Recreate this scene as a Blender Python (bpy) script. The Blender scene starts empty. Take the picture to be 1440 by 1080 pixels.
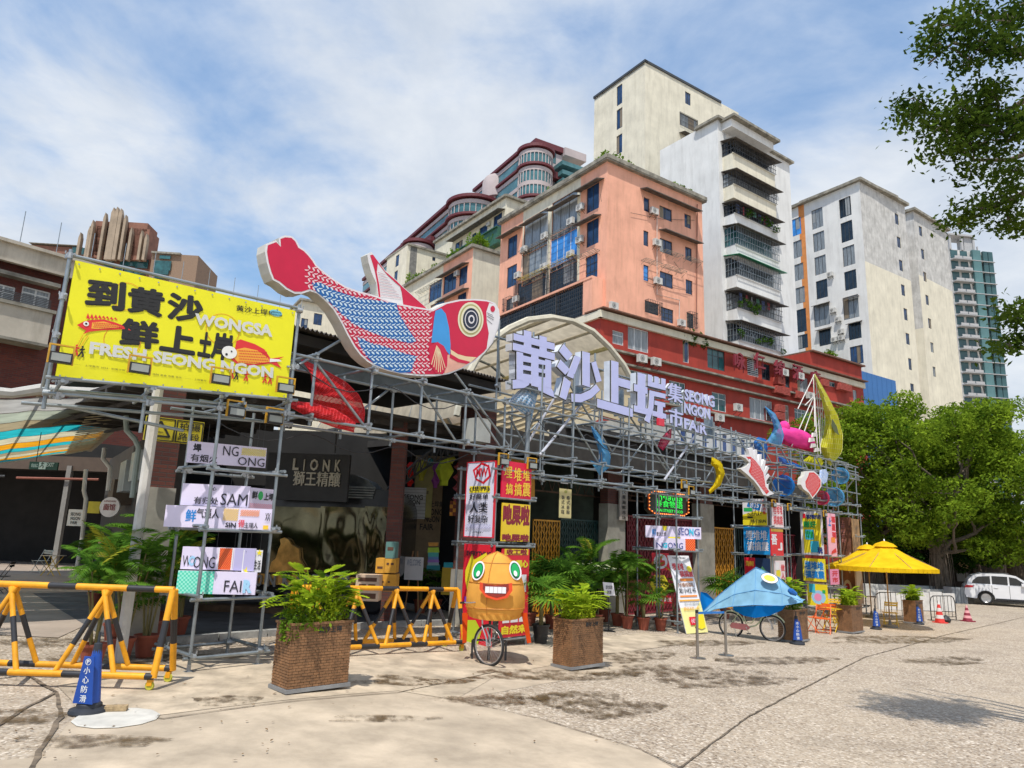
import bpy, bmesh, math, random
import numpy as np
from mathutils import Matrix, Vector
random.seed(7); rng=np.random.default_rng(7)
sc=bpy.context.scene; COL=sc.collection
PI=math.pi
# ---------------------------------------------------------------- camera
F_=1000.;CX=720.;CY=540.;H=2.05;PT=math.radians(12.0);RL=math.radians(2.08)
cp,sp=math.cos(PT),math.sin(PT);cr,sr=math.cos(RL),math.sin(RL)
cam=bpy.data.cameras.new('camera');cam.sensor_width=36;cam.lens=25.0;cam.clip_start=.05;cam.clip_end=3000
co=bpy.data.objects.new('camera',cam);COL.objects.link(co);sc.camera=co
right=Vector((1,0,0));up=Vector((0,-sp,cp));fw=Vector((0,cp,sp))
cx_=right*cr+up*sr;cy_=up*cr-right*sr;cz_=-fw
co.matrix_world=Matrix(((cx_.x,cy_.x,cz_.x,0),(cx_.y,cy_.y,cz_.y,0),(cx_.z,cy_.z,cz_.z,H),(0,0,0,1)))
# ---------------------------------------------------------------- world, sun, exposure
SUN_EL=math.radians(64);SUNH=(-.22,-.975)   # horizontal direction towards the sun
w=bpy.data.worlds.new('World');sc.world=w;w.use_nodes=True
nt=w.node_tree;nt.nodes.clear();N=nt.nodes.new;Lk=nt.links.new
out=N('ShaderNodeOutputWorld');bg=N('ShaderNodeBackground');bg2=N('ShaderNodeBackground');mx=N('ShaderNodeMixShader')
sky=N('ShaderNodeTexSky');sky.sky_type='NISHITA';sky.sun_disc=False;sky.sun_elevation=SUN_EL
sky.sun_rotation=math.atan2(SUNH[0],SUNH[1]);sky.air_density=1.3;sky.dust_density=.6;sky.ozone_density=2.0
bg.inputs[1].default_value=.15
hs=N('ShaderNodeHueSaturation');hs.inputs['Saturation'].default_value=1.3
Lk(sky.outputs[0],hs.inputs['Color']);Lk(hs.outputs[0],bg.inputs[0])
tc=N('ShaderNodeTexCoord');sep=N('ShaderNodeSeparateXYZ');Lk(tc.outputs['Generated'],sep.inputs[0])
def mth(op,a,b_=None,c=None,clamp=False,T=None):
    T=T or nt
    n=T.nodes.new('ShaderNodeMath');n.operation=op;n.use_clamp=clamp
    for i,x in enumerate((a,b_,c)):
        if x is None: continue
        if isinstance(x,(int,float)): n.inputs[i].default_value=x
        else: T.links.new(x,n.inputs[i])
    return n.outputs[0]
zz=mth('ADD',mth('MAXIMUM',sep.outputs[2],0.0),.22)
cmb=N('ShaderNodeCombineXYZ');Lk(mth('DIVIDE',sep.outputs[0],zz),cmb.inputs[0]);Lk(mth('DIVIDE',sep.outputs[1],zz),cmb.inputs[1])
def noise_w(scale,detail,rough,off,dist=0,st=(1,1,1)):
    mp=N('ShaderNodeMapping');mp.inputs['Location'].default_value=off;mp.inputs['Scale'].default_value=st;Lk(cmb.outputs[0],mp.inputs[0])
    n=N('ShaderNodeTexNoise');n.inputs['Scale'].default_value=scale;n.inputs['Detail'].default_value=detail;n.inputs['Roughness'].default_value=rough;n.inputs['Distortion'].default_value=dist
    Lk(mp.outputs[0],n.inputs['Vector']);return n.outputs[0]
n1=noise_w(.75,7,.56,(3.1,1.7,0),.25,(1,.8,1));n2=noise_w(2.6,8,.6,(7.3,2.2,4),.3)
cf=mth('ADD',mth('MULTIPLY',n1,.72),mth('MULTIPLY',n2,.28))
# more cloud towards the horizon
cf=mth('ADD',cf,mth('MULTIPLY',mth('SUBTRACT',1.0,mth('MULTIPLY',sep.outputs[2],1.6,clamp=True)),.15))
cf=mth('ADD',cf,mth('MULTIPLY',mth('SUBTRACT',mth('MULTIPLY',sep.outputs[0],1.6),.12),.065))
rmp=N('ShaderNodeValToRGB');rmp.color_ramp.elements[0].position=.40;rmp.color_ramp.elements[1].position=.565
rmp.color_ramp.interpolation='EASE'
Lk(cf,rmp.inputs[0]);Lk(mth('ADD',mth('MULTIPLY',rmp.outputs[0],.66),.28),mx.inputs[0])
n3=noise_w(3.4,6,.6,(1.3,5.2,2),.2)
cr2=N('ShaderNodeValToRGB');cr2.color_ramp.elements[0].position=.3;cr2.color_ramp.elements[0].color=(.60,.68,.80,1);cr2.color_ramp.elements[1].position=.68;cr2.color_ramp.elements[1].color=(.86,.90,.95,1)
Lk(n3,cr2.inputs[0]);cm=N('ShaderNodeMix');cm.data_type='RGBA';Lk(rmp.outputs[0],cm.inputs[0]);cm.inputs[6].default_value=(.50,.69,1,1);Lk(cr2.outputs[0],cm.inputs[7]);Lk(cm.outputs[2],bg2.inputs[0]);bg2.inputs[1].default_value=.96
Lk(bg.outputs[0],mx.inputs[1]);Lk(bg2.outputs[0],mx.inputs[2]);Lk(mx.outputs[0],out.inputs[0])
sl=bpy.data.lights.new('sun','SUN');sl.energy=4.5;sl.angle=math.radians(.55);sl.color=(1,.95,.87)
so=bpy.data.objects.new('sun',sl);COL.objects.link(so)
sd=Vector((SUNH[0]*math.cos(SUN_EL),SUNH[1]*math.cos(SUN_EL),math.sin(SUN_EL)))
so.rotation_euler=sd.to_track_quat('Z','Y').to_euler();so.location=(0,-20,60)
sc.view_settings.view_transform='Standard';sc.view_settings.look='None';sc.view_settings.exposure=.05;sc.view_settings.gamma=1
sc.view_settings.use_curve_mapping=False
sc.render.engine='CYCLES';sc.cycles.max_bounces=6;sc.cycles.transparent_max_bounces=12
# ---------------------------------------------------------------- geometry helpers
def ray(x,y):
    a=(x-CX)/F_;v=(CY-y)/F_
    a,v=a*cr-v*sr,a*sr+v*cr
    return (a,cp-v*sp,sp+v*cp)
def gz(X):
    if X<-3.5: return 0.
    t=X+2.5
    t=t if t>1 else (t+1)**2/4
    return -.95*(1-math.exp(-t/13))
def gp(x,y,dz=0):
    d=ray(x,y);z=0
    for i in range(30):
        t=(z+dz-H)/d[2];z=gz(d[0]*t)
    return Vector((d[0]*t,d[1]*t,z+dz))
def dpt(x,y,Y):
    d=ray(x,y);t=Y/d[1];return Vector((d[0]*t,Y,H+d[2]*t))
class Fr:
    """upright frame: origin (x,y), angle a; local x along, local y away from the viewer, z up"""
    def __init__(s,x,y,a,z=0): s.o=(x,y);s.a=a;s.u=(math.cos(a),math.sin(a));s.b=(-math.sin(a),math.cos(a));s.z=z
    def p(s,px,py,d=0):
        dx,dy,dz=ray(px,py);ax,ay=s.o[0]+s.b[0]*d,s.o[1]+s.b[1]*d
        D=s.u[0]*dy-s.u[1]*dx
        k=(dx*ay-dy*ax)/D
        t=(s.u[0]*ay-s.u[1]*ax)/D
        return (k,H+dz*t-s.z)
    def w(s,k,d=0,z=0): return Vector((s.o[0]+s.u[0]*k+s.b[0]*d,s.o[1]+s.u[1]*k+s.b[1]*d,z))
    def loc(s,X,Y):
        dx,dy=X-s.o[0],Y-s.o[1];return (dx*s.u[0]+dy*s.u[1],dx*s.b[0]+dy*s.b[1])
    def sub(s,k,d,ang=0): q=s.w(k,d);return Fr(q.x,q.y,s.a+ang)
FA=Fr(-4.42,10.7,math.radians(46.5))     # line of the scaffold front
class MB:
    def __init__(s): s.v=[];s.f=[];s.m=[]
    def add(s,vs,fs,m=0):
        n=len(s.v);s.v+= [tuple(q) for q in vs]
        for f in fs: s.f.append([n+i for i in f]);s.m.append(m)
        return s
    def box(s,x0,x1,y0,y1,z0,z1,m=0):
        return s.add([(x0,y0,z0),(x1,y0,z0),(x1,y1,z0),(x0,y1,z0),(x0,y0,z1),(x1,y0,z1),(x1,y1,z1),(x0,y1,z1)],
          [(0,3,2,1),(4,5,6,7),(0,1,5,4),(1,2,6,5),(2,3,7,6),(3,0,4,7)],m)
    def obox(s,c,sz,R,m=0):
        vs=[]
        for k in (-.5,.5):
            for (i,j) in ((-.5,-.5),(.5,-.5),(.5,.5),(-.5,.5)):
                vs.append(Vector(c)+R@Vector((i*sz[0],j*sz[1],k*sz[2])))
        return s.add(vs,[(0,3,2,1),(4,5,6,7),(0,1,5,4),(1,2,6,5),(2,3,7,6),(3,0,4,7)],m)
    def bar(s,p,q,wd,th,m=0,upv=(0,0,1)):
        p=Vector(p);q=Vector(q);d=(q-p);L=d.length
        if L<1e-6:return s
        d/=L;x=d.cross(Vector(upv))
        if x.length<1e-3:x=d.cross(Vector((0,1,0)))
        x.normalize();y=d.cross(x);R=Matrix((x,y,d)).transposed()
        return s.obox((p+q)/2,(wd,th,L),R,m)
    def ring(s,c,d,r,n):
        d=Vector(d).normalized();x=d.orthogonal().normalized() if abs(d.z)<.999 else Vector((1,0,0));y=d.cross(x)
        return [Vector(c)+(x*math.cos(2*PI*i/n)+y*math.sin(2*PI*i/n))*r for i in range(n)]
    def tube(s,p,q,r,n=8,m=0,r2=None,caps=True):
        p=Vector(p);q=Vector(q)
        if (q-p).length<1e-6:return s
        a=s.ring(p,q-p,r,n);b_=s.ring(q,q-p,r if r2 is None else r2,n)
        fs=[(i,(i+1)%n,n+(i+1)%n,n+i) for i in range(n)]
        if caps: fs+=[tuple(range(n-1,-1,-1)),tuple(range(n,2*n))]
        return s.add(a+b_,fs,m)
    def path(s,pts,r,n=6,m=0,closed=False):
        pts=[Vector(p) for p in pts];k=len(pts);rs=r if isinstance(r,(list,tuple)) else [r]*k
        vs=[];prev=None
        for i,p in enumerate(pts):
            a=pts[i-1] if (i>0 or closed) else p;b_=pts[(i+1)%k] if (i<k-1 or closed) else p
            d=(b_-a);d=d.normalized() if d.length>1e-9 else Vector((0,0,1))
            if prev is None: x=d.orthogonal().normalized()
            else:
                x=prev-d*prev.dot(d);x=x.normalized() if x.length>1e-6 else d.orthogonal().normalized()
            prev=x;y=d.cross(x)
            vs+=[p+(x*math.cos(2*PI*j/n)+y*math.sin(2*PI*j/n))*rs[i] for j in range(n)]
        fs=[]
        for i in range(k if closed else k-1):
            i2=(i+1)%k
            fs+=[(i*n+j,i*n+(j+1)%n,i2*n+(j+1)%n,i2*n+j) for j in range(n)]
        if not closed: fs+=[tuple(range(n-1,-1,-1)),tuple((k-1)*n+j for j in range(n))]
        return s.add(vs,fs,m)
    def lathe(s,prof,n=16,c=(0,0,0),m=0,closed=False):
        vs=[];
        for r,z in prof:
            vs+=[(c[0]+r*math.cos(2*PI*j/n),c[1]+r*math.sin(2*PI*j/n),c[2]+z) for j in range(n)]
        fs=[]
        for i in range(len(prof)-1):
            fs+=[(i*n+j,i*n+(j+1)%n,(i+1)*n+(j+1)%n,(i+1)*n+j) for j in range(n)]
        if prof[0][0]>1e-4: fs.append(tuple(range(n-1,-1,-1)))
        if prof[-1][0]>1e-4: fs.append(tuple((len(prof)-1)*n+j for j in range(n)))
        return s.add(vs,fs,m)
    def prism(s,pts,y0,y1,m=0,ms=None):
        """outline pts (x,z) in the xz plane; front face at y0 (towards viewer), back at y1"""
        pts=list(pts)
        A=sum(pts[i][0]*pts[(i+1)%len(pts)][1]-pts[(i+1)%len(pts)][0]*pts[i][1] for i in range(len(pts)))
        if A<0: pts=pts[::-1]
        n=len(pts);v=[(x,y0,z) for x,z in pts]+[(x,y1,z) for x,z in pts]
        s.add(v,[tuple(range(n))],m)
        if y1!=y0:
            k=len(s.v)-2*n
            mm=m if ms is None else ms
            s.f.append([k+n+i for i in range(n-1,-1,-1)]);s.m.append(mm)
            for i in range(n): s.f.append([k+i,k+n+i,k+n+(i+1)%n,k+(i+1)%n]);s.m.append(mm)
        return s
    def flat(s,pts,y,m=0):
        pts=list(pts)
        A=sum(pts[i][0]*pts[(i+1)%len(pts)][1]-pts[(i+1)%len(pts)][0]*pts[i][1] for i in range(len(pts)))
        if A<0: pts=pts[::-1]
        return s.add([(x,y,z) for x,z in pts],[tuple(range(len(pts)))],m)
    def mesh(s,name,mats,smooth=False):
        me=bpy.data.meshes.new(name);me.from_pydata(s.v,[],s.f)
        if not isinstance(mats,(list,tuple)): mats=[mats]
        for m in mats: me.materials.append(m)
        me.polygons.foreach_set('material_index',s.m)
        if smooth:
            me.polygons.foreach_set('use_smooth',[True]*len(s.f))
            try: me.set_sharp_from_angle(angle=math.radians(38))
            except Exception: pass
        me.update();return me
def setp(o,label=None,cat=None,group=None,kind=None):
    if label:o['label']=label
    if cat:o['category']=cat
    if group:o['group']=group
    if kind:o['kind']=kind
    return o
def obj(name,mb,mats=None,parent=None,loc=None,rot=None,smooth=False,label=None,cat=None,group=None,kind=None,scale=None):
    me=mb if isinstance(mb,bpy.types.Mesh) else mb.mesh(name,mats,smooth)
    o=bpy.data.objects.new(name,me);COL.objects.link(o)
    if parent:o.parent=parent
    if loc is not None:o.location=loc
    if rot is not None:o.rotation_euler=rot
    if scale is not None:o.scale=scale
    return setp(o,label,cat,group,kind)
def thing(name,label,cat,loc=(0,0,0),rz=0,group=None,rot=None,scale=None):
    o=bpy.data.objects.new(name,None);COL.objects.link(o);o.location=loc;o.rotation_euler=rot or (0,0,rz);o.empty_display_size=.1
    if scale:o.scale=scale
    return setp(o,label,cat,group)
def fthing(name,label,cat,fr,group=None,k=0,d=0,z=None):
    q=fr.w(k,d);return thing(name,label,cat,(q.x,q.y,fr.z if z is None else z),fr.a,group)
KIDS={}
def copytree(o,parent=None,label=None,loc=None,rz=None,scale=None):
    """copy of a thing with copies of its parts and sub-parts"""
    kids=[c for c in o.children]
    c=o.copy();COL.objects.link(c)
    if parent:c.parent=parent
    if label:c['label']=label
    if loc is not None:c.location=loc
    if rz is not None:c.rotation_euler=(0,0,rz)
    if scale is not None:c.scale=scale
    for ch in kids: copytree(ch,c)
    return c
# ---------------------------------------------------------------- materials
MC={}
def M(key,col=(.5,.5,.5),rough=.6,metal=0,var=.12,vs=3.,bump=0.,bs=30.,emit=0,spec=.5,trans=0,alpha=1,dirt=0,coord='Object',stretch=None,col2=None,streak=0):
    if key in MC:return MC[key]
    m=bpy.data.materials.new(key);m.use_nodes=True;T=m.node_tree;b_=T.nodes['Principled BSDF'];MC[key]=m
    b_.inputs['Roughness'].default_value=rough;b_.inputs['Metallic'].default_value=metal
    b_.inputs['Specular IOR Level'].default_value=spec
    c4=(*col,1);tcn=T.nodes.new('ShaderNodeTexCoord');vec=tcn.outputs[coord]
    if stretch:
        mp=T.nodes.new('ShaderNodeMapping');mp.inputs['Scale'].default_value=stretch;T.links.new(vec,mp.inputs[0]);vec=mp.outputs[0]
    cur=None
    if var or col2:
        n=T.nodes.new('ShaderNodeTexNoise');n.inputs['Scale'].default_value=vs;n.inputs['Detail'].default_value=6;n.inputs['Roughness'].default_value=.62;T.links.new(vec,n.inputs['Vector'])
        r=T.nodes.new('ShaderNodeValToRGB');r.color_ramp.elements[0].position=.3;r.color_ramp.elements[1].position=.7
        d=col2 if col2 else tuple(c*(1-var*1.6) for c in col);l=col if col2 else tuple(min(1,c*(1+var*.8)) for c in col)
        r.color_ramp.elements[0].color=(*d,1);r.color_ramp.elements[1].color=(*l,1);T.links.new(n.outputs[0],r.inputs[0]);cur=r.outputs[0]
    if dirt or streak:
        mp=T.nodes.new('ShaderNodeMapping');mp.inputs['Scale'].default_value=(1.6,1.6,.22) if streak else (1,1,1);T.links.new(tcn.outputs['Object'],mp.inputs[0])
        n=T.nodes.new('ShaderNodeTexNoise');n.inputs['Scale'].default_value=streak or 1.2;n.inputs['Detail'].default_value=9;n.inputs['Roughness'].default_value=.72;T.links.new(mp.outputs[0],n.inputs['Vector'])
        r=T.nodes.new('ShaderNodeValToRGB');r.color_ramp.elements[0].position=.48;r.color_ramp.elements[1].position=.78;T.links.new(n.outputs[0],r.inputs[0])
        mxn=T.nodes.new('ShaderNodeMix');mxn.data_type='RGBA';T.links.new(mth('MULTIPLY',r.outputs[0],dirt or .4,T=T),mxn.inputs[0])
        if cur: T.links.new(cur,mxn.inputs[6])
        else: mxn.inputs[6].default_value=c4
        mxn.inputs[7].default_value=(col[0]*.3,col[1]*.28,col[2]*.25,1);cur=mxn.outputs[2]
    if cur: T.links.new(cur,b_.inputs['Base Color'])
    else: b_.inputs['Base Color'].default_value=c4
    if bump:
        n=T.nodes.new('ShaderNodeTexNoise');n.inputs['Scale'].default_value=bs;n.inputs['Detail'].default_value=4;T.links.new(vec,n.inputs['Vector'])
        bn=T.nodes.new('ShaderNodeBump');bn.inputs['Strength'].default_value=bump;bn.inputs['Distance'].default_value=.02;T.links.new(n.outputs[0],bn.inputs['Height']);T.links.new(bn.outputs[0],b_.inputs['Normal'])
    if emit: b_.inputs['Emission Color'].default_value=c4;b_.inputs['Emission Strength'].default_value=emit
    if trans: b_.inputs['Transmission Weight'].default_value=trans
    if alpha<1: b_.inputs['Alpha'].default_value=alpha
    return m
def Mtrans(key,col,amt=.5,alpha=1,rough=.7):
    """thin cloth / plastic film / leaf: diffuse + translucent"""
    if key in MC:return MC[key]
    m=bpy.data.materials.new(key);m.use_nodes=True;T=m.node_tree;MC[key]=m;T.nodes.clear()
    o=T.nodes.new('ShaderNodeOutputMaterial');d=T.nodes.new('ShaderNodeBsdfDiffuse');t=T.nodes.new('ShaderNodeBsdfTranslucent');x=T.nodes.new('ShaderNodeMixShader')
    tcn=T.nodes.new('ShaderNodeTexCoord');n=T.nodes.new('ShaderNodeTexNoise');n.inputs['Scale'].default_value=2.5;n.inputs['Detail'].default_value=5;T.links.new(tcn.outputs['Object'],n.inputs['Vector'])
    r=T.nodes.new('ShaderNodeValToRGB');r.color_ramp.elements[0].position=.3;r.color_ramp.elements[1].position=.7
    r.color_ramp.elements[0].color=(*[c*.78 for c in col],1);r.color_ramp.elements[1].color=(*[min(1,c*1.12) for c in col],1)
    T.links.new(n.outputs[0],r.inputs[0]);T.links.new(r.outputs[0],d.inputs[0]);T.links.new(r.outputs[0],t.inputs[0])
    x.inputs[0].default_value=amt;T.links.new(d.outputs[0],x.inputs[1]);T.links.new(t.outputs[0],x.inputs[2])
    last=x.outputs[0]
    if alpha<1:
        tr=T.nodes.new('ShaderNodeBsdfTransparent');x2=T.nodes.new('ShaderNodeMixShader');x2.inputs[0].default_value=alpha
        T.links.new(tr.outputs[0],x2.inputs[1]);T.links.new(last,x2.inputs[2]);last=x2.outputs[0]
    T.links.new(last,o.inputs[0]);return m
def Mleaf(key,dark,light,amt=.35):
    if key in MC:return MC[key]
    m=Mtrans(key,light,amt);T=m.node_tree
    n=[x for x in T.nodes if x.type=='TEX_NOISE'][0];n.inputs['Scale'].default_value=.9;n.inputs['Detail'].default_value=9;n.inputs['Roughness'].default_value=.75
    r=[x for x in T.nodes if x.type=='VALTORGB'][0];r.color_ramp.elements[0].position=.36;r.color_ramp.elements[1].position=.66
    r.color_ramp.elements[0].color=(*dark,1);r.color_ramp.elements[1].color=(*light,1)
    return m
def Mbrick(key,c1,c2,mortar,bw=.24,bh=.07,rough=.85,flip=False):
    if key in MC:return MC[key]
    m=bpy.data.materials.new(key);m.use_nodes=True;T=m.node_tree;b_=T.nodes['Principled BSDF'];MC[key]=m
    b_.inputs['Roughness'].default_value=rough
    tcn=T.nodes.new('ShaderNodeTexCoord');s=T.nodes.new('ShaderNodeSeparateXYZ');T.links.new(tcn.outputs['Object'],s.inputs[0])
    cb=T.nodes.new('ShaderNodeCombineXYZ');T.links.new(mth('ADD',s.outputs[0],s.outputs[1],T=T),cb.inputs[0]);T.links.new(s.outputs[2],cb.inputs[1])
    br=T.nodes.new('ShaderNodeTexBrick');br.inputs['Scale'].default_value=1;br.inputs['Brick Width'].default_value=bw;br.inputs['Row Height'].default_value=bh;br.inputs['Mortar Size'].default_value=bh*.09
    br.inputs['Color1'].default_value=(*c1,1);br.inputs['Color2'].default_value=(*c2,1);br.inputs['Mortar'].default_value=(*mortar,1);br.inputs['Bias'].default_value=0
    T.links.new(cb.outputs[0],br.inputs['Vector'])
    n=T.nodes.new('ShaderNodeTexNoise');n.inputs['Scale'].default_value=1.5;n.inputs['Detail'].default_value=8;T.links.new(tcn.outputs['Object'],n.inputs['Vector'])
    x=T.nodes.new('ShaderNodeMix');x.data_type='RGBA';x.blend_type='MULTIPLY';x.inputs[0].default_value=.8;T.links.new(br.outputs[0],x.inputs[6])
    r=T.nodes.new('ShaderNodeValToRGB');r.color_ramp.elements[0].color=(.45,.45,.45,1);r.color_ramp.elements[1].color=(1.2,1.2,1.2,1);T.links.new(n.outputs[0],r.inputs[0]);T.links.new(r.outputs[0],x.inputs[7])
    T.links.new(x.outputs[2],b_.inputs['Base Color'])
    bn=T.nodes.new('ShaderNodeBump');bn.inputs['Strength'].default_value=.5;bn.inputs['Distance'].default_value=.01;bn.invert=True;T.links.new(br.outputs[1],bn.inputs['Height']);T.links.new(bn.outputs[0],b_.inputs['Normal'])
    return m
GALV=M('galvanised_steel',(.33,.37,.39),.45,.7,var=.28,vs=5,bump=.05,dirt=.3)
COUP=M('coupler_steel',(.42,.44,.45),.5,.7,var=.25,vs=20)
BLACK=M('black_paint',(.02,.02,.022),.5,var=.2)
WHITE=M('white_paint',(.78,.78,.77),.5,var=.06,dirt=.25)
LAV=M('lavender_acrylic',(.50,.53,.84),.35,var=.04)
LILAC=M('lilac_board',(.72,.66,.84),.5,var=.04)
YEL=M('sign_yellow',(.80,.80,.02),.5,var=.04)
INK=M('ink_black',(.015,.015,.015),.6,var=0)
REDP=M('print_red',(.62,.02,.05),.5,var=.05)
GLD=M('glass_dark',(.018,.03,.045),.12,0,var=.5,vs=.6,spec=.6)
GLB=M('glass_blue',(.02,.06,.16),.1,0,var=.5,vs=.5,spec=.6)
GLC=M('glass_curtain',(.26,.29,.31),.15,0,var=.35,vs=2.5,spec=.6,stretch=(6,6,.5))
GLG=M('glass_green',(.03,.12,.13),.12,0,var=.4,vs=.5,spec=.6)
GLBB=M('glass_bright_blue',(.05,.27,.72),.2,0,var=.25,vs=1,spec=.6)
ALU=M('window_frame_dark',(.06,.065,.07),.5,.3,var=.15)
ALW=M('window_frame_white',(.66,.68,.68),.45,var=.08)
IRON=M('grille_iron',(.07,.072,.075),.6,.4,var=.3)
ACW=M('ac_white',(.62,.61,.57),.5,var=.15,dirt=.4)
CONC=M('old_concrete',(.22,.215,.2),.9,var=.25,vs=2,dirt=.5)
# ---------------------------------------------------------------- text
TX={};TSC=bpy.data.scenes.new('lettering_work')
def tmesh(body,bold=0.0,res=2):
    k=(body,bold,res)
    if k in TX:return TX[k]
    c=bpy.data.curves.new('lettering','FONT');c.body=body;c.resolution_u=res;c.offset=bold
    o=bpy.data.objects.new('lettering',c);TSC.collection.objects.link(o);vl=TSC.view_layers[0];vl.update()
    me=bpy.data.meshes.new_from_object(o.evaluated_get(vl.depsgraph))
    v=[(q.co.x,q.co.y) for q in me.vertices];f=[tuple(p.vertices) for p in me.polygons]
    # boundary edges for extrusion
    ec={}
    for p in f:
        for i in range(len(p)):
            e=(p[i],p[(i+1)%len(p)]);kk=tuple(sorted(e));ec.setdefault(kk,[]).append(e)
    be=[l[0] for l in ec.values() if len(l)==1]
    bpy.data.objects.remove(o);bpy.data.curves.remove(c);bpy.data.meshes.remove(me)
    xs=[a for a,_ in v] or [0,1];ys=[b2 for _,b2 in v] or [0,1]
    TX[k]=(v,f,be,min(xs),max(xs),min(ys),max(ys));return TX[k]
def text(mb,body,x0,x1,z0,z1,y=0,m=0,bold=0.0,depth=0,ms=None,fit=True,fn=None):
    """lettering filling the box x0..x1, z0..z1 of the plane at local y (in front = smaller y)"""
    if bold>=.02 and any(ord(c)>0x2E80 for c in body):
        # heavy strokes for CJK: thin copies set side by side instead of an offset outline
        v,f,be,a0,a1,b0,b1=tmesh(body,0.0);sx=(x1-x0)/(a1-a0);sz=(z1-z0)/(b1-b0);B_=bold*1.05;bx,bz=B_*sx*.9,B_*sz*.9
        for i,(dx,dz) in enumerate([(math.cos(PI*q/8),math.sin(PI*q/8)) for q in range(16)]+[(0,0)] if bold>.042 else ((-1,0),(1,0),(0,-1),(0,1),(-.7,.7),(.7,-.7)) if bold>.03 else ((-1,-.4),(1,.4))):
            text(mb,body,x0+bx+dx*bx,x1-bx+dx*bx,z0+bz+dz*bz,z1-bz+dz*bz,y+i*.0003,m,0.0,depth,ms,True,fn)
        return mb
    v,f,be,a0,a1,b0,b1=tmesh(body,bold)
    if a1-a0<1e-6 or b1-b0<1e-6:return mb
    if fit: sx=(x1-x0)/(a1-a0);sz=(z1-z0)/(b1-b0);ox=x0;oz=z0
    else:
        s_=min((x1-x0)/(a1-a0),(z1-z0)/(b1-b0));sx=sz=s_;ox=x0+((x1-x0)-(a1-a0)*s_)/2;oz=z0+((z1-z0)-(b1-b0)*s_)/2
    P=[(ox+(a-a0)*sx,oz+(b_-b0)*sz) for a,b_ in v]
    if fn:P=[fn(*q) for q in P]
    n=len(P);mb.add([(a,y,c) for a,c in P],f,m)
    if depth:
        k=len(mb.v)-n;mb.v+=[(a,y+depth,c) for a,c in P]
        for e in be: mb.f.append([k+e[0],k+n+e[0],k+n+e[1],k+e[1]][::-1]);mb.m.append(m if ms is None else ms)
    return mb
# ================================================================ ground
def ground_mat():
    m=bpy.data.materials.new('pebble_paving');m.use_nodes=True;T=m.node_tree;b_=T.nodes['Principled BSDF'];b_.inputs['Roughness'].default_value=.85
    tcn=T.nodes.new('ShaderNodeTexCoord');vec=tcn.outputs['Object']
    v=T.nodes.new('ShaderNodeTexVoronoi');v.inputs['Scale'].default_value=34;T.links.new(vec,v.inputs['Vector'])
    r=T.nodes.new('ShaderNodeValToRGB');e=r.color_ramp.elements;e[0].position=0;e[0].color=(.14,.105,.075,1);e[1].position=1;e[1].color=(.66,.58,.48,1)
    for p,c in ((.3,(.32,.25,.18,1)),(.55,(.42,.345,.26,1)),(.8,(.33,.28,.225,1))):
        q=e.new(p);q.color=c
    s=T.nodes.new('ShaderNodeSeparateColor');T.links.new(v.outputs['Color'],s.inputs[0]);T.links.new(s.outputs[0],r.inputs[0])
    def nz(sc_,det,ro,p0,p1,loc=(0,0,0)):
        mp=T.nodes.new('ShaderNodeMapping');mp.inputs['Location'].default_value=loc;T.links.new(vec,mp.inputs[0])
        n=T.nodes.new('ShaderNodeTexNoise');n.inputs['Scale'].default_value=sc_;n.inputs['Detail'].default_value=det;n.inputs['Roughness'].default_value=ro;T.links.new(mp.outputs[0],n.inputs['Vector'])
        q=T.nodes.new('ShaderNodeValToRGB');q.color_ramp.elements[0].position=p0;q.color_ramp.elements[1].position=p1;T.links.new(n.outputs[0],q.inputs[0]);return q.outputs[0]
    def mix(f,a,b2,bl='MIX'):
        x=T.nodes.new('ShaderNodeMix');x.data_type='RGBA';x.blend_type=bl
        if isinstance(f,float):x.inputs[0].default_value=f
        else:T.links.new(f,x.inputs[0])
        T.links.new(a,x.inputs[6])
        if isinstance(b2,tuple):x.inputs[7].default_value=b2
        else:T.links.new(b2,x.inputs[7])
        return x.outputs[2]
    c=r.outputs[0]
    c=mix(mth('MULTIPLY',nz(.35,8,.65,.4,.7),.5,T=T),c,(.46,.38,.28,1))
    c=mix(mth('MULTIPLY',nz(.9,9,.75,.5,.72,(3,1,0)),.5,T=T),c,(.16,.125,.09,1))
    c=mix(mth('MULTIPLY',nz(2.1,10,.8,.6,.7,(8,2,0)),.8,T=T),c,(.10,.075,.045,1))
    c=mix(mth('MULTIPLY',nz(9,10,.8,.62,.72,(1,5,0)),.5,T=T),c,(.10,.085,.06,1))
    T.links.new(c,b_.inputs['Base Color'])
    bn=T.nodes.new('ShaderNodeBump');bn.inputs['Strength'].default_value=.45;bn.inputs['Distance'].default_value=.008;T.links.new(v.outputs['Distance'],bn.inputs['Height']);bn.invert=True;T.links.new(bn.outputs[0],b_.inputs['Normal'])
    return m
def grid_ground():
    xs=np.concatenate([np.array([-900,-400,-150,-80,-40]),np.arange(-30,60,.5),np.array([70,90,130,200,400,900.])])
    ys=np.array([-60,-20,0,10,20,30,60,120,300,700,1400.])
    V=[(x,y,gz(x)) for y in ys for x in xs];n=len(xs)
    Fc=[(j*n+i,j*n+i+1,(j+1)*n+i+1,(j+1)*n+i) for j in range(len(ys)-1) for i in range(n-1)]
    mb=MB();mb.add(V,Fc);return mb
obj('ground',grid_ground(),ground_mat(),kind='structure')
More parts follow.
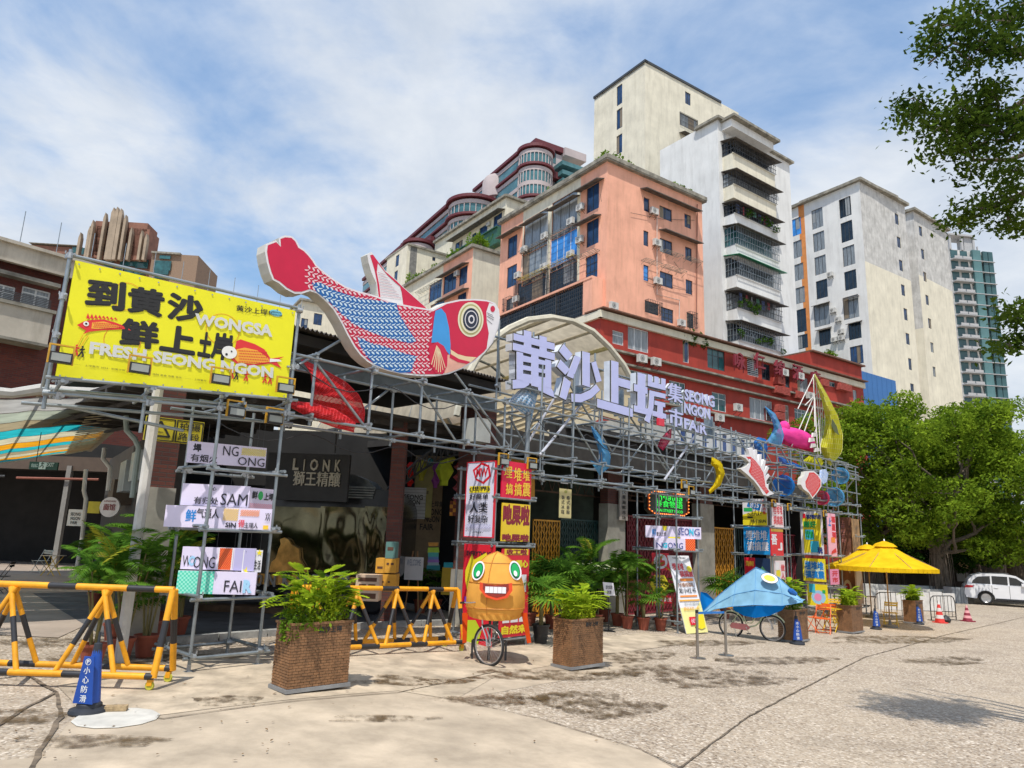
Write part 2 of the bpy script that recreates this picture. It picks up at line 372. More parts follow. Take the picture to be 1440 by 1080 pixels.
def sheet(name,pts,mat,h=.004,kind='structure',parent=None,thick=0):
    """flat patch that follows the ground, outline pts in world xy"""
    bm=bmesh.new();vs=[bm.verts.new((p[0],p[1],0)) for p in pts];f=bm.faces.new(vs)
    bmesh.ops.triangulate(bm,faces=[f])
    x0=min(p[0] for p in pts);x1=max(p[0] for p in pts);x=math.floor(x0*2)/2+.5
    while x<x1:
        if -4<x<45: bmesh.ops.bisect_plane(bm,geom=bm.verts[:]+bm.edges[:]+bm.faces[:],plane_co=(x,0,0),plane_no=(1,0,0))
        x+=.5
    for v in bm.verts: v.co.z=gz(v.co.x)+h
    bmesh.ops.recalc_face_normals(bm,faces=bm.faces[:])
    if sum(f.normal.z for f in bm.faces)<0: bmesh.ops.reverse_faces(bm,faces=bm.faces[:])
    me=bpy.data.meshes.new(name);bm.to_mesh(me);bm.free();me.materials.append(mat)
    return obj(name,me,parent=parent,kind=kind)
def gpts(*l): return [tuple(gp(*p)[:2]) for p in l]
SLAB=M('smooth_concrete',(.47,.385,.285),.85,var=.2,vs=1.3,bump=.15,bs=60,dirt=.45)
SLAB2=M('worn_concrete',(.50,.41,.30),.88,var=.28,vs=2.2,bump=.3,bs=80,dirt=.5)
ASPH=M('dark_asphalt',(.115,.115,.12),.8,var=.3,vs=2,bump=.3,bs=90)
JOINT=M('joint_dirt',(.17,.13,.09),.95,var=.5,vs=6)
sheet('pavement',gpts((-700,1500),(-420,1100),(60,1065),(110,1000),(80,955),(150,925),(395,965),(655,938),(900,915),(905,935),(640,985),(760,1012),(900,1055),(1000,1110),(900,1500)),SLAB,.004)
sheet('concrete_apron',gpts((640,985),(560,972),(405,985),(200,1010),(115,1000),(80,965),(150,930),(520,915),(640,917),(905,890),(1000,900),(860,920),(700,950)),SLAB2,.009)
def strip(pts,wd,name='ground_joint',h=.014,mat=JOINT):
    W=[gp(*p) for p in pts];L=[];R=[]
    # densify + wobble
    D=[]
    for a,b2 in zip(W[:-1],W[1:]):
        n=max(2,int((b2-a).length/.18))
        D+=[a.lerp(b2,i/n) for i in range(n)]
    D.append(W[-1])
    for i,p in enumerate(D):
        d=(D[min(i+1,len(D)-1)]-D[max(i-1,0)]);d.z=0;d.normalize();nn=Vector((-d.y,d.x,0));j=random.uniform(-.35,.35)*wd;ww=wd*random.uniform(.35,.75)
        L.append(p+nn*(ww+j));R.append(p-nn*(ww-j))
    mb=MB();n=len(D);mb.add([(q.x,q.y,gz(q.x)+h) for q in L+R],[(i,i+1,n+i+1,n+i)[::-1] for i in range(n-1)])
    return obj(name,mb,mat,kind='structure')
strip([(930,1100),(1050,1010),(1130,968),(1215,925),(1330,893),(1440,868)],.022)
strip([(0,1160),(60,1050),(85,1010),(78,975),(40,950)],.04)
strip([(78,975),(30,1000),(-60,1060)],.03)
strip([(640,985),(760,1012),(900,1055),(960,1082),(1010,1110)],.02)
strip([(700,945),(560,975),(405,988),(230,1012),(115,1003)],.016)
def wetmat():
    m=M('wet_brown_stain',(.115,.07,.028),.45,var=.4,vs=9);T=m.node_tree;b_=T.nodes['Principled BSDF']
    tcn=T.nodes.new('ShaderNodeTexCoord');g=T.nodes.new('ShaderNodeTexNoise');g.inputs['Scale'].default_value=4;g.inputs['Detail'].default_value=9;g.inputs['Roughness'].default_value=.75;T.links.new(tcn.outputs['Object'],g.inputs['Vector'])
    r=T.nodes.new('ShaderNodeValToRGB');r.color_ramp.elements[0].position=.44;r.color_ramp.elements[1].position=.60;r.color_ramp.elements[1].color=(.8,.8,.8,1);T.links.new(g.outputs[0],r.inputs[0]);T.links.new(r.outputs[0],b_.inputs['Alpha']);return m
WET=wetmat()
for (x,y,rx,ry) in ((315,987,45,8),(560,958,55,8),(620,960,38,5),(760,950,110,9),(800,985,80,10),(860,1000,70,12),(890,925,50,9),(950,945,110,10),(1010,960,90,9),(1080,930,80,7),(150,925,90,9),(60,905,70,7),(200,905,60,5),(700,985,90,8),(1250,900,90,7),(530,1012,70,6),(110,1045,100,12),(20,1010,60,14),(1330,930,60,5),(985,905,70,5),(270,925,60,5)):
    n=26;ph=random.random()*9
    pts=[gp(x+rx*math.cos(t)*(1+.3*math.sin(3*t+ph)+.15*math.sin(7*t+2*ph)),y+ry*math.sin(t)*(1+.25*math.sin(2*t+ph))) for t in [2*PI*i/n for i in range(n)]]
    sheet('wet_patch',[tuple(p[:2]) for p in pts],WET,.018)
# ================================================================ buildings
CR={'A':(660,220,3.789),'B':(680,420,3.4286),'C':(960,300,4.1538),'D':(1060,240,3.3737),'E':(1000,520,5.4),'G':(520,160,3.856),'H':(800,60,4.235),'L':(0,290,3.4286)}
def cvt(c,b_):
    ox,oy,k=CR[c];return [ (ox+v/k) if i%2==0 else (oy+v/k) for i,v in enumerate(b_)]
def wallmesh(k0,k1,z0,z1,ops,cols=None,dep=.16,top=True):
    xs=sorted(set([k0,k1]+[v for o in ops for v in (o[0],o[1])]+[c[0] for c in (cols or []) if k0<c[0]<k1]));zs=sorted(set([z0,z1]+[v for o in ops for v in (o[2],o[3])]+[c[2] for c in (cols or []) if len(c)>2 and z0<c[2]<z1]))
    mb=MB()
    for i in range(len(xs)-1):
        for j in range(len(zs)-1):
            xm=(xs[i]+xs[i+1])/2;zm=(zs[j]+zs[j+1])/2
            if xs[i+1]-xs[i]<1e-5 or zs[j+1]-zs[j]<1e-5 or any(o[0]<xm<o[1] and o[2]<zm<o[3] for o in ops):continue
            m=0
            for c in (cols or []):
                if xm>=c[0] and (len(c)<3 or zm>=c[2]): m=c[1]
            mb.add([(xs[i],0,zs[j]),(xs[i+1],0,zs[j]),(xs[i+1],0,zs[j+1]),(xs[i],0,zs[j+1])],[(0,1,2,3)],m)
    for a,b_,c,d in ops:
        mb.add([(a,0,c),(b_,0,c),(b_,0,d),(a,0,d),(a,dep,c),(b_,dep,c),(b_,dep,d),(a,dep,d)],[(0,4,5,1),(1,5,6,2),(2,6,7,3),(3,7,4,0)],0)
    return mb
WM={}
def win_meshes(w,h,nx,ny,fm,gm):
    k=(round(w,1),round(h,1),nx,ny,fm.name,gm.name)
    if k in WM:return WM[k]
    w,h=k[0],k[1];b_=MB();t=.055
    b_.box(0,w,.07,.13,0,t);b_.box(0,w,.07,.13,h-t,h);b_.box(0,t,.072,.128,t,h-t);b_.box(w-t,w,.072,.128,t,h-t)
    for i in range(1,nx):b_.box(w*i/nx-.03,w*i/nx+.03,.075,.125,t,h-t)
    for j in range(1,ny):
        z=h*(1-.32*j) if ny==2 else h*j/ny
        b_.box(t,w-t,.078,.122,z-.025,z+.025)
    g=MB();g.box(t*.5,w-t*.5,.10,.115,t*.5,h-t*.5)
    WM[k]=(b_.mesh('window',fm),g.mesh('pane',gm),k[0],k[1]);return WM[k]
def grille_mesh(w,h,d,sp_=.22):
    k=('gr',round(w,1),round(h,1),d,sp_)
    if k in WM:return WM[k]
    b_=MB();r=.014;W_,h_=k[1],k[2]
    n=max(3,int(W_/sp_))
    for i in range(n+1): b_.box(W_*i/n-r,W_*i/n+r,-d-r,-d+r,0,h_)
    for j in range(4): z=h_*j/3;b_.box(0,W_,-d-r*.8,-d+r*.8,z-r,z+r);b_.box(-r,r,-d,0,z-r,z+r);b_.box(W_-r,W_+r,-d,0,z-r,z+r)
    for q in range(1,4):
        y=-d*q/4;b_.box(-r,r,y-r,y+r,0,h_);b_.box(W_-r,W_+r,y-r,y+r,0,h_)
    WM[k]=b_.mesh('grille',IRON);return WM[k]
class Bld:
    def __init__(s,name,label,cat,x,y,group=None):
        s.r=thing(name,label,cat,(x,y,gz(x)),0,group);s.o=Vector((x,y,gz(x)))
    def part(s,name,mb,mats,fr,k=0,d=0,z=0,parent=None,label=None,kind=None,smooth=False):
        o=obj(name,mb,mats,parent or s.r,smooth=smooth,label=label,kind=kind)
        if parent is None or parent==s.r:
            o.location=fr.w(k,d,z)-s.o;o.rotation_euler=(0,0,fr.a)
        return o
    def win(s,fr,b4,nx=2,ny=1,g=GLD,f=ALU,grille=0,sp_=.22):
        k0,k1,z0,z1=b4
        fm,gm,w,h=win_meshes(k1-k0,z1-z0,nx,ny,f,g)
        o=s.part('window',fm,None,fr,k0,0,z0);o.scale=((k1-k0)/w,1,(z1-z0)/h)
        p=obj('pane',gm,parent=o)
        if random.random()<.38 and h>.8:
            a_=random.choice((.06,w*.5));c_=MB();c_.box(a_,a_+w*random.uniform(.25,.44),.088,.096,h*random.choice((.06,.06,.35)),h-.07);obj('curtain',c_,random.choice((CUR,CUR2)),o)
        if grille:
            q=obj('grille',grille_mesh(w,h,grille,sp_),parent=o)
        return o
    def face(s,fr,k0,k1,z0,z1,wins,mats,cols=None,crop=None):
        """wins: (crop,x0,y0,x1,y1,opts)"""
        ops=[];W_=[]
        for wn in wins:
            c,b4,op=wn[0],wn[1],(wn[2] if len(wn)>2 else {})
            b4=cvt(c,b4) if c else b4
            a=fr.p(b4[0],b4[1]);e=fr.p(b4[2],b4[3])
            k=(min(a[0],e[0]),max(a[0],e[0]),min(a[1],e[1]),max(a[1],e[1]))
            k=(max(k[0],k0+.05),min(k[1],k1-.05),k[2],min(k[3],z1-.05))
            if k[1]-k[0]<.2 or k[3]-k[2]<.2: continue
            ops.append(k);W_.append((k,op))
        s.part('wall',wallmesh(k0,k1,z0,z1,ops,cols),mats,fr)
        for k,op in W_: s.win(fr,k,**op)
        return ops
    def awning(s,fr,c,b4,proj=.8,mat=None,drop=.25):
        b4=cvt(c,b4) if c else b4
        a=fr.p(b4[0],b4[1]);e=fr.p(b4[2],b4[3]);z=(a[1]+e[1])/2;k0,k1=min(a[0],e[0]),max(a[0],e[0])
        mb=MB();mb.add([(0,0,.1),(k1-k0,0,.1),(k1-k0,-proj,.1-drop),(0,-proj,.1-drop),(0,0,.02),(k1-k0,0,.02),(k1-k0,-proj,.02-drop),(0,-proj,.02-drop)],[(0,3,2,1),(4,5,6,7),(3,7,6,2),(0,4,7,3),(1,2,6,5),(0,1,5,4)])
        s.part('awning',mb,mat or AWN,fr,k0,0,z)
    def ac(s,fr,c,b4,off=.15):
        b4=cvt(c,b4) if c else b4
        x,y=(b4[0]+b4[2])/2,(b4[1]+b4[3])/2;k,z=fr.p(x,y,-.35)
        o=s.part('air_conditioner',ACM,None,fr,k-.42,-off-.3,z-.3);obj('fan_grille',ACF,parent=o);obj('bracket',ACB,parent=o)
def _acm():
    b_=MB();b_.box(0,.85,0,.3,0,.6,0);m=b_.mesh('air_conditioner',ACW)
    f=MB();f.prism([(.33+.23*math.cos(t),.3+.23*math.sin(t)) for t in [2*PI*i/16 for i in range(16)]],-.012,0,0)
    for i in range(4): f.prism([(.33+(.21-.045*i)*math.cos(t),.3+(.21-.045*i)*math.sin(t)) for t in [2*PI*j/14 for j in range(14)]],-.014-.003*i,-.012,1 if i%2==0 else 0)
    fm=f.mesh('fan_grille',[BLACK,ACW])
    c=MB();c.bar((.1,.45,-.03),(.1,-.02,-.03),.03,.03);c.bar((.75,.45,-.03),(.75,-.02,-.03),.03,.03);c.bar((.1,.44,-.35),(.1,0,-.04),.03,.03);c.bar((.75,.44,-.35),(.75,0,-.04),.03,.03)
    return m,fm,c.mesh('bracket',IRON)
ACM,ACF,ACB=_acm()
AWN=M('weathered_awning',(.13,.115,.10),.9,var=.4,vs=2)
CUR=M('curtain_pale',(.30,.32,.33),.5,var=.25,vs=5,stretch=(8,8,.5));CUR2=M('curtain_beige',(.24,.19,.13),.6,var=.25,vs=5,stretch=(8,8,.5))
PINK=M('salmon_render',(.84,.42,.285),.85,var=.10,vs=.5,dirt=.42,streak=1.3,bump=.1,bs=8)
CREAM=M('cream_render',(.74,.69,.54),.85,var=.12,vs=.4,dirt=.6,streak=1.3,bump=.1,bs=8)
CREAM2=M('pale_cream_render',(.74,.69,.55),.85,var=.10,vs=.5,dirt=.4,streak=1.2,bump=.1,bs=6)
WHR=M('white_render',(.74,.74,.72),.85,var=.08,vs=.3,dirt=.4,streak=.8,bump=.1,bs=6)
GREYR=M('grey_white_render',(.58,.57,.54),.88,var=.2,vs=.8,dirt=.8,streak=2,bump=.1,bs=6)
ORAN=M('orange_render',(.72,.27,.075),.85,var=.14,vs=1,dirt=.35)
REDR=M('red_render',(.40,.042,.025),.8,var=.16,vs=.6,dirt=.45,streak=.9,bump=.1,bs=8)
LEDGE=M('ledge_concrete',(.30,.28,.23),.9,var=.35,vs=1.5,dirt=.6)
BROWNT=M('brown_roof_tile',(.17,.08,.05),.8,var=.3,vs=4)
R35=math.radians(35);L124=math.radians(-56)
def bfr(px,py,Y,a): q=dpt(px,py,Y);return Fr(q.x,q.y,a),q.z
def kx(fr,px,py,d=0): return fr.p(px,py,d)[0]
LEAFS={}
def leafcloud(name,cen,size,mat,parent=None,n_per=1,flat=.5,kind=None,loc=None,tris=False,up=.3,label=None):
    """many small leaf faces; cen Nx3 array of leaf positions"""
    cen=np.asarray(cen,dtype=float);n=len(cen)
    nrm=rng.normal(size=(n,3));nrm[:,2]=np.abs(nrm[:,2])+up;nrm/=np.linalg.norm(nrm,axis=1)[:,None]
    t=rng.normal(size=(n,3));t-=nrm*(t*nrm).sum(1)[:,None];t/=np.linalg.norm(t,axis=1)[:,None];b_=np.cross(nrm,t)
    s=size*rng.uniform(.6,1.4,n)[:,None]
    V=np.stack([cen-t*s,cen+b_*s*flat+nrm*s*.12,cen+t*s,cen-b_*s*flat+nrm*s*.12],1).reshape(-1,3)
    me=bpy.data.meshes.new(name);me.vertices.add(4*n);me.vertices.foreach_set('co',V.ravel());me.loops.add(4*n);me.loops.foreach_set('vertex_index',np.arange(4*n));me.polygons.add(n);me.polygons.foreach_set('loop_start',np.arange(n)*4)
    me.update(calc_edges=True);me.materials.append(mat)
    return obj(name,me,parent=parent,kind=kind,loc=loc,label=label)
def clumps(specs,dens):
    """specs: (cx,cy,cz,rx,ry,rz,n) ellipsoid shells of leaves"""
    out=[]
    for (x,y,z,rx,ry,rz,n) in specs:
        v=rng.normal(size=(int(n*dens),3));v/=np.linalg.norm(v,axis=1)[:,None]
        r=rng.uniform(.45,1.08,len(v))**.6
        out.append(v*r[:,None]*np.array([rx,ry,rz])+np.array([x,y,z]))
    return np.concatenate(out)
LF1=Mleaf('leaf_green',(.018,.055,.012),(.10,.20,.025))
LF2=Mleaf('leaf_fresh',(.05,.12,.015),(.24,.36,.03))
LF3=Mleaf('leaf_dark',(.012,.035,.012),(.05,.11,.02))
BARK=M('bark',(.14,.11,.08),.95,var=.35,vs=6,bump=.6,bs=20,stretch=(3,3,.6))
def bushrow(b,fr,k0,k1,d,z,h,n=14,name='roof_bush',mat=None):
    sp_=[];stem=MB()
    for i in range(n):
        k=random.uniform(k0,k1);hh=h*random.uniform(.4,1);sp_.append((k,random.uniform(-.3,.8),hh*.5,.6*random.uniform(.5,1.2),.5,hh*.55,60))
        stem.tube((k,.1,0),(k+random.uniform(-.2,.2),.1,hh*.7),.03,5)
    q=fr.w(0,d,z)
    o=b.part(name,stem,BARK,fr,0,d,z);leafcloud('foliage',clumps(sp_,1.5),.16,mat or LF2,parent=o)
# ---- red podium building
fr,zt=bfr(845,436,50,R35)
B=Bld('red_commercial_building','long red rendered building with cream cornice, ledges and white framed windows behind the scaffold','building',fr.o[0],fr.o[1])
kR=kx(fr,1212,520);W={'nx':2,'f':ALW,'g':GLC}
ops=B.face(fr,0,kR,-1.2,zt,[('B',(622,150,676,228),{'nx':1,'ny':2,'f':ALW,'g':GLC}),('B',(696,132,796,264),{'nx':3,'f':ALW,'g':GLC}),('B',(960,200,992,312),{'nx':1,'f':ALW,'g':GLB}),('B',(1078,234,1165,352),{'nx':3,'ny':2,'g':GLG}),
 ('B',(1270,282,1328,380),{'nx':1,'ny':9,'f':ALW,'g':GLD}),('B',(1340,310,1384,398),{'nx':2,'g':GLD}),
 ('B',(700,340,800,400),{'nx':3,'f':ALW,'g':GLG}),('B',(895,392,975,520),{'nx':3,'f':ALW,'g':GLG}),('E',(5,165,117,325),{'nx':2,'ny':2,'f':ALW,'g':GLG}),('E',(290,205,470,400),{'nx':4,'f':ALW,'g':GLC}),
 ('E',(556,265,596,405),{'nx':1,'ny':2,'f':ALW,'g':GLC}),('E',(632,290,750,398),{'nx':4,'ny':2,'f':ALW,'g':GLG}),('E',(652,45,740,185),{'nx':2,'f':ALW,'g':GLC}),('E',(560,25,600,140),{'nx':1,'g':GLD}),
 ('E',(890,85,945,135),{'nx':2,'f':ALW,'g':GLG}),('E',(1075,150,1110,245),{'nx':2,'f':ALW,'g':GLC}),('E',(410,290,470,395),{'nx':1,'g':GLD})],[REDR])
frL=Fr(fr.o[0],fr.o[1],L124);B.face(frL,-26,0,-1.2,zt,[],[REDR])
L_=kR
def ledge(b,fr,k0,k1,z,h,pr,mat,name='ledge'):
    mb=MB();mb.box(0,k1-k0,-pr,.02,-h/2,h/2);b.part(name,mb,mat,fr,k0,0,z)
ledge(B,fr,-.3,kR,zt-.35,.55,.25,CREAM2,'cornice');mb=MB();mb.box(0,kR+.3,-.6,1.5,0,.10);B.part('roof_ledge',mb,BROWNT,fr,-.3,0,zt)
for c,xa,ya,xb,yb in (('B',620,240,1440,455),('B',640,315,1440,490)):
    p=cvt(c,(xa,ya,xb,yb));z=(fr.p(p[0],p[1])[1]+fr.p(p[2],p[3])[1])/2;ledge(B,fr,0,kR,z,.14,.4,LEDGE)
p=cvt('E',(0,330,500,430));z=fr.p(p[0],p[1])[1];ledge(B,fr,0,kR,z,.14,.4,LEDGE)
ledge(B,frL,-26,.3,zt-.35,.55,.25,CREAM2,'cornice')
for c,b4 in (('B',(720,265,780,320)),('B',(790,280,845,335)),('E',(150,260,215,320)),('E',(10,335,75,400)),('E',(510,0,560,50)),('E',(630,30,680,75)),('E',(705,175,750,225))): B.ac(fr,c,b4,.5)
for b4 in ((505,60,560,110),(490,125,545,175),(545,145,595,190),(510,265,555,320),(510,330,555,375),(650,165,700,215),(850,75,890,125),(1025,115,1060,165),(980,105,1015,150)):
    b4=cvt('E',b4);k,z=fr.p((b4[0]+b4[2])/2,(b4[1]+b4[3])/2,-.5);mb=MB();mb.box(-.5,.5,-.55,-.003,-.32,.32);
    for i in range(5): mb.box(-.52,.52,-.58,-.55,-.28+i*.13,-.21+i*.13)
    B.part('conditioner_box',mb,M('red_box',(.50,.10,.075),.8,var=.2,dirt=.5),fr,k,0,z)
mb=MB();mb.box(0,kR,.05,12,-.1,.1);B.part('roof',mb,CONC,fr,0,0,zt-.3)
# raised right end of the red building, blue panel block
q=fr.p(1140,505);k1=q[0];mb=MB()
zr=fr.p(1175,505)[1];mb.box(0,kR-k1,.05,10,0,zr-zt+.2);B.part('roof_storey',mb,REDR,fr,k1,0,zt-.2);mb=MB();mb.box(0,kR-k1+.2,-.3,10,0,.15);B.part('roof_ledge',mb,BROWNT,fr,k1,0,zr)
# roof sign: red frames with characters on the cornice
RS=M('roof_sign_red',(.22,.015,.03),.6,var=.2)
for ch,px,py in (('咏',1040,508),('仁',1068,508),('绵',1096,518),('酒',1122,524),('店',1147,532)):
    k,z=fr.p(px,py,-.7);mb=MB();text(mb,ch,-.75,.75,-.75,.75,-.08,0,bold=.03,depth=.16)
    mb.bar((-.6,.1,-.9),(-.6,.1,.5),.05,.05);mb.bar((.6,.1,-.9),(.6,.1,.5),.05,.05);B.part('sign_character',mb,RS,fr,k,-.7,z)
kb=kR;zb1=fr.p(1213,522)[1];fb=fr.sub(kR+.02,.6);kb2=kx(fb,1260,540);BB=Bld('blue_panel_building','plain blue metal panelled block at the right end of the red building','building',*fb.o)
BLUEM=M('blue_metal',(.035,.16,.42),.5,.2,var=.12,vs=.5);zb2=fb.p(1230,527)[1]
for i in range(8):
    mb=MB();mb.box(0,kb2/8-.04,0,.1,0,zb2+1);BB.part('panel',mb,BLUEM,fb,i*kb2/8,0,-1)
mb=MB();mb.box(0,kb2,.11,9,0,zb2+.9);BB.part('wall',mb,BLUEM,fb,0,0,-1)
# ---- salmon apartment block
fr,zt=bfr(854,224,57,R35);frL=Fr(fr.o[0],fr.o[1],L124)
B=Bld('salmon_apartment_block','salmon pink and cream apartment block with blue windows, window cages and roof plants','building',*fr.o)
kR=kx(fr,987,285);kL=kx(frL,705,321)
b1={'g':GLB,'nx':2};cg={'g':GLD,'nx':3,'ny':2,'grille':.45}
B.face(fr,0,kR,0,zt,[('A',(930,215,960,300),{'nx':1,'g':GLB}),('A',(1013,258,1080,350),b1),('A',(1146,302,1182,388),b1),('A',(928,392,955,482),{'nx':1,'g':GLB}),('A',(1015,432,1082,530),b1),('A',(1150,478,1186,562),b1),
 ('A',(928,575,956,668),{'nx':1,'g':GLBB}),('A',(1015,608,1086,708),b1),('A',(1153,653,1190,740),b1),('A',(935,765,1010,850),cg),('A',(1022,800,1088,892),{'g':GLB,'nx':3,'ny':3}),('A',(1158,830,1198,920),cg)],[PINK])
c1=frL.p(*cvt('A',(590,400)))[0];c2=frL.p(*cvt('A',(285,400)))[0]
B.face(frL,kL,0,0,zt,[('A',(625,172,690,272),b1),('A',(625,355,688,458),b1),('A',(620,540,682,645),{'g':GLB,'nx':3,'ny':3}),
 ('A',(443,250,573,380),{'g':GLC,'nx':3}),('A',(433,425,572,556),{'g':GLBB,'nx':4,'f':ALW}),('A',(428,600,572,712),dict(cg,nx=4)),
 ('A',(293,345,415,465),{'g':GLC,'nx':3}),('A',(285,510,410,635),{'g':GLC,'nx':4}),('A',(258,680,403,795),dict(cg,nx=4)),
 ('A',(207,438,252,522),b1),('A',(202,595,250,682),b1),('A',(196,765,232,838),cg)],[PINK,CREAM],[(-99,0),(c2,1),(c1,0)])
for b4 in ((910,180,1205,292),(1010,395,1210,465)): B.awning(fr,'A',b4,.9)
for b4 in ((590,195,720,118),(585,370,703,315),(175,437,285,380),(300,370,415,310),(440,300,590,205)): B.awning(frL,'A',b4,.9)
RACK=M('galvanised_rack',(.30,.28,.22),.6,.4,var=.3)
def rack(b,fr,c,b4,pr=.7,mat=None):
    b4=cvt(c,b4);a=fr.p(b4[0],b4[1]);e=fr.p(b4[2],b4[3]);k0,k1=min(a[0],e[0]),max(a[0],e[0]);z=(a[1]+e[1])/2;mb=MB()
    for i in range(4): mb.bar((0,-pr*i/3,0),(k1-k0,-pr*i/3,0),.03,.03)
    n=max(2,int((k1-k0)/.7))
    for i in range(n+1): mb.bar(((k1-k0)*i/n,0,.02),((k1-k0)*i/n,-pr,.02),.025,.025);mb.bar(((k1-k0)*i/n,0,-.4),((k1-k0)*i/n,-pr,0),.02,.02)
    b.part('drying_rack',mb,mat or RACK,fr,k0,0,z)
YR=M('yellow_rack',(.55,.42,.06),.6,.1,var=.3)
rack(B,fr,'A',(915,550,1000,585));rack(B,fr,'A',(1020,590,1130,620));rack(B,fr,'A',(1020,505,1110,540));rack(B,fr,'A',(1140,540,1215,575))
rack(B,frL,'A',(590,540,695,510));rack(B,frL,'A',(285,670,410,600),mat=YR);rack(B,frL,'A',(420,600,575,530),mat=YR);rack(B,frL,'A',(290,520,410,450));rack(B,frL,'A',(430,440,570,370))
for b4 in ((965,262,1010,318),(980,435,1025,482),(985,640,1030,685),(750,775,793,815),(1115,868,1152,905)): B.ac(fr,'A',b4)
for b4 in ((518,318,555,372),(375,395,420,450),(268,470,308,520),(375,565,412,610),(563,415,605,470),(235,610,272,655),(515,500,555,540),(228,730,262,790),(565,240,610,300)): B.ac(frL,'A',b4)
def dpipe(b,fr,pts,r=.06,mat=None,name='drain_pipe'):
    q=[fr.p(*cvt('A',p),-.12) for p in pts];b.part(name,MB().path([(a,-.12,z) for a,z in q],r,6),mat or GREYR,fr)
dpipe(B,fr,[(1000,300),(1000,735),(1120,765),(1118,860)],.045,M('pipe_pale',(.6,.5,.44),.6));dpipe(B,fr,[(1215,255),(1212,640),(1210,900)],.06,M('pipe_rust',(.28,.12,.08),.7));dpipe(B,frL,[(420,340),(412,640),(405,740)],.05)
for x0,y0,x1,y1 in ((700,200,705,240),(1090,560,1140,600),(860,300,1200,340),(930,640,1190,720)): dpipe(B,fr,[(x0,y0),((x0+x1)/2,(y0+y1)/2+14),(x1,y1)],.018,BLACK,'cable')
# eaves, roof, cage balcony at the foot of the left face
mb=MB();mb.box(kL-.2,.3,-.35,8,-.18,.12);mb.box(kL-.2,.35,-.42,-.3,-.05,.3);B.part('eaves',mb,LEDGE,frL,0,0,zt)
mb=MB();mb.box(-.3,kR+.3,-.36,7,-.19,.11);mb.box(-.3,kR+.3,-.43,-.31,-.06,.31);B.part('eaves',mb,LEDGE,fr,0,0,zt)
a=frL.p(*cvt('A',(600,660)));e=frL.p(*cvt('A',(600,850)),-1.2)
kc=kx(frL,*cvt('A',(610,720)),-1.2);zc1=frL.p(*cvt('A',(610,668)),-1.2)[1];zc0=frL.p(*cvt('A',(600,850)),-1.2)[1]
mb=MB();Lc=kc-(kL);h_=zc1-zc0
for i in range(int(Lc/.28)+1): mb.box(Lc-i*.28-.02,Lc-i*.28+.02,-1.22,-1.18,0,h_)
for j in range(9): mb.box(0,Lc,-1.225,-1.175,h_*j/8-.02,h_*j/8+.02)
for i in range(5): mb.box(Lc-.02,Lc+.02,-1.2*i/4-.02,-1.2*i/4+.02,0,h_)
for j in range(9): mb.box(Lc-.02,Lc+.02,-1.2,0,h_*j/8-.02,h_*j/8+.02)
for i in range(5): x=Lc*i/4;mb.box(x-.05,x+.05,-1.24,-1.16,0,h_)
B.part('balcony_cage',mb,IRON,frL,kL,0,zc0)
mb=MB();mb.box(0,Lc,-1.0,-.02,0,h_*.98);B.part('balcony_interior',mb,GLD,frL,kL,0,zc0)
mb=MB();mb.box(0,Lc+1.2,-1.35,0,h_,h_+.2);mb.box(Lc+.003,Lc+1.2,-1.3,0,0,h_);B.part('balcony_roof',mb,PINK,frL,kL,0,zc0)
mb=MB();mb.box(0,Lc+1.3,-1.35,0,-.2,0);B.part('balcony_floor',mb,AWN,frL,kL,0,zc0)
bushrow(B,frL,-3,-.5,1.0,zt+.1,1.8,10);bushrow(B,frL,-12,-5,1.2,zt+.1,1.5,10);bushrow(B,fr,.5,4,1.0,zt+.1,1.5,9);bushrow(B,fr,8,kR-.5,.8,zt+.1,1.3,12)
# ---- cream tower
fr,zt=bfr(907,87,80,math.radians(34));frL=Fr(fr.o[0],fr.o[1],math.radians(-56))
B=Bld('cream_tower_block','tallest cream tower block with few small windows and a plain flat top','building',*fr.o)
kR=kx(fr,1012,143);kL=kx(frL,836,139)
b2={'g':GLD,'nx':3}
B.face(fr,0,kR+4,20,zt,[('H',(692,288,726,378),{'g':GLB,'nx':2}),('H',(660,412,766,540),dict(b2,grille=.1,g=GLC)),('H',(660,575,768,690),b2),('H',(665,745,772,862),b2)],[CREAM2])
B.face(frL,kL,0,20,zt,[('H',(285,265,317,358),{'g':GLB,'nx':2}),('H',(284,405,318,500),{'g':GLB,'nx':2}),('H',(283,560,317,650),{'g':GLB,'nx':2})],[CREAM2])
for b4 in ((657,545,812,605),(657,715,812,775)): B.awning(fr,'H',b4,1.0)
mb=MB();mb.box(-.15,kR+.2,-.15,.4,-.05,.28);B.part('parapet_cap',mb,ALU,fr,0,0,zt);mb=MB();mb.box(kL-.1,.15,-.16,.4,-.06,.27);B.part('parapet_cap',mb,ALU,frL,0,0,zt)
mb=MB();mb.box(0,kR,.1,-kL,-.3,-.1);B.part('roof',mb,CONC,fr,0,0,zt)
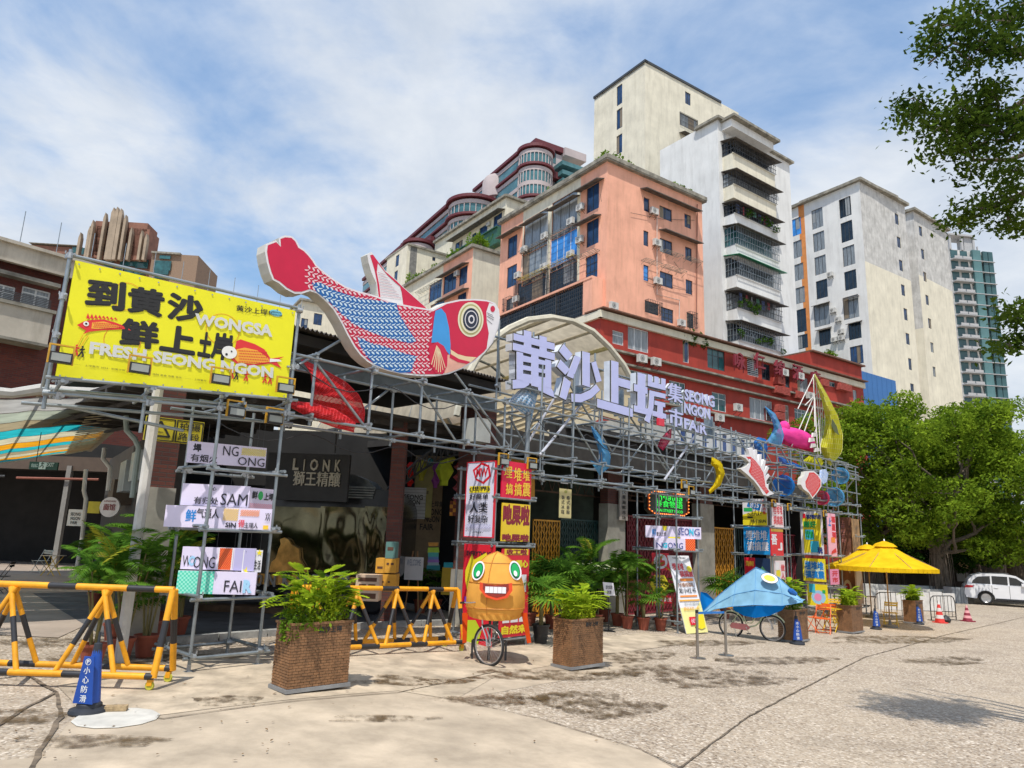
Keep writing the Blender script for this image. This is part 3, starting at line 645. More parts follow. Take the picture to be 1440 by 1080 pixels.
# ---- white balcony tower
fr,zt=bfr(1009,167,70,math.radians(36));frL=Fr(fr.o[0],fr.o[1],math.radians(-55))
B=Bld('white_balcony_tower','white tower block with a stack of caged balconies and green awning','building',*fr.o)
kR=kx(fr,1110,232);k1=kx(fr,1030,180);kL=kx(frL,984,180)
cc=[]
for i,y in enumerate((595,765,950)): cc.append(('H',(945,y,977,y+90),{'g':GLD,'nx':1,'grille':0}))
B.face(fr,0,kR,0,zt,cc,[WHR]);B.face(frL,kL-6,0,0,zt,[],[WHR])
z2=fr.p(1085,212)[1]
kb0=kx(fr,1031,250,-1.3);kb1=kx(fr,1088,215,-1.3)
TOPS=[('H',560),('H',752),('H',925),('C',75),('C',250),('C',450),('C',650)]
FLR=[(665,'H'),(850,'H'),(1010,'H')]
lev=[]
for c,ya,yb,yc in (('H',595,668,760),('H',775,850,930),('H',960,1020,1080),('C',90,195,262),('C',262,370,438),('C',465,560,630),('C',640,745,835)):
    xx=1000 if c=='H' else 345
    za=fr.p(*cvt(c,(xx,ya)),-1.3)[1];zb=fr.p(*cvt(c,(xx,yb)),-1.3)[1];zc=fr.p(*cvt(c,(xx,yc)),-1.3)[1]
    lev.append((za,zb,zc))
Wb=kb1-kb0
for i,(za,zb,zc) in enumerate(lev):
    # solid parapet band, dark recess with cage above it, canopy
    mb=MB();mb.box(0,Wb,-1.3,0,0,max(.6,zb-zc));mb.box(-.03,Wb+.03,-1.36,-1.3,max(.6,zb-zc)-.08,max(.6,zb-zc)+.04)
    B.part('balcony',mb,CREAM2 if i<2 else WHR,fr,kb0,0,zc)
    mb=MB();mb.box(.05,Wb-.05,-.55,0,0,za-zb);B.part('balcony_window',mb,[GLD,GLC,GLD,GLG,GLD,GLC,GLD][i],fr,kb0,0,zb)
    mb=MB();h_=za-zb
    for j in range(int(Wb/.3)+1): mb.box(j*.3-.02,j*.3+.02,-1.52,-1.48,0,h_)
    for j in range(4): mb.box(0,Wb,-1.525,-1.475,h_*j/3-.02,h_*j/3+.02);mb.box(-.02,.02,-1.5,0,h_*j/3-.02,h_*j/3+.02)
    for j in range(5): mb.box(-.02,.02,-1.5*j/4-.02,-1.5*j/4+.02,0,h_)
    for j in range(8):
        a=random.uniform(.1,Wb-.6);mb.path([(a+.3*math.cos(t)*random.uniform(.7,1),-1.5,h_*.4+.3*math.sin(t)) for t in [k_*PI/4 for k_ in range(8)]],.02,4,closed=True)
    B.part('balcony_cage',mb,[IRON,IRON,IRON,GALV,GALV,IRON,GALV][i],fr,kb0,0,zb)
    mb=MB();mb.add([(-.3,0,.35),(Wb+.4,0,.35),(Wb+.5,-2.0,.0),(-.3,-2.0,.0),(-.3,0,.29),(Wb+.4,0,.29),(Wb+.5,-2.0,-.06),(-.3,-2.0,-.06)],[(0,3,2,1),(4,5,6,7),(3,7,6,2),(0,4,7,3),(1,2,6,5)])
    B.part('awning',mb,M('green_awning',(.01,.22,.10),.5,var=.2) if i==4 else AWN,fr,kb0,0,za,label='green corrugated awning' if i==4 else None)
    if i in (2,5,6):
        sp_=[(random.uniform(0,Wb),-1.6,random.uniform(0,.9),.35,.25,.35,40) for _ in range(9)];o=B.part('balcony_plants',MB().tube((.2,-1.45,0),(.2,-1.45,.5),.04),BARK,fr,kb0,0,zb);leafcloud('foliage',clumps(sp_,1),.12,LF1,parent=o)
    if i in (5,2):
        for j in range(7):
            cl=MB();x=.3+j*Wb/8;hh=random.uniform(.5,1.1);cl.box(x,x+random.uniform(.3,.5),-1.42,-1.40,h_-.1-hh,h_-.1)
            B.part('laundry',cl,[M('cloth_blue',(.08,.12,.3)),M('cloth_red',(.35,.04,.05)),M('cloth_grey',(.3,.3,.32)),M('cloth_green',(.1,.3,.2))][j%4],fr,kb0,0,zb)
mb=MB();mb.box(-.3,k1+.6,-.4,3,-.1,.2);B.part('eaves',mb,LEDGE,fr,0,0,zt);mb=MB();mb.box(kL-.3,.3,-.41,3,-.11,.19);B.part('eaves',mb,LEDGE,frL,0,0,zt)
zt2=fr.p(1040,172,-1.3)[1];mb=MB();mb.box(-.3,Wb+.5,-1.9,2,-.1,.2);mb.box(0,Wb,-1.3,0,-1.0,-.1,1);B.part('eaves',mb,[LEDGE,WHR],fr,kb0,0,zt2)
mb=MB();mb.box(k1+.5,kR+.4,-.42,3,-.1,.15);B.part('eaves',mb,LEDGE,fr,0,0,zt-.4)
mb=MB();mb.tube((kx(fr,1021,250),-.08,0),(kx(fr,1021,250),-.08,zt-.4),.06,6);B.part('drain_pipe',mb,GREYR,fr)
# terrace with bars and plants between the salmon block and this tower
q=bfr(963,470,55,R35)[0];z=dpt(963,472,55).z;bushrow(B,q,0,3,0,z-.6,1.4,9,'terrace_bush',LF1)
# ---- orange striped white block
fr,zt=bfr(1208,254,90,math.radians(34));frL=Fr(fr.o[0],fr.o[1],math.radians(-58))
B=Bld('orange_striped_block','white and cream apartment block with a vertical orange stripe','building',*fr.o)
kR=kx(fr,1272,290);kL=kx(frL,1105,297)
sc_=fr.p(1228,372)[1]
B.face(fr,0,kR,-1,zt,[('D',(668,200,690,260),b1),('D',(678,310,700,370),b1),('D',(688,420,710,480),b1),('D',(698,537,720,597),b1),('D',(710,650,732,713),b1),('D',(720,768,742,828),b1),('D',(732,888,752,948),b1),('D',(742,1008,762,1050),b1)],[CREAM2,GREYR],[(0,1,sc_)])
wl=[('D',b4,{'g':g,'nx':n}) for b4,g,n in (((403,140,464,208),GLD,3),((411,252,472,325),GLD,3),((420,367,482,440),GLC,3),((428,483,490,555),GLD,3),((421,605,501,692),GLC,3),((447,725,512,792),GLD,4),((455,838,522,912),GLB,4),
 ((273,192,330,262),GLC,3),((280,302,338,370),GLC,3),((287,414,345,482),GLC,3),((294,527,352,597),GLD,3),((283,643,362,727),GLC,3),((308,760,368,822),GLD,4),
 ((170,238,226,298),GLBB,2),((176,344,230,405),GLC,2),((182,452,238,512),GLC,2),((188,562,244,622),GLC,2),((194,665,252,760),GLD,2),((202,785,258,838),GLD,3))]
o1=frL.p(*cvt('D',(222,400)))[0];o2=frL.p(*cvt('D',(250,400)))[0];og=frL.p(*cvt('D',(262,548)))[1]
zlow=frL.p(*cvt('D',(520,630)))[1]
B.face(frL,kL,0,-1,zt,wl,[GREYR,ORAN,CREAM2,WHR],[(-99,3),(o1,1),(o2,3)])
for b4 in ((430,605,500,600),(283,640,362,625),(447,725,515,715),(300,755,370,745)): B.awning(frL,'D',b4,.6)
for b4 in ((355,645,392,680),(380,690,415,720),(392,750,428,775),(398,780,432,805),(365,790,395,812),(345,478,375,505)): B.ac(frL,'D',b4)
mb=MB();mb.box(-.4,kR+.4,-.5,9,-.1,.3);B.part('roof',mb,LEDGE,fr,0,0,zt);mb=MB();mb.box(kL-.2,.4,-.5,9,-.11,.29);B.part('eaves',mb,LEDGE,frL,0,0,zt)
bushrow(B,frL,-12,-4,-1.5,frL.p(1150,505)[1]-.5,1.2,18,'terrace_bush')
# ---- second cream slab
fr,zt=bfr(1284,296,101,math.radians(36));frL=Fr(fr.o[0],fr.o[1],math.radians(-50))
B=Bld('cream_slab_block','narrow cream block with one column of small windows right of the orange striped block','building',*fr.o)
kR=kx(fr,1331,324)
B.face(fr,0,kR,-1,zt,[('D',(782,260,802,315),b1),('D',(793,368,812,424),b1),('D',(803,477,822,530),b1),('D',(814,587,833,641),b1),('D',(826,698,845,752),b1),('D',(837,812,856,865),{'g':GLC}),('D',(848,928,866,980),{'g':GLC})],[CREAM2,GREYR],[(0,1,fr.p(1300,390)[1])])
B.face(frL,kx(frL,1268,300),0,-1,zt,[],[CREAM2,GREYR],[(-99,1,fr.p(1284,455)[1])])
mb=MB();mb.box(-.5,kR+.3,-.5,9,-.1,.3);B.part('roof',mb,LEDGE,fr,0,0,zt);mb=MB();mb.box(-9,.5,-.5,3,-.11,.29);B.part('eaves',mb,LEDGE,frL,0,0,zt)
# ---- green glass tower far right
q=dpt(1336,352,250);fr=Fr(q.x,q.y,math.radians(8));B=Bld('green_glass_tower','distant high rise with green glass bays and grey balconies under a roof frame','building',*fr.o)
kR=kx(fr,1392,360);zt=fr.p(1360,352)[1];TG=M('tower_glass',(.05,.125,.135),.2,0,var=.4,vs=.1);TG2=M('tower_glass_light',(.10,.21,.215),.2,var=.3,vs=.1);TW=M('tower_frame',(.42,.42,.42),.7,var=.1)
mb=MB();mb.box(0,kR,0,14,0,zt+2);B.part('wall',mb,GREYR,fr,0,.4,-2)
n=26;dz=zt/n;sl=MB();bay=[MB(),MB(),MB()];bal=MB();gl=MB()
k=[0,kR*.22,kR*.44,kR*.5,kR*.72,kR*.84,kR]
wg=MB();wg.box(.2,k[1]-.5,-.05,0,.9,dz-.3);wgm=wg.mesh('window',TG)
w2=MB();w2.box(0,kR*.2,-1.2,-.1,.2,dz-.15);w2m=w2.mesh('window',TG2);w3=MB();w3.box(0,kR*.115,-.8,-.05,.2,dz-.15);w3m=w3.mesh('window',TG)
sb=MB();sb.box(0,kR*.45,-1.6,.4,-.12,.22);sb.box(.3,kR*.21,-1.65,-1.55,.2,1.1);sb.box(kR*.23,kR*.44,-1.65,-1.55,.2,1.1);sbm=sb.mesh('balcony',TW)
s2=MB();s2.box(kR*.47,kR+.8,-1.3,.4,-.1,.15);s2m=s2.mesh('floor_band',TW)
for i in range(n):
    z=i*dz
    B.part('balcony',sbm,None,fr,0,0,z);B.part('floor_band',s2m,None,fr,0,0,z)
    B.part('window',wgm,None,fr,k[0],.3,z);B.part('window',wgm,None,fr,k[1]+.4,.3,z);B.part('window',w2m,None,fr,k[3],0,z);B.part('window',w3m,None,fr,k[4]+1,0,z);B.part('window',w3m,None,fr,k[5]+1.2,0,z)
mb=MB()
for x in (0,kR*.3,kR*.6): mb.box(x,x+.8,0,.8,0,5.5)
mb.box(-.5,kR*.62,-.5,6,5.5,6.2);mb.box(kR*.4,kR*.6,.5,4,0,5.4);mb.box(kR*.7,kR*.72,0,.5,-6,2);B.part('roof_frame',mb,TW,fr,0,0,zt)
# ---- white and salmon lower blocks left of the salmon block
fr,zt=bfr(*cvt('G',(562,718)),76,R35);frL=Fr(fr.o[0],fr.o[1],L124)
B=Bld('salmon_cream_low_block','lower salmon and cream block with roof bushes just behind the big fish','building',*fr.o)
kR=kx(fr,*cvt('G',(740,775)))+4;kL=kx(frL,*cvt('G',(190,945)))-4
B.face(fr,0,kR,0,zt,[],[CREAM2])
cA=frL.p(*cvt('G',(400,830)))[0]
B.face(frL,kL,0,0,zt,[('G',(488,842,526,915),b1),('G',(403,885,466,948),{'g':GLB,'nx':3}),('G',(325,930,386,992),{'g':GLB,'nx':3}),('G',(478,985,520,1040),b1),('G',(330,1040,400,1100),b1)],[PINK,CREAM],[(-99,1),(cA,0)])
B.awning(frL,'G',(390,888,538,812),.9);B.awning(frL,'G',(390,1015,538,955),.9);B.ac(frL,'G',(452,848,485,882));rack(B,frL,'G',(270,985,390,900))
mb=MB();mb.box(kL,.3,-.4,6,-.2,.15);B.part('eaves',mb,LEDGE,frL,0,0,zt);mb=MB();mb.box(-.3,kR,-.41,6,-.21,.14);B.part('eaves',mb,LEDGE,fr,0,0,zt)
bushrow(B,frL,kL+2,-5,1,zt+.1,2.2,26);bushrow(B,frL,-3,0,1,zt+.1,2.6,8)
fr,zt=bfr(*cvt('G',(740,447)),105,R35);frL=Fr(fr.o[0],fr.o[1],L124)
B=Bld('cream_green_balcony_block','cream block with green lower balconies between the curved mauve towers and the salmon block','building',*fr.o)
kR=kx(fr,*cvt('G',(860,495)))+3;kL=kx(frL,*cvt('G',(440,670)))-6
B.face(fr,0,kR,0,zt,[],[CREAM2]);B.face(frL,kL,0,0,zt,[('G',(672,560,714,625),b1),('G',(595,622,634,690),b1),('G',(555,655,575,700),b1),('G',(465,705,500,750),b1)],[CREAM])
B.awning(frL,'G',(450,695,735,520),1.4);B.ac(frL,'G',(625,580,655,615));B.ac(frL,'G',(590,690,615,715))
z=frL.p(*cvt('G',(600,700)))[1];mb=MB();mb.box(-16,-.2,-1.2,0,-2.6,0);mb.box(-16,-.2,-1.5,0,0,.15);B.part('green_balcony',mb,M('green_panel',(.03,.12,.07),.5,var=.3),frL,0,0,z)
mb=MB();mb.box(kL,.3,-.5,6,-.2,.2);B.part('eaves',mb,LEDGE,frL,0,0,zt);mb=MB();mb.box(-.3,kR,-.51,6,-.21,.19);B.part('eaves',mb,LEDGE,fr,0,0,zt)
bushrow(B,frL,-6,-.5,-1.2,z-2.6,2.4,12)
fr,zt=bfr(*cvt('G',(205,712)),115,R35);frL=Fr(fr.o[0],fr.o[1],L124)
B=Bld('white_stained_block','off white block with a black rain stain on its corner behind the roof bushes','building',*fr.o)
kR=kx(fr,*cvt('G',(385,752)))+3;kL=kx(frL,*cvt('G',(95,790)))
B.face(fr,0,kR,0,zt,[('G',(340,775,355,800),b1)],[CREAM2]);B.face(frL,kL,0,0,zt,[('G',(142,772,156,822),b1),('G',(134,858,148,905),b1)],[CREAM2])
mb=MB();mb.box(0,kR,-.3,9,0,.35);B.part('roof',mb,LEDGE,fr,0,0,zt);mb=MB();mb.box(.6,1.9,-.03,0,-11,0);B.part('rain_stain',mb,CONC,fr,0,0,zt)
# ---- mauve building with curved towers
MAU=M('mauve_render',(.47,.40,.39),.8,var=.1,vs=.2);MAR=M('maroon_band',(.13,.022,.028),.6,var=.15);MG=M('mauve_glass',(.08,.20,.22),.15,var=.35,vs=.2)
q=dpt(*cvt('G',(860,300)),185)
B=Bld('curved_mauve_building','mauve high rise with three rounded glass ends and maroon roof bands','building',q.x,q.y)
def ctower(px,py,Y,rpx,floors,top2=None,dep=20):
    """round ended tower: px,py = centre of the maroon roof edge"""
    c=dpt(px,py,Y);sc_=Y*1.0/F_/.96;r=rpx*sc_;fr=Fr(c.x,c.y+r,math.radians(30));z=c.z
    def ell(rad,z0,z1,m,mats,name,a0=-205,a1=-20,fr=fr):
        mb=MB();n=20;vs=[]
        ang=[math.radians(a0+(a1-a0)*i/n) for i in range(n+1)]
        P=[(rad*math.cos(t),rad*math.sin(t)) for t in ang]
        P=[P[0]]+P+[P[-1]];P[0]=(P[1][0],dep);P[-1]=(P[-2][0],dep)
        vs=[(x,y,z0) for x,y in P]+[(x,y,z1) for x,y in P];k=len(P)
        mb.add(vs,[(i,i+1,k+i+1,k+i) for i in range(k-1)]+[tuple(range(k,2*k)),tuple(range(k-1,-1,-1))],m);return B.part(name,mb,mats,fr,0,0,0)
    ell(r*1.08,z-.5,z+.4,0,MAR,'roof_band')
    zz=z-1
    for i in range(floors):
        ell(r*.97,zz-1.2,zz,0,MAU,'wall');ell(r*.93,zz-4.4,zz-1.2,0,MG,'glass_band')
        mb=MB()
        for j in range(15):
            t=math.radians(-205+185*j/14);mb.tube((r*.95*math.cos(t),r*.95*math.sin(t),zz-4.4),(r*.95*math.cos(t),r*.95*math.sin(t),zz-1.2),.16,4)
        B.part('mullion',mb,MAU,fr);zz-=4.4
        if i==0 or i==2: ell(r*1.08,zz-.55,zz+.1,0,MAR,'balcony_band');zz-=.9
    ell(r*.95,10,zz,0,MAU,'wall')
ctower(*cvt('G',(905,165)),180,27,5,dep=30);ctower(*cvt('G',(560,440)),190,40,3,dep=40);ctower(*cvt('G',(255,680)),200,22,2,dep=40)
def fbox(name,c,x0,y0,x1,y1,Y,dep,mat,lab=None,bb=None,ang=30):
    a=dpt(*cvt(c,(x0,y0)),Y);e=dpt(*cvt(c,(x1,y1)),Y);fr=Fr(a.x,a.y,math.radians(ang));k=fr.p(*cvt(c,(x1,y0)))[0];mb=MB();mb.box(0,k,0,dep,min(a.z,e.z),max(a.z,e.z));return (bb or B).part(name,mb,mat,fr),fr,k
_,f1,k1=fbox('wall','G',905,180,1045,470,186,24,MAU);zt=f1.p(*cvt('G',(1000,170)))[1]
f1_=f1;B.win(Fr(*f1.w(0,-.1)[:2],f1.a),(f1.p(*cvt('G',(957,195)))[0],f1.p(*cvt('G',(1010,205)))[0],f1.p(*cvt('G',(957,255)))[1],f1.p(*cvt('G',(957,195)))[1]),nx=3,g=MG)
fbox('roof_band','G',900,130,1060,165,185,24,MAR);fbox('balcony_band','G',925,285,1045,325,184,10,MAR);fbox('roof_room','G',1060,180,1175,225,189,14,MAU)
for y in (250,300,345): fbox('balcony','G',1045,y,1160,y+26,185,10,MG)
fbox('wall','G',680,400,830,560,196,20,MAU);fbox('roof_band','G',690,385,815,415,195,20,MAR,ang=30);fbox('wall','G',330,680,440,780,205,20,MAU);fbox('roof_band','G',330,660,430,690,204,20,MAR)
a=dpt(*cvt('G',(700,380)),200);mb=MB();mb.lathe([(5,-6),(5,0),(4.4,1.2),(2.5,2.1),(0,2.4)],20);o=obj('water_tank',mb,MAU,B.r,smooth=True);o.location=a-B.o
# ---- left skyline: brown crowned tower
q=dpt(160,385,230);fr=Fr(q.x,q.y,math.radians(4));B=Bld('crowned_brown_tower','distant brown apartment tower with a stepped crown of pale fins','building',*fr.o)
BRK=M('brown_brickwork',(.26,.12,.08),.85,var=.2,vs=.4);BEI=M('beige_fin',(.36,.28,.20),.85,var=.15,vs=.3)
def lb(name,x0,y0,x1,y1,dd,dep,mat):
    p=cvt('L',(x0,y0,x1,y1));a=fr.p(p[0],p[1],dd);e=fr.p(p[2],p[3],dd);mb=MB();mb.box(a[0],e[0],0,dep,min(a[1],e[1]),max(a[1],e[1]));return B.part(name,mb,mat,fr,0,dd,0)
lb('wall',140,185,400,900,4,20,BRK);lb('wall',380,235,740,900,2,26,BRK);lb('wall',735,225,868,900,-1,20,M('brown_render',(.27,.18,.12),.85,var=.15));lb('parapet',138,175,385,188,3,20,LEDGE);lb('parapet',730,215,868,232,-2,20,LEDGE)
for x0,y0,x1,y1 in ((470,95,700,262),(462,70,520,240),(600,75,690,240),(520,110,600,235)): lb('crown_block',x0,y0,x1,y1,0,8,BRK)
for x,y in ((395,145),(440,115),(455,85),(515,50),(555,25),(572,22),(590,30),(612,60),(640,120),(690,135),(712,150)):
    p=cvt('L',(x,y));kk,zt_=fr.p(p[0],p[1],-1);zb_=fr.p(p[0],cvt('L',(x,265))[1],-1)[1];w_=.42 if x not in (555,572,590) else .6
    mb=MB();mb.prism([(kk-w_,zb_),(kk+w_,zb_),(kk+w_,zt_-1),(kk,zt_+1),(kk-w_,zt_-1)],-1.2,.6);B.part('crown_fin',mb,BEI,fr,0,-1,0)
for x0,y0,x1,y1 in ((150,210,205,240),(225,222,275,250),(290,230,340,262),(390,200,430,235),(600,205,655,240),(500,245,550,270),(585,235,650,290),(655,255,710,300),(745,260,820,310),(745,305,810,330),(440,250,490,275),(600,295,640,330),(770,235,820,255),(350,195,375,225),(745,335,810,350),(645,310,700,330),(560,290,590,315),(500,280,540,300)):
    lb('window',x0,y0,x1,y1,-1.6 if x0>730 else (1.4 if x0>380 else 3.4),.3,GLG)
# ---- beige block behind the fish tail
q=dpt(445,430,130);fr=Fr(q.x,q.y,math.radians(30));B=Bld('beige_flat_block','small beige apartment block seen under the fish tail','building',*fr.o)
k0=kx(fr,420,470);k1=kx(fr,478,470);zt=fr.p(430,424)[1]
B.face(fr,k0,k1+6,0,zt,[(None,(424,447,432,462),b1),(None,(442,440,452,458),b1),(None,(424,475,433,490),b1),(None,(441,470,453,486),b1),(None,(460,485,470,500),b1)],[CREAM2]);B.face(Fr(*fr.w(k0)[:2],math.radians(-58)),-8,0,0,zt,[],[CREAM2])
mb=MB();mb.box(k0-.5,k1+6,-.6,8,0,.4);B.part('roof',mb,LEDGE,fr,0,0,zt)
# ---- left brick building
BRL=Mbrick('old_red_brick',(.17,.035,.022),(.11,.025,.02),(.09,.06,.05))
fr=Fr(*dpt(60,500,26)[:2],math.radians(50));B=Bld('red_brick_building','old dark red brick building with cream concrete bands and balcony box at the left edge','building',*fr.o)
OFFW=M('offwhite_concrete',(.50,.45,.37),.9,var=.18,vs=.8,dirt=.55,streak=1.4)
def fz(x,y,d=0,c='L'): p=cvt(c,(x,y));return fr.p(p[0],p[1],d)
kE=kx(fr,*cvt('L',(345,500)));kW=kx(fr,-200,500);zt=fz(300,265)[1]
B.face(fr,kW,kE+4,5.0,zt,[('L',(110,382,232,498),{'nx':2,'ny':2,'f':ALW,'g':GLC}),('L',(-90,350,58,495),{'nx':3,'ny':2,'f':ALW,'g':GLC}),('L',(270,825,350,880),{'nx':2,'f':ALW,'g':GLB}),('L',(355,830,405,885),{'nx':2,'f':ALW,'g':GLB})],[BRL])
mb=MB();za=fz(330,350)[1];mb.box(kW,kE+4,-.35,-.003,za,zt);mb.box(kW,kE+4,-.5,-.003,zt,zt+.12);mb.box(kW,kE+4,-.55,-.35,za-.1,za);B.part('concrete_band',mb,OFFW,fr)
a=fz(235,385,-.3);mb=MB();mb.box(kx(fr,-50,385),a[0]+.35,-.45,-.003,a[1],a[1]+.14);B.part('lintel',mb,LEDGE,fr)
a=fz(255,520,-.8);e=fz(215,665,-.8);mb=MB();mb.box(kW,a[0],-.8,-.003,e[1],a[1]);mb.box(kW,a[0]+.08,-.9,-.003,a[1],a[1]+.12,1);mb.box(kW,a[0]+.02,-.85,-.003,e[1]-.1,e[1],1);B.part('balcony_box',mb,[OFFW,LEDGE],fr)
mb=MB();z_=a[1]+.12
for i in range(6): mb.box(a[0]-3.2,a[0]-.1,-.75,-.72,z_+.05+i*.06,z_+.08+i*.06)
B.part('plant_rack',mb,IRON,fr)
pm=MB().tube((0,0,0),(0,0,1.3),.015,4).mesh('railing_post',GALV);rm_=MB().tube((0,0,0),(kE-3-kW,0,0),.008,4).mesh('railing_wire',GALV)
for i in range(14): B.part('railing_post',pm,None,fr,kW+i*1.2,-.3,zt+.1)
for j in range(4): B.part('railing_wire',rm_,None,fr,kW,-.3,zt+.4+j*.3)
# ================================================================ market halls behind the scaffold
BRM=Mbrick('hall_brick',(.16,.05,.035),(.10,.035,.03),(.07,.06,.055))
DARKW=M('near_black_wall',(.018,.017,.016),.9,var=.3,vs=1)  # even near-black colour for the inner hall walls
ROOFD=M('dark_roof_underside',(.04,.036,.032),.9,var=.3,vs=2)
STEELG=M('grey_steel_beam',(.16,.19,.20),.6,.2,var=.2,dirt=.3)
TANW=M('tan_siding',(.55,.45,.28),.8,var=.15,vs=1,dirt=.3)
def F(x,y,d=0): return FA.p(x,y,d)
hall=fthing('market_hall','dark open market hall with brick pillars, steel roof beams and folding gates behind the scaffold','building',FA)
def hp(name,mb,mats,parent=None,**k): return obj(name,mb,mats,parent or hall,**k)
def hbox(name,s0,s1,d0,d1,z0,z1,mat,parent=None,**k):
    mb=MB();mb.box(s0,s1,d0,d1,z0,z1);return hp(name,mb,mat,parent,**k)
# roof of the left bay: corrugated sheets on beams
mb=MB();n=70
for i in range(n):
    x0=.6+7.2*i/n;x1=.6+7.2*(i+1)/n;xm=(x0+x1)/2
    D_=12 if xm<4.2 else 6.2;e_=.061*(D_-1.5);mb.add([(x0,1.5,5.80),(xm,1.5,5.86),(xm,D_,5.86+e_),(x0,D_,5.80+e_)],[(0,1,2,3)]);mb.add([(xm,1.5,5.86),(x1,1.5,5.80),(x1,D_,5.80+e_),(xm,D_,5.86+e_)],[(0,1,2,3)])
hp('corrugated_roof',mb,M('corrugated_sheet',(.10,.085,.075),.8,.1,var=.35,vs=2))
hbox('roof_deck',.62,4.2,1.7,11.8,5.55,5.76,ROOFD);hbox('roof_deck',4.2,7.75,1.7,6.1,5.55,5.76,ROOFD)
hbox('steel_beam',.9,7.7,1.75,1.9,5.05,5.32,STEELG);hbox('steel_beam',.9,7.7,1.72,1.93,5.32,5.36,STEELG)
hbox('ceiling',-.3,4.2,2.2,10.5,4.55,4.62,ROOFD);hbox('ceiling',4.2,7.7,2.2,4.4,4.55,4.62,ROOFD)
for i in range(9): hbox('ceiling_rib',-.3,7.7 if i<1 else 4.2,2.6+i*.9,2.68+i*.9,4.42,4.55,M('ceiling_rib',(.05,.045,.04),.8,var=.3))
for i in range(6): hbox('ceiling_purlin',.2+i*1.4,.26+i*1.4,2.2,10.5 if i<3 else 3.6,4.35,4.42,M('ceiling_rib'))
# curved lattice truss over the lantern court
tr=MB();L0=[];L1=[]
for i in range(13):
    t=i/12;p=dpt(545+t*112,700-62*math.sin(t*PI/2),19);q=dpt(545+t*112,688-66*math.sin(t*PI/2)-8*t,19);L0.append(p);L1.append(q)
tr.path(L0,.035,5);tr.path(L1,.035,5)
for i in range(12): tr.tube(L0[i],L1[i+1],.02,4);tr.tube(L1[i],L0[i],.02,4)
o=obj('roof_truss',tr,IRON);setp(o,'curved dark lattice truss above the hanging lanterns','truss')
# brick pillars
def pillar(s,d,w_,zt,zc,name='brick_pillar',wd=None):
    mb=MB();z0=gz(FA.w(s,d).x)-.1;wd=wd or w_;mb.box(s,s+w_,d,d+wd,zc,zt);o=hp(name,mb,BRM)
    mb=MB();mb.box(s-.03,s+w_+.03,d-.03,d+wd+.03,z0,zc);obj('plinth',mb,OFFC,o)
    return o
OFFC=M('offwhite_plinth',(.36,.34,.29),.85,var=.2,vs=2,dirt=.5)
k,_=F(672,600,2);k2,_=F(698,600,2);pillar(k,2,k2-k,5.2,1.2)
a=F(662,588,1.7);e=F(679,624,1.7);hbox('switch_box',a[0],e[0],1.45,1.98,e[1],a[1],M('grey_box',(.5,.52,.5),.5,var=.1))
for x0,x1,yt in ((855,883,676),(984,1006,690),(1085,1100,700)):
    a=F(x0,yt,3.0);e=F(x1,yt,3.0);zc=F(x0,708,3.0)[1];pillar(a[0],3.0,(e[0]-a[0])*.8,4.6,zc,wd=.3)
k=F(222,600,1.95)[0];k2=F(256,600,1.95)[0];zc=F(235,686,1.9)[1];pillar(k,1.95,k2-k,4.55,zc,wd=.35)
# vertical name board on a pillar
a=F(871,688,2.9);e=F(882,732,2.9);mb=MB();mb.box(a[0],e[0],2.88,2.93,e[1],a[1]);hp('name_board',mb,M('board_grey',(.42,.38,.34),.7))
mb=MB()
for i,ch in enumerate('水果海鲜市场'): h_=(a[1]-e[1])/6;text(mb,ch,a[0]+.12,e[0]-.12,a[1]-h_*(i+.9),a[1]-h_*(i+.1),2.87,0,.02)
hp('lettering',mb,INK)
# right hall roof, back wall, end wall
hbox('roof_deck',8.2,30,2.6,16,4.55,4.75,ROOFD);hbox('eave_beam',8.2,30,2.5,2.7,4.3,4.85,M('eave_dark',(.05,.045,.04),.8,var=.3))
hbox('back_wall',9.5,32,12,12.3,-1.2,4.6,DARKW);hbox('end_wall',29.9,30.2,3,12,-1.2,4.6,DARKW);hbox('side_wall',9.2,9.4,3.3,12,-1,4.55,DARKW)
for i in range(9): hbox('roof_rafter',9+i*2.5,9.1+i*2.5,2.7,12,4.3,4.5,IRON)
# lattice girders under the eave
for (x0,y0,x1,y1,dd) in ((750,690,905,705,3.6),(880,700,1050,712,5)):
    a=F(x0,y0,dd);e=F(x1,y1,dd);mb=MB();n=14;z=(a[1]+e[1])/2
    mb.bar((a[0],dd,z),(e[0],dd,z),.05,.05);mb.bar((a[0],dd,z+.5),(e[0],dd,z+.5),.05,.05)
    for i in range(n): x=a[0]+(e[0]-a[0])*i/n;x2=a[0]+(e[0]-a[0])*(i+1)/n;mb.bar((x,dd,z),((x+x2)/2,dd,z+.5),.02,.02);mb.bar(((x+x2)/2,dd,z+.5),(x2,dd,z),.02,.02)
    hp('lattice_girder',mb,M('rusty_iron',(.10,.06,.04),.8,.3,var=.4))
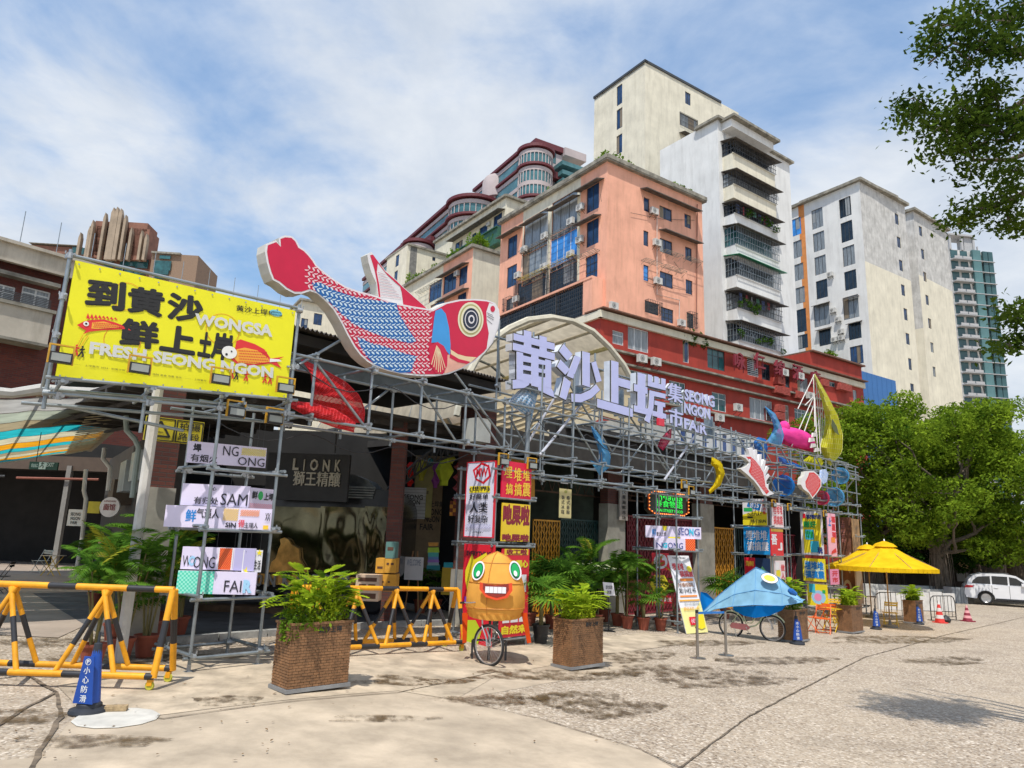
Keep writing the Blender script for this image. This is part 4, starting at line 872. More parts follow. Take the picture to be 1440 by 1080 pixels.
# upper storey with blue windows
s0=F(952,612,3.6)[0];s1=27.5;z0=F(1000,634,3.6)[1];z1=F(1000,603,3.6)[1]
hbox('upper_wall',s0-.1,s1,3.75,9,4.75,z1+.2,M('clerestory_wall',(.45,.45,.42),.8,dirt=.4));hbox('dark_mass',s0-7,s0-.15,3.9,9,4.75,5.75,DARKW);hbox('gutter',s0-7,s1,3.3,3.74,z0-.35,z0-.2,M('dark_gutter',(.09,.085,.08),.8,var=.3));hbox('shadow_board',s0-7,s1,3.5,3.74,4.76,z0-.36,ROOFD)  # dark mass added above the eave to darken behind the truss
n=9
for i in range(n):
    x=s0+(s1-s0)*i/n;w_=(s1-s0)/n;mb=MB();mb.box(x,x+w_-.05,3.62,3.7,z0,z0+.1);mb.box(x,x+w_-.05,3.62,3.7,z1-.1,z1);mb.box(x,x+.3,3.615,3.7,z0,z1);mb.box(x+w_-.15,x+w_-.04,3.617,3.7,z0,z1);o=hp('window',mb,ALW)
    mb=MB();mb.box(x+.3,x+w_-.15,3.66,3.68,z0+.1,z1-.1);obj('pane',mb,M('pane_navy',(.02,.07,.25),.2,var=.2),o)
# folding lattice gates
def gate(x0,x1,yt,dd,mat,lab=None,zb=None,fancy=False,dens=.11):
    a=F(x0,yt,dd);e=F(x1,yt,dd);zt=(a[1]+e[1])/2;zb=gz(FA.w((a[0]+e[0])/2,dd).x)+.05
    g=hp('folding_gate',MB().box(a[0],e[0],dd-.03,dd+.03,zt-.05,zt),mat,label=lab);obj('bottom_rail',MB().box(a[0],e[0],dd-.03,dd+.03,zb,zb+.05),mat,g)
    L=e[0]-a[0];n=int(L/dens);bar=MB().box(-.016,.016,-.014,.014,0,zt-zb-.1).mesh('gate_bar',mat)
    for i in range(n+1): obj('gate_bar',bar,None,g,loc=(a[0]+L*i/n,dd,zb+.05))
    mb=MB();w_=L/max(1,n//2)
    for i in range(max(1,n//2)):
        x=a[0]+w_*i;z=zb+.1
        while z<zt-w_*1.6: mb.bar((x,dd-.02,z),(x+w_,dd-.02,z+w_*1.5),.012,.02);mb.bar((x+w_,dd-.025,z),(x,dd-.025,z+w_*1.5),.012,.02);z+=w_*1.5
    obj('gate_lattice',mb,mat,g,kind='stuff')
GO=M('gate_orange',(.62,.28,.02),.5,var=.15);GG=M('gate_dark_green',(.012,.05,.05),.5,var=.2);GM=M('gate_maroon',(.22,.02,.035),.5,var=.2)
gate(750,787,731,3.3,GO,'orange folding gate');gate(788,856,731,3.4,GG,'dark green folding gate');gate(882,972,728,3.3,GM,'maroon folding gate')
gate(1000,1032,742,3.3,GO,'orange folding gate',dens=.16);gate(1032,1048,742,3.35,GG,dens=.2);gate(1098,1130,752,3.3,GM,dens=.2)
for (x0,x1,y0,y1,dd,m) in ((788,856,745,835,3.9,GG),(882,975,742,840,3.9,M('gate_back_maroon',(.07,.012,.02),.6))):
    a=F(x0,y0,dd);e=F(x1,y1,dd);hbox('shutter',a[0],e[0],dd,dd+.05,gz(FA.w(a[0],dd).x),a[1],m)
# green-white striped little awning and pale banner behind the gates
a=F(815,797,2.9);e=F(858,808,2.9)
mb=MB()
for i in range(12): x=a[0]+(e[0]-a[0])*i/12;x2=a[0]+(e[0]-a[0])*(i+1)/12;z=a[1];mb.add([(x,3.2,z+.1),(x2,3.2,z+.1),(x2,2.5,z-.1),(x,2.5,z-.1),(x,2.48,z-.35),(x2,2.48,z-.35)],[(0,3,2,1),(3,4,5,2)],i%2)
hp('striped_awning',mb,[M('awning_stripe_dark',(.02,.05,.03)),M('awning_stripe_pale',(.55,.60,.35))])
# floor in the halls
sheet('road',[tuple(FA.w(*q)[:2]) for q in ((.0,2.7),(7.3,2.6),(8.2,6),(5,13),(1.2,13))],ASPH,.016)
mb=MB()
for i in range(9):
    a=FA.w(-.3+i*.95,2.55);e=FA.w(.62+i*.95,2.55);mb=MB().bar((a.x,a.y,gz(a.x)+.05),(e.x,e.y,gz(e.x)+.05),.16,.14);obj('kerb',mb,M('kerb_stone',(.33,.33,.31),.9,var=.25,vs=5),kind='structure')
# ---- canopy barrel vault
c0=dpt(772,560,27);VF=Fr(c0.x,c0.y,math.radians(33))
prof=[(640,585),(652,535),(668,505),(690,477),(715,460),(742,448),(775,444),(806,450),(834,464),(858,487),(878,512),(893,541),(902,575)]
P=[VF.p(x,y) for x,y in prof]
VT=Mtrans('vault_sheet',(.62,.55,.42),.45,1);VR=M('vault_rim',(.60,.56,.44),.6,var=.15,dirt=.4)
va=fthing('vault_canopy','arched translucent beige canopy over the market alley behind the big white characters','canopy',VF)
def vsurf(P,y0,y1,th=.05):
    mb=MB();n=len(P);v=[(x,y0,z) for x,z in P]+[(x,y1,z) for x,z in P];mb.add(v,[(i,i+1,n+i+1,n+i) for i in range(n-1)]);return mb
obj('roof_sheet',vsurf(P,0,16),VT,va,smooth=True)
zc=sum(p[1] for p in P)/len(P);xc=sum(p[0] for p in P)/len(P)
def scl(P,f): return [(xc+(x-xc)*f,zc-2+(z-zc+2)*f) for x,z in P]
for y in (0,4,8,12,16):
    mb=MB();mb.path([(x,y,z) for x,z in scl(P,.985)],.07 if y else .13,6);obj('hoop',mb,VR if y==0 else GALV,va,smooth=True)
for i in range(1,len(P)-1,1):
    x,z=scl(P,.975)[i];obj('purlin',MB().tube((x,0,z),(x,16,z),.06 if i%3 else .09,6),M('purlin_yellow',(.62,.55,.25),.5) if i in (9,) else VR,va)
mb=MB();mb.prism(P,16.05,16.1);obj('end_panel',mb,VT,va)
for x0,y0,x1,y1,y2 in ((770,452,772,560,3),(700,475,703,560,6)):
    a=VF.p(x0,y0,3);e=VF.p(x1,y1,3);obj('hanger',MB().tube((a[0],3,a[1]),(e[0],3,e[1]),.06,6),GALV,va)
# tan siding wall + beam below the vault
c0=dpt(760,600,23);SF=Fr(c0.x,c0.y,math.radians(8));sd_=fthing('siding_wall','tan corrugated siding wall with a cream beam below the arched canopy','wall',SF)
def fpoly(fr,pts,y0,y1,mat,name,par,d=0,**k):
    mb=MB();mb.prism([fr.p(x,y,d) for x,y in pts],d+y0,d+y1);return obj(name,mb,mat,par,**k)
fpoly(SF,[(696,646),(696,560),(745,540),(840,548),(905,560),(905,600),(838,582)],0,.1,TANW,'siding',sd_)
for i in range(9):
    fpoly(SF,[(698,640-i*8),(838,579-i*4.5),(838,578.2-i*4.5),(698,638.6-i*8)],-.04,0,M('siding_rib',(.62,.52,.34),.7),'siding_rib',sd_)
fpoly(SF,[(695,650),(838,592),(838,578),(695,637)],-.3,-.05,M('cream_beam',(.60,.52,.36),.7,var=.1,dirt=.3),'beam',sd_)
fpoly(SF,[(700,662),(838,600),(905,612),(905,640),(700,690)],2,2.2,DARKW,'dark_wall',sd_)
fpoly(SF,[(706,645),(711,643),(713,690),(708,690)],-.3,-.1,M('cream_post',(.60,.52,.36),.7),'post',sd_)
# orange/yellow board glimpsed behind the posters
c0=dpt(735,650,21);SF2=Fr(c0.x,c0.y,math.radians(20));o=fpoly(SF2,[(716,643),(752,648),(752,700),(716,700)],0,.06,M('orange_board',(.72,.35,.05),.7),'notice_board',None);o.location=(c0.x,c0.y,0);o.rotation_euler=(0,0,SF2.a);setp(o,'orange and yellow board hanging behind the red character poster','board')
# ---- beverage trailer with mirrored flank
q=gp(470,853);TF=Fr(dpt(392,760,18.2).x,18.2,math.radians(-2));T=fthing('beer_trailer','dark mirrored metal beer trailer with rounded ends and gold reflections','trailer',TF)
MIR=M('mirror_metal',(.14,.125,.075),.10,.95,var=.6,vs=.5)
def tp(x,y,d=0): return TF.p(x,y,d)
xl=tp(300,800)[0];xr=tp(562,800)[0];zt=tp(470,686)[1];zb=tp(470,822)[1];zm=tp(470,710)[1]
def roundbody(x0,x1,z0,z1,y0,y1,r):
    pts=[];n=6
    for cx,cz,a0 in ((x1-r,z0+r*.6,-90),(x1-r,z1-r,0),(x0+r,z1-r,90),(x0+r,z0+r*.6,180)):
        rz=r*.6 if cz<(z0+z1)/2 else r
        for i in range(n+1): t=math.radians(a0+90*i/n);pts.append((cx+r*math.cos(t),cz+rz*math.sin(t)))
    return pts
obj('body',MB().prism(roundbody(xl,xr,zb,zt,0,2.2,.55),0,2.2),M('black_gloss',(.03,.032,.035),.18,.4,var=.3),T,smooth=True)
# mirrored panels, gently warped
def warp(name,x0,y0,x1,y1,mat,amp):
    a=tp(x0,y0);e=tp(x1,y1);mb=MB();nx,nz=26,16;ph=[random.random()*6 for _ in range(6)]
    def hgt(u,v): 
        e_=min(1,6*min(u,1-u))*min(1,6*min(v,1-v));return e_*amp*(math.sin(5*u+ph[0]+2*v)+.6*math.sin(9*v+ph[1]+3*u)+.4*math.sin(14*u+ph[2])*math.cos(8*v+ph[3]))
    V=[(a[0]+(e[0]-a[0])*i/nx,-.05+hgt(i/nx,j/nz),e[1]+(a[1]-e[1])*j/nz) for j in range(nz+1) for i in range(nx+1)]
    mb.add(V,[(j*(nx+1)+i,j*(nx+1)+i+1,(j+1)*(nx+1)+i+1,(j+1)*(nx+1)+i) for j in range(nz) for i in range(nx)]);return obj(name,mb,mat,T,smooth=True)
warp('mirror_panel',388,712,450,806,MIR,.006);warp('mirror_panel',452,712,512,806,MIR,.018);warp('mirror_panel',514,712,548,806,MIR,.02)
GOLD=M('gold_tone',(.75,.42,.12),.3,.75,var=.35,vs=3,bump=.5,bs=6)
# gold reflection on the mirrored flank, modelled as a solid gold shape
pts=[(382,804),(386,790),(392,785),(396,772),(399,765),(398,758),(404,756),(410,759),(414,766),(424,771),(425,785),(431,796),(438,804)]
mb=MB();mb.prism([tp(*p) for p in pts],-.22,-.08);obj('gold_reflection',mb,GOLD,T)
a=tp(360,806);e=tp(500,826);mb=MB();mb.box(a[0]-1,e[0],-.12,-.055,e[1],a[1]);obj('letter_rail',mb,GOLD,T)
LT=M('letter_grey',(.33,.33,.33),.4,.5);mb=MB();h_=a[1]-e[1]
for ch,x0,x1 in (('L',352,358),('I',360,362),('O',363,373),('N',379,392),('K',400,413),('獅',419,436),('王',440,452),('精',457,474),('釀',477,495)):
    p=tp(x0,824);q=tp(x1,807);text(mb,ch,p[0],q[0],p[1],q[1],-.2,0,.03,.08)
obj('lettering',mb,LT,T)
for i in range(5):
    y0=688+i*3.6;obj('roof_rib',MB().tube((tp(470+i*3,y0+8)[0],-.06,tp(470,y0-4)[1]),(tp(540-i*1,y0)[0]-.2,-.06,tp(470,y0-4)[1]),.025,6),GALV,T)
obj('roof_vent',MB().prism([tp(*p,.5) for p in ((468,690),(470,672),(500,668),(520,676),(532,690))],.3,1.4),M('vent_steel',(.22,.24,.25),.35,.7,var=.3),T,smooth=True)
for x in (420,520):
    p=tp(x,846);w_=MB();w_.lathe([(.0,-.1),(.25,-.1),(.33,-.06),(.33,.06),(.25,.1),(0,.1)],20);o=obj('wheel',w_,BLACK,T);o.rotation_euler=(PI/2,0,0);o.location=(p[0],.3,.33)
obj('chassis',MB().box(xl+.4,xr-.4,.2,2,zb-.25,zb+.05),BLACK,T)
# emblem on the dark end
p=tp(558,764);mb=MB();mb.prism([tp(558+8*math.cos(t),757+13*math.sin(t)) for t in [2*PI*i/12 for i in range(12)]],-.075,-.06);text(mb,'獅',*[tp(552,765)[0],tp(564,765)[0],tp(552,766)[1],tp(552,749)[1]],-.08,1,.02);obj('emblem',mb,[M('emblem_teal',(.05,.11,.12),.5),M('emblem_pale',(.4,.45,.45),.5)],T)
# hanging name board
NB=fthing('name_board','black board with metal letters reading LIONK above the trailer','sign',TF,d=-.8)
a=TF.p(378,636,-.8);e=TF.p(487,706,-.8);obj('panel',MB().box(a[0],e[0],0,.15,e[1],a[1]),M('board_black',(.028,.028,.03),.5,var=.2),NB)
mb=MB()
for (t,x0,y0,x1,y1) in (('L',412,645,422,661),('I',427,646,430,662),('O',436,646,449,662),('N',454,647,465,663),('K',471,647,480,663)): p=TF.p(x0,y1,-.8);q=TF.p(x1,y0,-.8);text(mb,t,p[0],q[0],p[1],q[1],-.05,0,.03,.045)
p=TF.p(412,683,-.8);q=TF.p(480,664,-.8);text(mb,'獅王精釀',p[0],q[0],p[1],q[1],-.05,0,.02,.045);obj('lettering',mb,M('letter_brushed',(.42,.38,.30),.4,.6),NB)
for x in (390,470): p=TF.p(x,636,-.8);obj('hanger',MB().tube((p[0],.07,p[1]),(p[0],.07,4.5),.02,5),IRON,NB)
# back of the bay
q=dpt(450,700,22);mb=MB();mb.box(-5.2,3.0,0,.2,-.5,5);o=obj('hall_rear_wall',mb,DARKW);o.location=(q.x,q.y,0);setp(o,'dark rear wall of the market bay behind the trailer','wall')
# ---- lantern court
CF=Fr(*dpt(610,740,21)[:2],math.radians(2))
def cp_(x,y,d=0): return CF.p(x,y,d)
def cthing(n,l,c,g=None): return fthing(n,l,c,CF,g)
def cpanel(name,label,cat,b4,mat,lines,ink=INK,d=0,grp=None,th=.05,ribs=0):
    x0,y0,x1,y1=b4;a=cp_(x0,y0,d);e=cp_(x1,y1,d);t=cthing(name,label,cat,grp);obj('panel',MB().box(a[0],e[0],d,d+th,e[1],a[1]),mat,t)
    mb=MB()
    for (s_,lx0,ly0,lx1,ly1) in lines: p=cp_(lx0,ly1,d);q=cp_(lx1,ly0,d);text(mb,s_,p[0],q[0],p[1],q[1],d-.012,0,.02)
    if mb.v: obj('lettering',mb,ink,t)
    for i in range(ribs): z=e[1]+(a[1]-e[1])*(i+.5)/ribs;obj('slat',MB().box(a[0],e[0],d-.008,d,z-.01,z+.01),M('slat_grey',(.32,.33,.33),.6),t)
    return t
cpanel('banner','white ribbed banner reading SEONG NGON FAIR beside the brick pillar','banner',(566,685,597,730),M('pale_grey_cloth',(.52,.54,.54),.8),[('SEONG',568,696,595,702),('NGON',568,703,591,709),('FAIR',568,710,583,716)],d=-.4,ribs=9)
cpanel('banner','tall tan banner with black SEONG NGON FAIR lettering behind the lanterns','banner',(585,640,628,812),M('tan_cloth',(.30,.22,.13),.8,var=.2),[('沙上垾集',598,705,624,713),('SEONG',597,716,623,724),('NGON',597,726,618,734),('FAIR',590,737,610,745)])
cpanel('banner','pale yellow banner with small print hanging behind the green lantern','banner',(586,645,606,728),M('pale_yellow_cloth',(.45,.42,.16),.8),[('黄沙上垾',589,690,603,695)],d=-.2)
def lantern(px,y0,y1,w_,mat,label,d=-.8,steps=1,ins=None):
    a=cp_(px,y0,d);e=cp_(px,y1,d);t=cthing('lantern',label,'lantern','paper lanterns hanging in the court')
    H_=(a[1]-e[1])/steps;mb=MB();r=(cp_(px+w_/2,y0,d)[0]-a[0])
    for i in range(steps):
        zt=a[1]-H_*i;mb.lathe([(r*.45,zt-H_),(r*.45,zt-H_*.82),(r,zt-H_*.45),(r*.55,zt-H_*.12),(r*.5,zt)],6,(a[0],d,0))
    obj('shade',mb,mat,t);obj('cord',MB().tube((a[0],d,a[1]),(a[0],d,4.5),.008,4),IRON,t);return t
PR=Mtrans('paper_red',(.75,.05,.04),.4);PG=Mtrans('paper_lime',(.62,.72,.07),.4);PP=Mtrans('paper_pink',(.80,.25,.32),.4);PV=Mtrans('paper_violet',(.5,.15,.55),.4);PY=Mtrans('paper_yellow',(.6,.6,.1),.4);PC=Mtrans('paper_cyan',(.15,.55,.6),.4)
lantern(578,650,684,12,PR,'red stepped paper lantern at the left of the court',-.8,3);lantern(626,645,683,26,PG,'large lime green faceted paper lantern',-1.2,1);lantern(594,648,676,15,PY,'small olive yellow paper lantern',-.7,1)
lantern(614,650,686,12,PV,'violet paper lantern left of the large green one',-.6,2);lantern(649,650,710,22,PP,'tall pink paper lantern with triangular folds beside the posters',-1.0,4);lantern(634,640,652,16,PY,'yellow paper lantern above the green one',-1.1,1);lantern(606,645,655,12,PC,'small cyan paper lantern near the truss',-.5,1)
# checker lamp
a=cp_(633,704,-1);e=cp_(655,726,-1);t=cthing('checkered_box','orange and brown checkered hanging box below the pink lantern','lantern');mb=MB()
for i in range(5):
    for j in range(4):
        w_=(e[0]-a[0])/5;h_=(a[1]-e[1])/4;mb.box(a[0]+i*w_,a[0]+(i+1)*w_-.004,-1.0-.008*((i+j)%2),-.8,e[1]+j*h_,e[1]+(j+1)*h_-.004,(i+j)%2)
obj('box',mb,[M('checker_orange',(.65,.28,.04),.7),M('checker_brown',(.20,.05,.02),.7)],t,kind=None);obj('cord',MB().tube(((a[0]+e[0])/2,-.9,a[1]),((a[0]+e[0])/2,-.9,4.5),.008,4),IRON,t)
# easel with white board, rainbow stack, yellow crate
t=cthing('easel','wooden easel holding a white notice board beside the white pole','easel');d=-2.2
a=cp_(570,783,d);e=cp_(594,816,d);obj('board',MB().box(a[0],e[0],d,d+.03,e[1],a[1]),WHITE,t);mb=MB();p=cp_(572,795,d);q=cp_(592,787,d);text(mb,'WELCOME',p[0],q[0],p[1],q[1],d-.01,0);obj('lettering',mb,M('ink_grey',(.2,.25,.35)),t)
for dx in (.05,-.05+e[0]-a[0]): obj('leg',MB().bar((a[0]+dx,d+.04,-.1),(a[0]+(e[0]-a[0])/2+(dx-(e[0]-a[0])/2)*.3,d+.1,a[1]+.15),.03,.03),M('easel_wood',(.4,.2,.08)),t)
t=cthing('stacked_display','stack of coloured trapezoid boxes, orange on top and teal at the bottom','display')
for i,(y0,y1,w0,w1,c) in enumerate(((763,768,7,6,(.75,.35,.06)),(770,777,7,8,(.45,.7,.06)),(777,783,7,7,(.1,.5,.45)),(783,787,7,7,(.15,.3,.6)),(787,791,7,8,(.4,.2,.6)),(791,795,7,8,(.4,.55,.6)),(795,802,9,9,(.04,.35,.4)))):
    d=-1.6;a=cp_(609-w0,y0,d);b2=cp_(609+w0,y0,d);c2=cp_(609+w1,y1,d);d2=cp_(609-w1,y1,d);mb=MB();mb.prism([a,b2,c2,d2],d,d+.3);obj('box',mb,M('stack_%d'%i,c,.6),t)
a=cp_(622,798,-2);e=cp_(643,820,-2);t=cthing('crate','yellow crate with red and teal things on top beside the stacked boxes','crate');obj('box',MB().box(a[0],e[0],-2,-1.6,e[1]-.3,a[1]),M('crate_yellow',(.55,.36,.02),.6),t);obj('contents',MB().box(a[0]+.03,e[0]-.02,-1.98,-1.62,a[1],a[1]+.12),M('teal_goods',(.02,.35,.42),.6),t)
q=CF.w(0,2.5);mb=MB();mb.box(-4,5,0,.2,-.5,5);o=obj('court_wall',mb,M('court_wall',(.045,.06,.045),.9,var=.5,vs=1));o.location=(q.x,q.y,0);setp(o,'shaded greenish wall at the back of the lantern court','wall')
# white pole, cartons near the trailer
a=gp(567,842);o=obj('downpipe',MB().tube((0,0,0),(0,0,3.2),.05,8),M('pipe_white',(.6,.58,.54),.5,dirt=.3));o.location=a;setp(o,'thin white pole standing right of the brick pillar by the trailer','pole')
a=dpt(556,700,16.5);p=MB();p.box(-.16,.16,0,.3,0,4.6);o=obj('brick_pillar',p,BRM);o.location=(a.x,a.y,0);setp(o,'slim dark brick pillar at the right end of the trailer','pillar')
def carton(x0,y0,x1,y1,Y,mat,label,lines=(),grp='crates stacked by the trailer',dep=.45):
    a=dpt(x0,y0,Y);e=dpt(x1,y1,Y);t=thing('crate',label,'crate',(a.x,a.y,e.z),0,grp);w_=e.x-a.x;h_=a.z-e.z
    obj('box',MB().box(0,w_,0,dep,0,h_),mat,t);mb=MB()
    for (u0,v0,u1,v1) in lines: mb.box(w_*u0,w_*u1,-.006,-.001,h_*v0,h_*v1)
    if mb.v:
        obj('label_print',mb,M('crate_print',(.10,.04,.02)),t)
CTY=M('carton_yellow',(.62,.31,.03),.7,var=.15);CW=M('carton_white_red',(.60,.45,.32),.7)
carton(529,785,540,806,15.6,CTY,'orange carton, upper left of the stack by the pillar',((.2,.3,.8,.45),));carton(541,785,556,806,15.6,CTY,'orange carton with square holes, upper right of the stack by the pillar',((.2,.55,.4,.7),(.55,.55,.8,.7)));carton(529,807,556,832,15.6,CTY,'lower wide orange carton beneath the other two',((.3,.5,.4,.6),(.6,.5,.7,.6)))
carton(501,808,531,846,15.2,CW,'pale red printed carton left of the orange cartons',((.1,.75,.9,.9),(.15,.45,.45,.65),(.55,.45,.85,.65),(.1,.1,.9,.3)))
carton(543,762,555,786,15.6,M('teal_box',(.10,.22,.20),.6),'teal printed box on top of the orange cartons',((.2,.5,.8,.7),))
# long low wooden planks on the kerb behind the label tower
a=gp(330,862);mb=MB();mb.box(0,3.2,0,.5,0,.16);o=obj('wooden_board',mb,M('old_board',(.16,.10,.06),.9,var=.3));o.location=(a.x-1,a.y,0);setp(o,'long low brown board lying on the dark road behind the label tower','board')
# ================================================================ left courtyard
# striped canopy
NR=dpt(203,557,15.0);fr=Fr(NR.x,NR.y,L124);FRp=fr.p(120,662);FR_=fr.w(FRp[0],0,NR.z)
NL=dpt(-120,560,12.5);FL=dpt(-120,672,27)
cn=thing('striped_canopy','canopy of cyan, orange and cream fabric strips over the left courtyard','canopy',(NR.x,NR.y,0));o0=Vector((NR.x,NR.y,0))
cols=[('grey_roll',(.42,.41,.38)),('pale',(.42,.46,.36)),('tan',(.40,.33,.20)),('cyan',(.03,.46,.50)),('cream',(.62,.58,.40)),('orange',(.80,.36,.02)),('cyan',(.03,.46,.50)),('tan',(.40,.33,.20)),('cream',(.62,.58,.40)),('orange',(.80,.36,.02)),('cyan',(.03,.46,.50)),('tan',(.40,.33,.20))]
te=[0,.10,.19,.29,.41,.52,.64,.72,.79,.855,.915,.96,1.0];tl=[0,.13,.24,.34,.46,.56,.66,.74,.81,.87,.92,.97,1.0]
def LP(a,b2,t): return a.lerp(b2,t)
for i,(nm,c) in enumerate(cols):
    a=LP(NR,FR_,te[i]);b2=LP(NR,FR_,te[i+1]*.985+te[i]*.015);c_=LP(NL,FL,tl[i+1]*.97+tl[i]*.03);d_=LP(NL,FL,tl[i]);mb=MB();n=14
    for j in range(n):
        for k,(p0,p1) in enumerate(((j/n,(j+1)/n),)):
            sg=lambda t:Vector((0,0,-.035*math.sin(PI*((t*4)%1))))
            q=[a.lerp(d_,p0)+sg(p0),a.lerp(d_,p1)+sg(p1),b2.lerp(c_,p1)+sg(p1),b2.lerp(c_,p0)+sg(p0)];mb.add([x-o0 for x in q],[(0,1,2,3)])
    obj('fabric_strip',mb,Mtrans('strip_'+nm,c,.55),cn)
    obj('strip_bar',MB().tube(a-o0+Vector((0,0,.04)),d_-o0+Vector((0,0,.04)),.025,5),M('bar_brown',(.30,.22,.14),.6),cn)
for t in (.12,.3,.5,.7,.9):
    a=LP(NR,NL,t);b2=LP(FR_,FL,t);obj('canopy_beam',MB().tube(a-o0+Vector((0,0,.1)),b2-o0+Vector((0,0,.1)),.035,5),M('bar_brown'),cn)
G0=NR+Vector((.15,0,0));obj('gutter',MB().bar(NR-o0,FR_-o0,.22,.2),M('gutter_tan',(.42,.38,.28),.7,var=.2,dirt=.5),cn)
# wooden slatted valance between the fabric and the gutter
for i in range(26):
    t0=.1+.88*i/26;a=LP(NR,FR_,t0);d_=(LP(NL,FL,t0)-a).normalized();obj('valance_slat',MB().bar(a-o0+Vector((0,0,-.1)),a-o0+d_*.9+Vector((0,0,-.12)),.10,.015),M('slat_tan',(.45,.38,.24),.8,var=.2),cn)
# near canopy rolled fabric on top
obj('rolled_fabric',MB().path([o-o0+Vector((0,0,.12+.05*math.sin(i*2.1))) for i,o in enumerate([NR.lerp(NL,t/8) for t in range(9)])],[.06,.09,.11,.09,.11,.1,.12,.1,.1],8),M('white_sheet',(.50,.49,.46),.8,var=.1,dirt=.3),cn,smooth=True)
# pipes
def wpipe(name,label,cat,pts,r,mat):
    o=obj(name,MB().path([p-pts[0] for p in pts],r,8),mat,smooth=True);o.location=pts[0];return setp(o,label,cat)
bp=FA.w(-.75,1.5);b_=dpt(222,556,14);Yp=None
pp=FA.p(181,840,1.2);base=FA.w(pp[0],1.2,0.0);wpipe('drain_pipe','thick white drain pipe rising from the plants to the billboard scaffold','pipe',[base,Vector((base.x,base.y,4.6))],.085,M('pipe_white'))
obj('pipe_collar',MB().tube((0,0,2.2),(0,0,2.35),.1,10),M('pipe_white'),[o for o in sc.objects if o.name=='drain_pipe'][0])
def ypath(pts,Y): return [dpt(x,y,Y) for x,y in pts]
wpipe('gutter_pipe','grey green bent downpipe left of the thick white pipe','pipe',ypath([(177,585),(178,605),(190,618),(195,630),(190,668),(186,700)],15.5),.06,M('pipe_grey_green',(.30,.36,.33),.5))
wpipe('gutter_pipe','cream bent downpipe under the middle of the gutter','pipe',ypath([(147,630),(145,645),(155,658),(152,690)],19),.06,M('pipe_white'))
wpipe('gutter_pipe','cream downpipe at the far end of the gutter','pipe',ypath([(121,660),(118,690),(121,702),(115,760),(108,800)],25),.07,M('pipe_white'))
# yellow road sign
YS=Fr(*FA.w(0,1.55)[:2],FA.a-math.radians(8));t=fthing('road_sign','yellow road sign with a triangle and black characters behind the scaffold','sign',YS)
a=YS.p(206,586);e=YS.p(284,624);w_=e[0]-a[0];h_=a[1]-e[1];YP=M('road_sign_yellow',(.52,.44,.02),.5,var=.1,dirt=.3)
zt_=(YS.p(206,586)[1]+YS.p(284,592)[1])/2;zb_=(YS.p(206,619)[1]+YS.p(284,626)[1])/2
obj('panel',MB().box(a[0],e[0],0,.04,zb_,zt_),YP,t);mb=MB();x0,x1=a[0],e[0]
for (u0,v0,u1,v1) in ((.01,.03,.5,.07),(.01,.93,.5,.97),(.01,.07,.03,.93),(.48,.07,.5,.93),(.52,.03,.99,.07),(.52,.93,.99,.97),(.52,.07,.54,.93),(.97,.07,.99,.93)): mb.box(x0+w_*u0,x0+w_*u1,-.008,-.001,zb_+(zt_-zb_)*v0,zb_+(zt_-zb_)*v1)
def trib(mb,cx,cz,r,th,y):
    P_=[(cx+r*math.cos(math.radians(90+120*i)),cz+r*.9*math.sin(math.radians(90+120*i))) for i in range(3)]
    for i in range(3): mb.bar((P_[i][0],y,P_[i][1]),(P_[(i+1)%3][0],y,P_[(i+1)%3][1]),th,.008,0,(0,1,0))
trib(mb,x0+w_*.25,zb_+(zt_-zb_)*.42,w_*.2,.03,-.006);text(mb,'10m',x0+w_*.2,x0+w_*.31,zb_+(zt_-zb_)*.34,zb_+(zt_-zb_)*.42,-.008,0,.02)
for ch,u,v in (('拍',.57,.55),('路',.57,.12),('摄',.78,.55),('段',.78,.12)): text(mb,ch,x0+w_*u,x0+w_*(u+.16),zb_+(zt_-zb_)*v,zb_+(zt_-zb_)*(v+.34),-.008,0,.01)
obj('lettering',mb,INK,t)
# dark hall at the far side of the courtyard
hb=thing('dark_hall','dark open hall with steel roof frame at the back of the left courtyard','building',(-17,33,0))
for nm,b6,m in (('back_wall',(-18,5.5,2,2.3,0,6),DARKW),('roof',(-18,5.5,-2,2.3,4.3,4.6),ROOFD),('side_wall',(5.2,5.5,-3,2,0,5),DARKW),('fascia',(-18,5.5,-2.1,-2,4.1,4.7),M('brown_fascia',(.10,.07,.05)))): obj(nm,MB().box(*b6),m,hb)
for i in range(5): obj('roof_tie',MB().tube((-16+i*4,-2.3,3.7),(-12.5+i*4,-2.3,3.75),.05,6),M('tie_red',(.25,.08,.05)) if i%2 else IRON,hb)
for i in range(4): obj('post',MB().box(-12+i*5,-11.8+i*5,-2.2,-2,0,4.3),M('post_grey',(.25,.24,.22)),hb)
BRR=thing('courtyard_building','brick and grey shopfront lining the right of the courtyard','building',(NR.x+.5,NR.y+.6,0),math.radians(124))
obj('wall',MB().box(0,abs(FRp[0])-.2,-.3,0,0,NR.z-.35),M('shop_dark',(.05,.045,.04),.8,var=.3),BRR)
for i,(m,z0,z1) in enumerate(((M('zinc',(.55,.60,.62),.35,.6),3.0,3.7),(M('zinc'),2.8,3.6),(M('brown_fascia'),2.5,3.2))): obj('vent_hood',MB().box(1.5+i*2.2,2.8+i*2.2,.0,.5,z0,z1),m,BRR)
sheet('courtyard_floor',[(-34,14.5),(-7.8,13.2),(-8.6,16),(-17,34),(-34,34)],M('courtyard_floor',(.38,.31,.25),.7,var=.15,vs=1),.012)
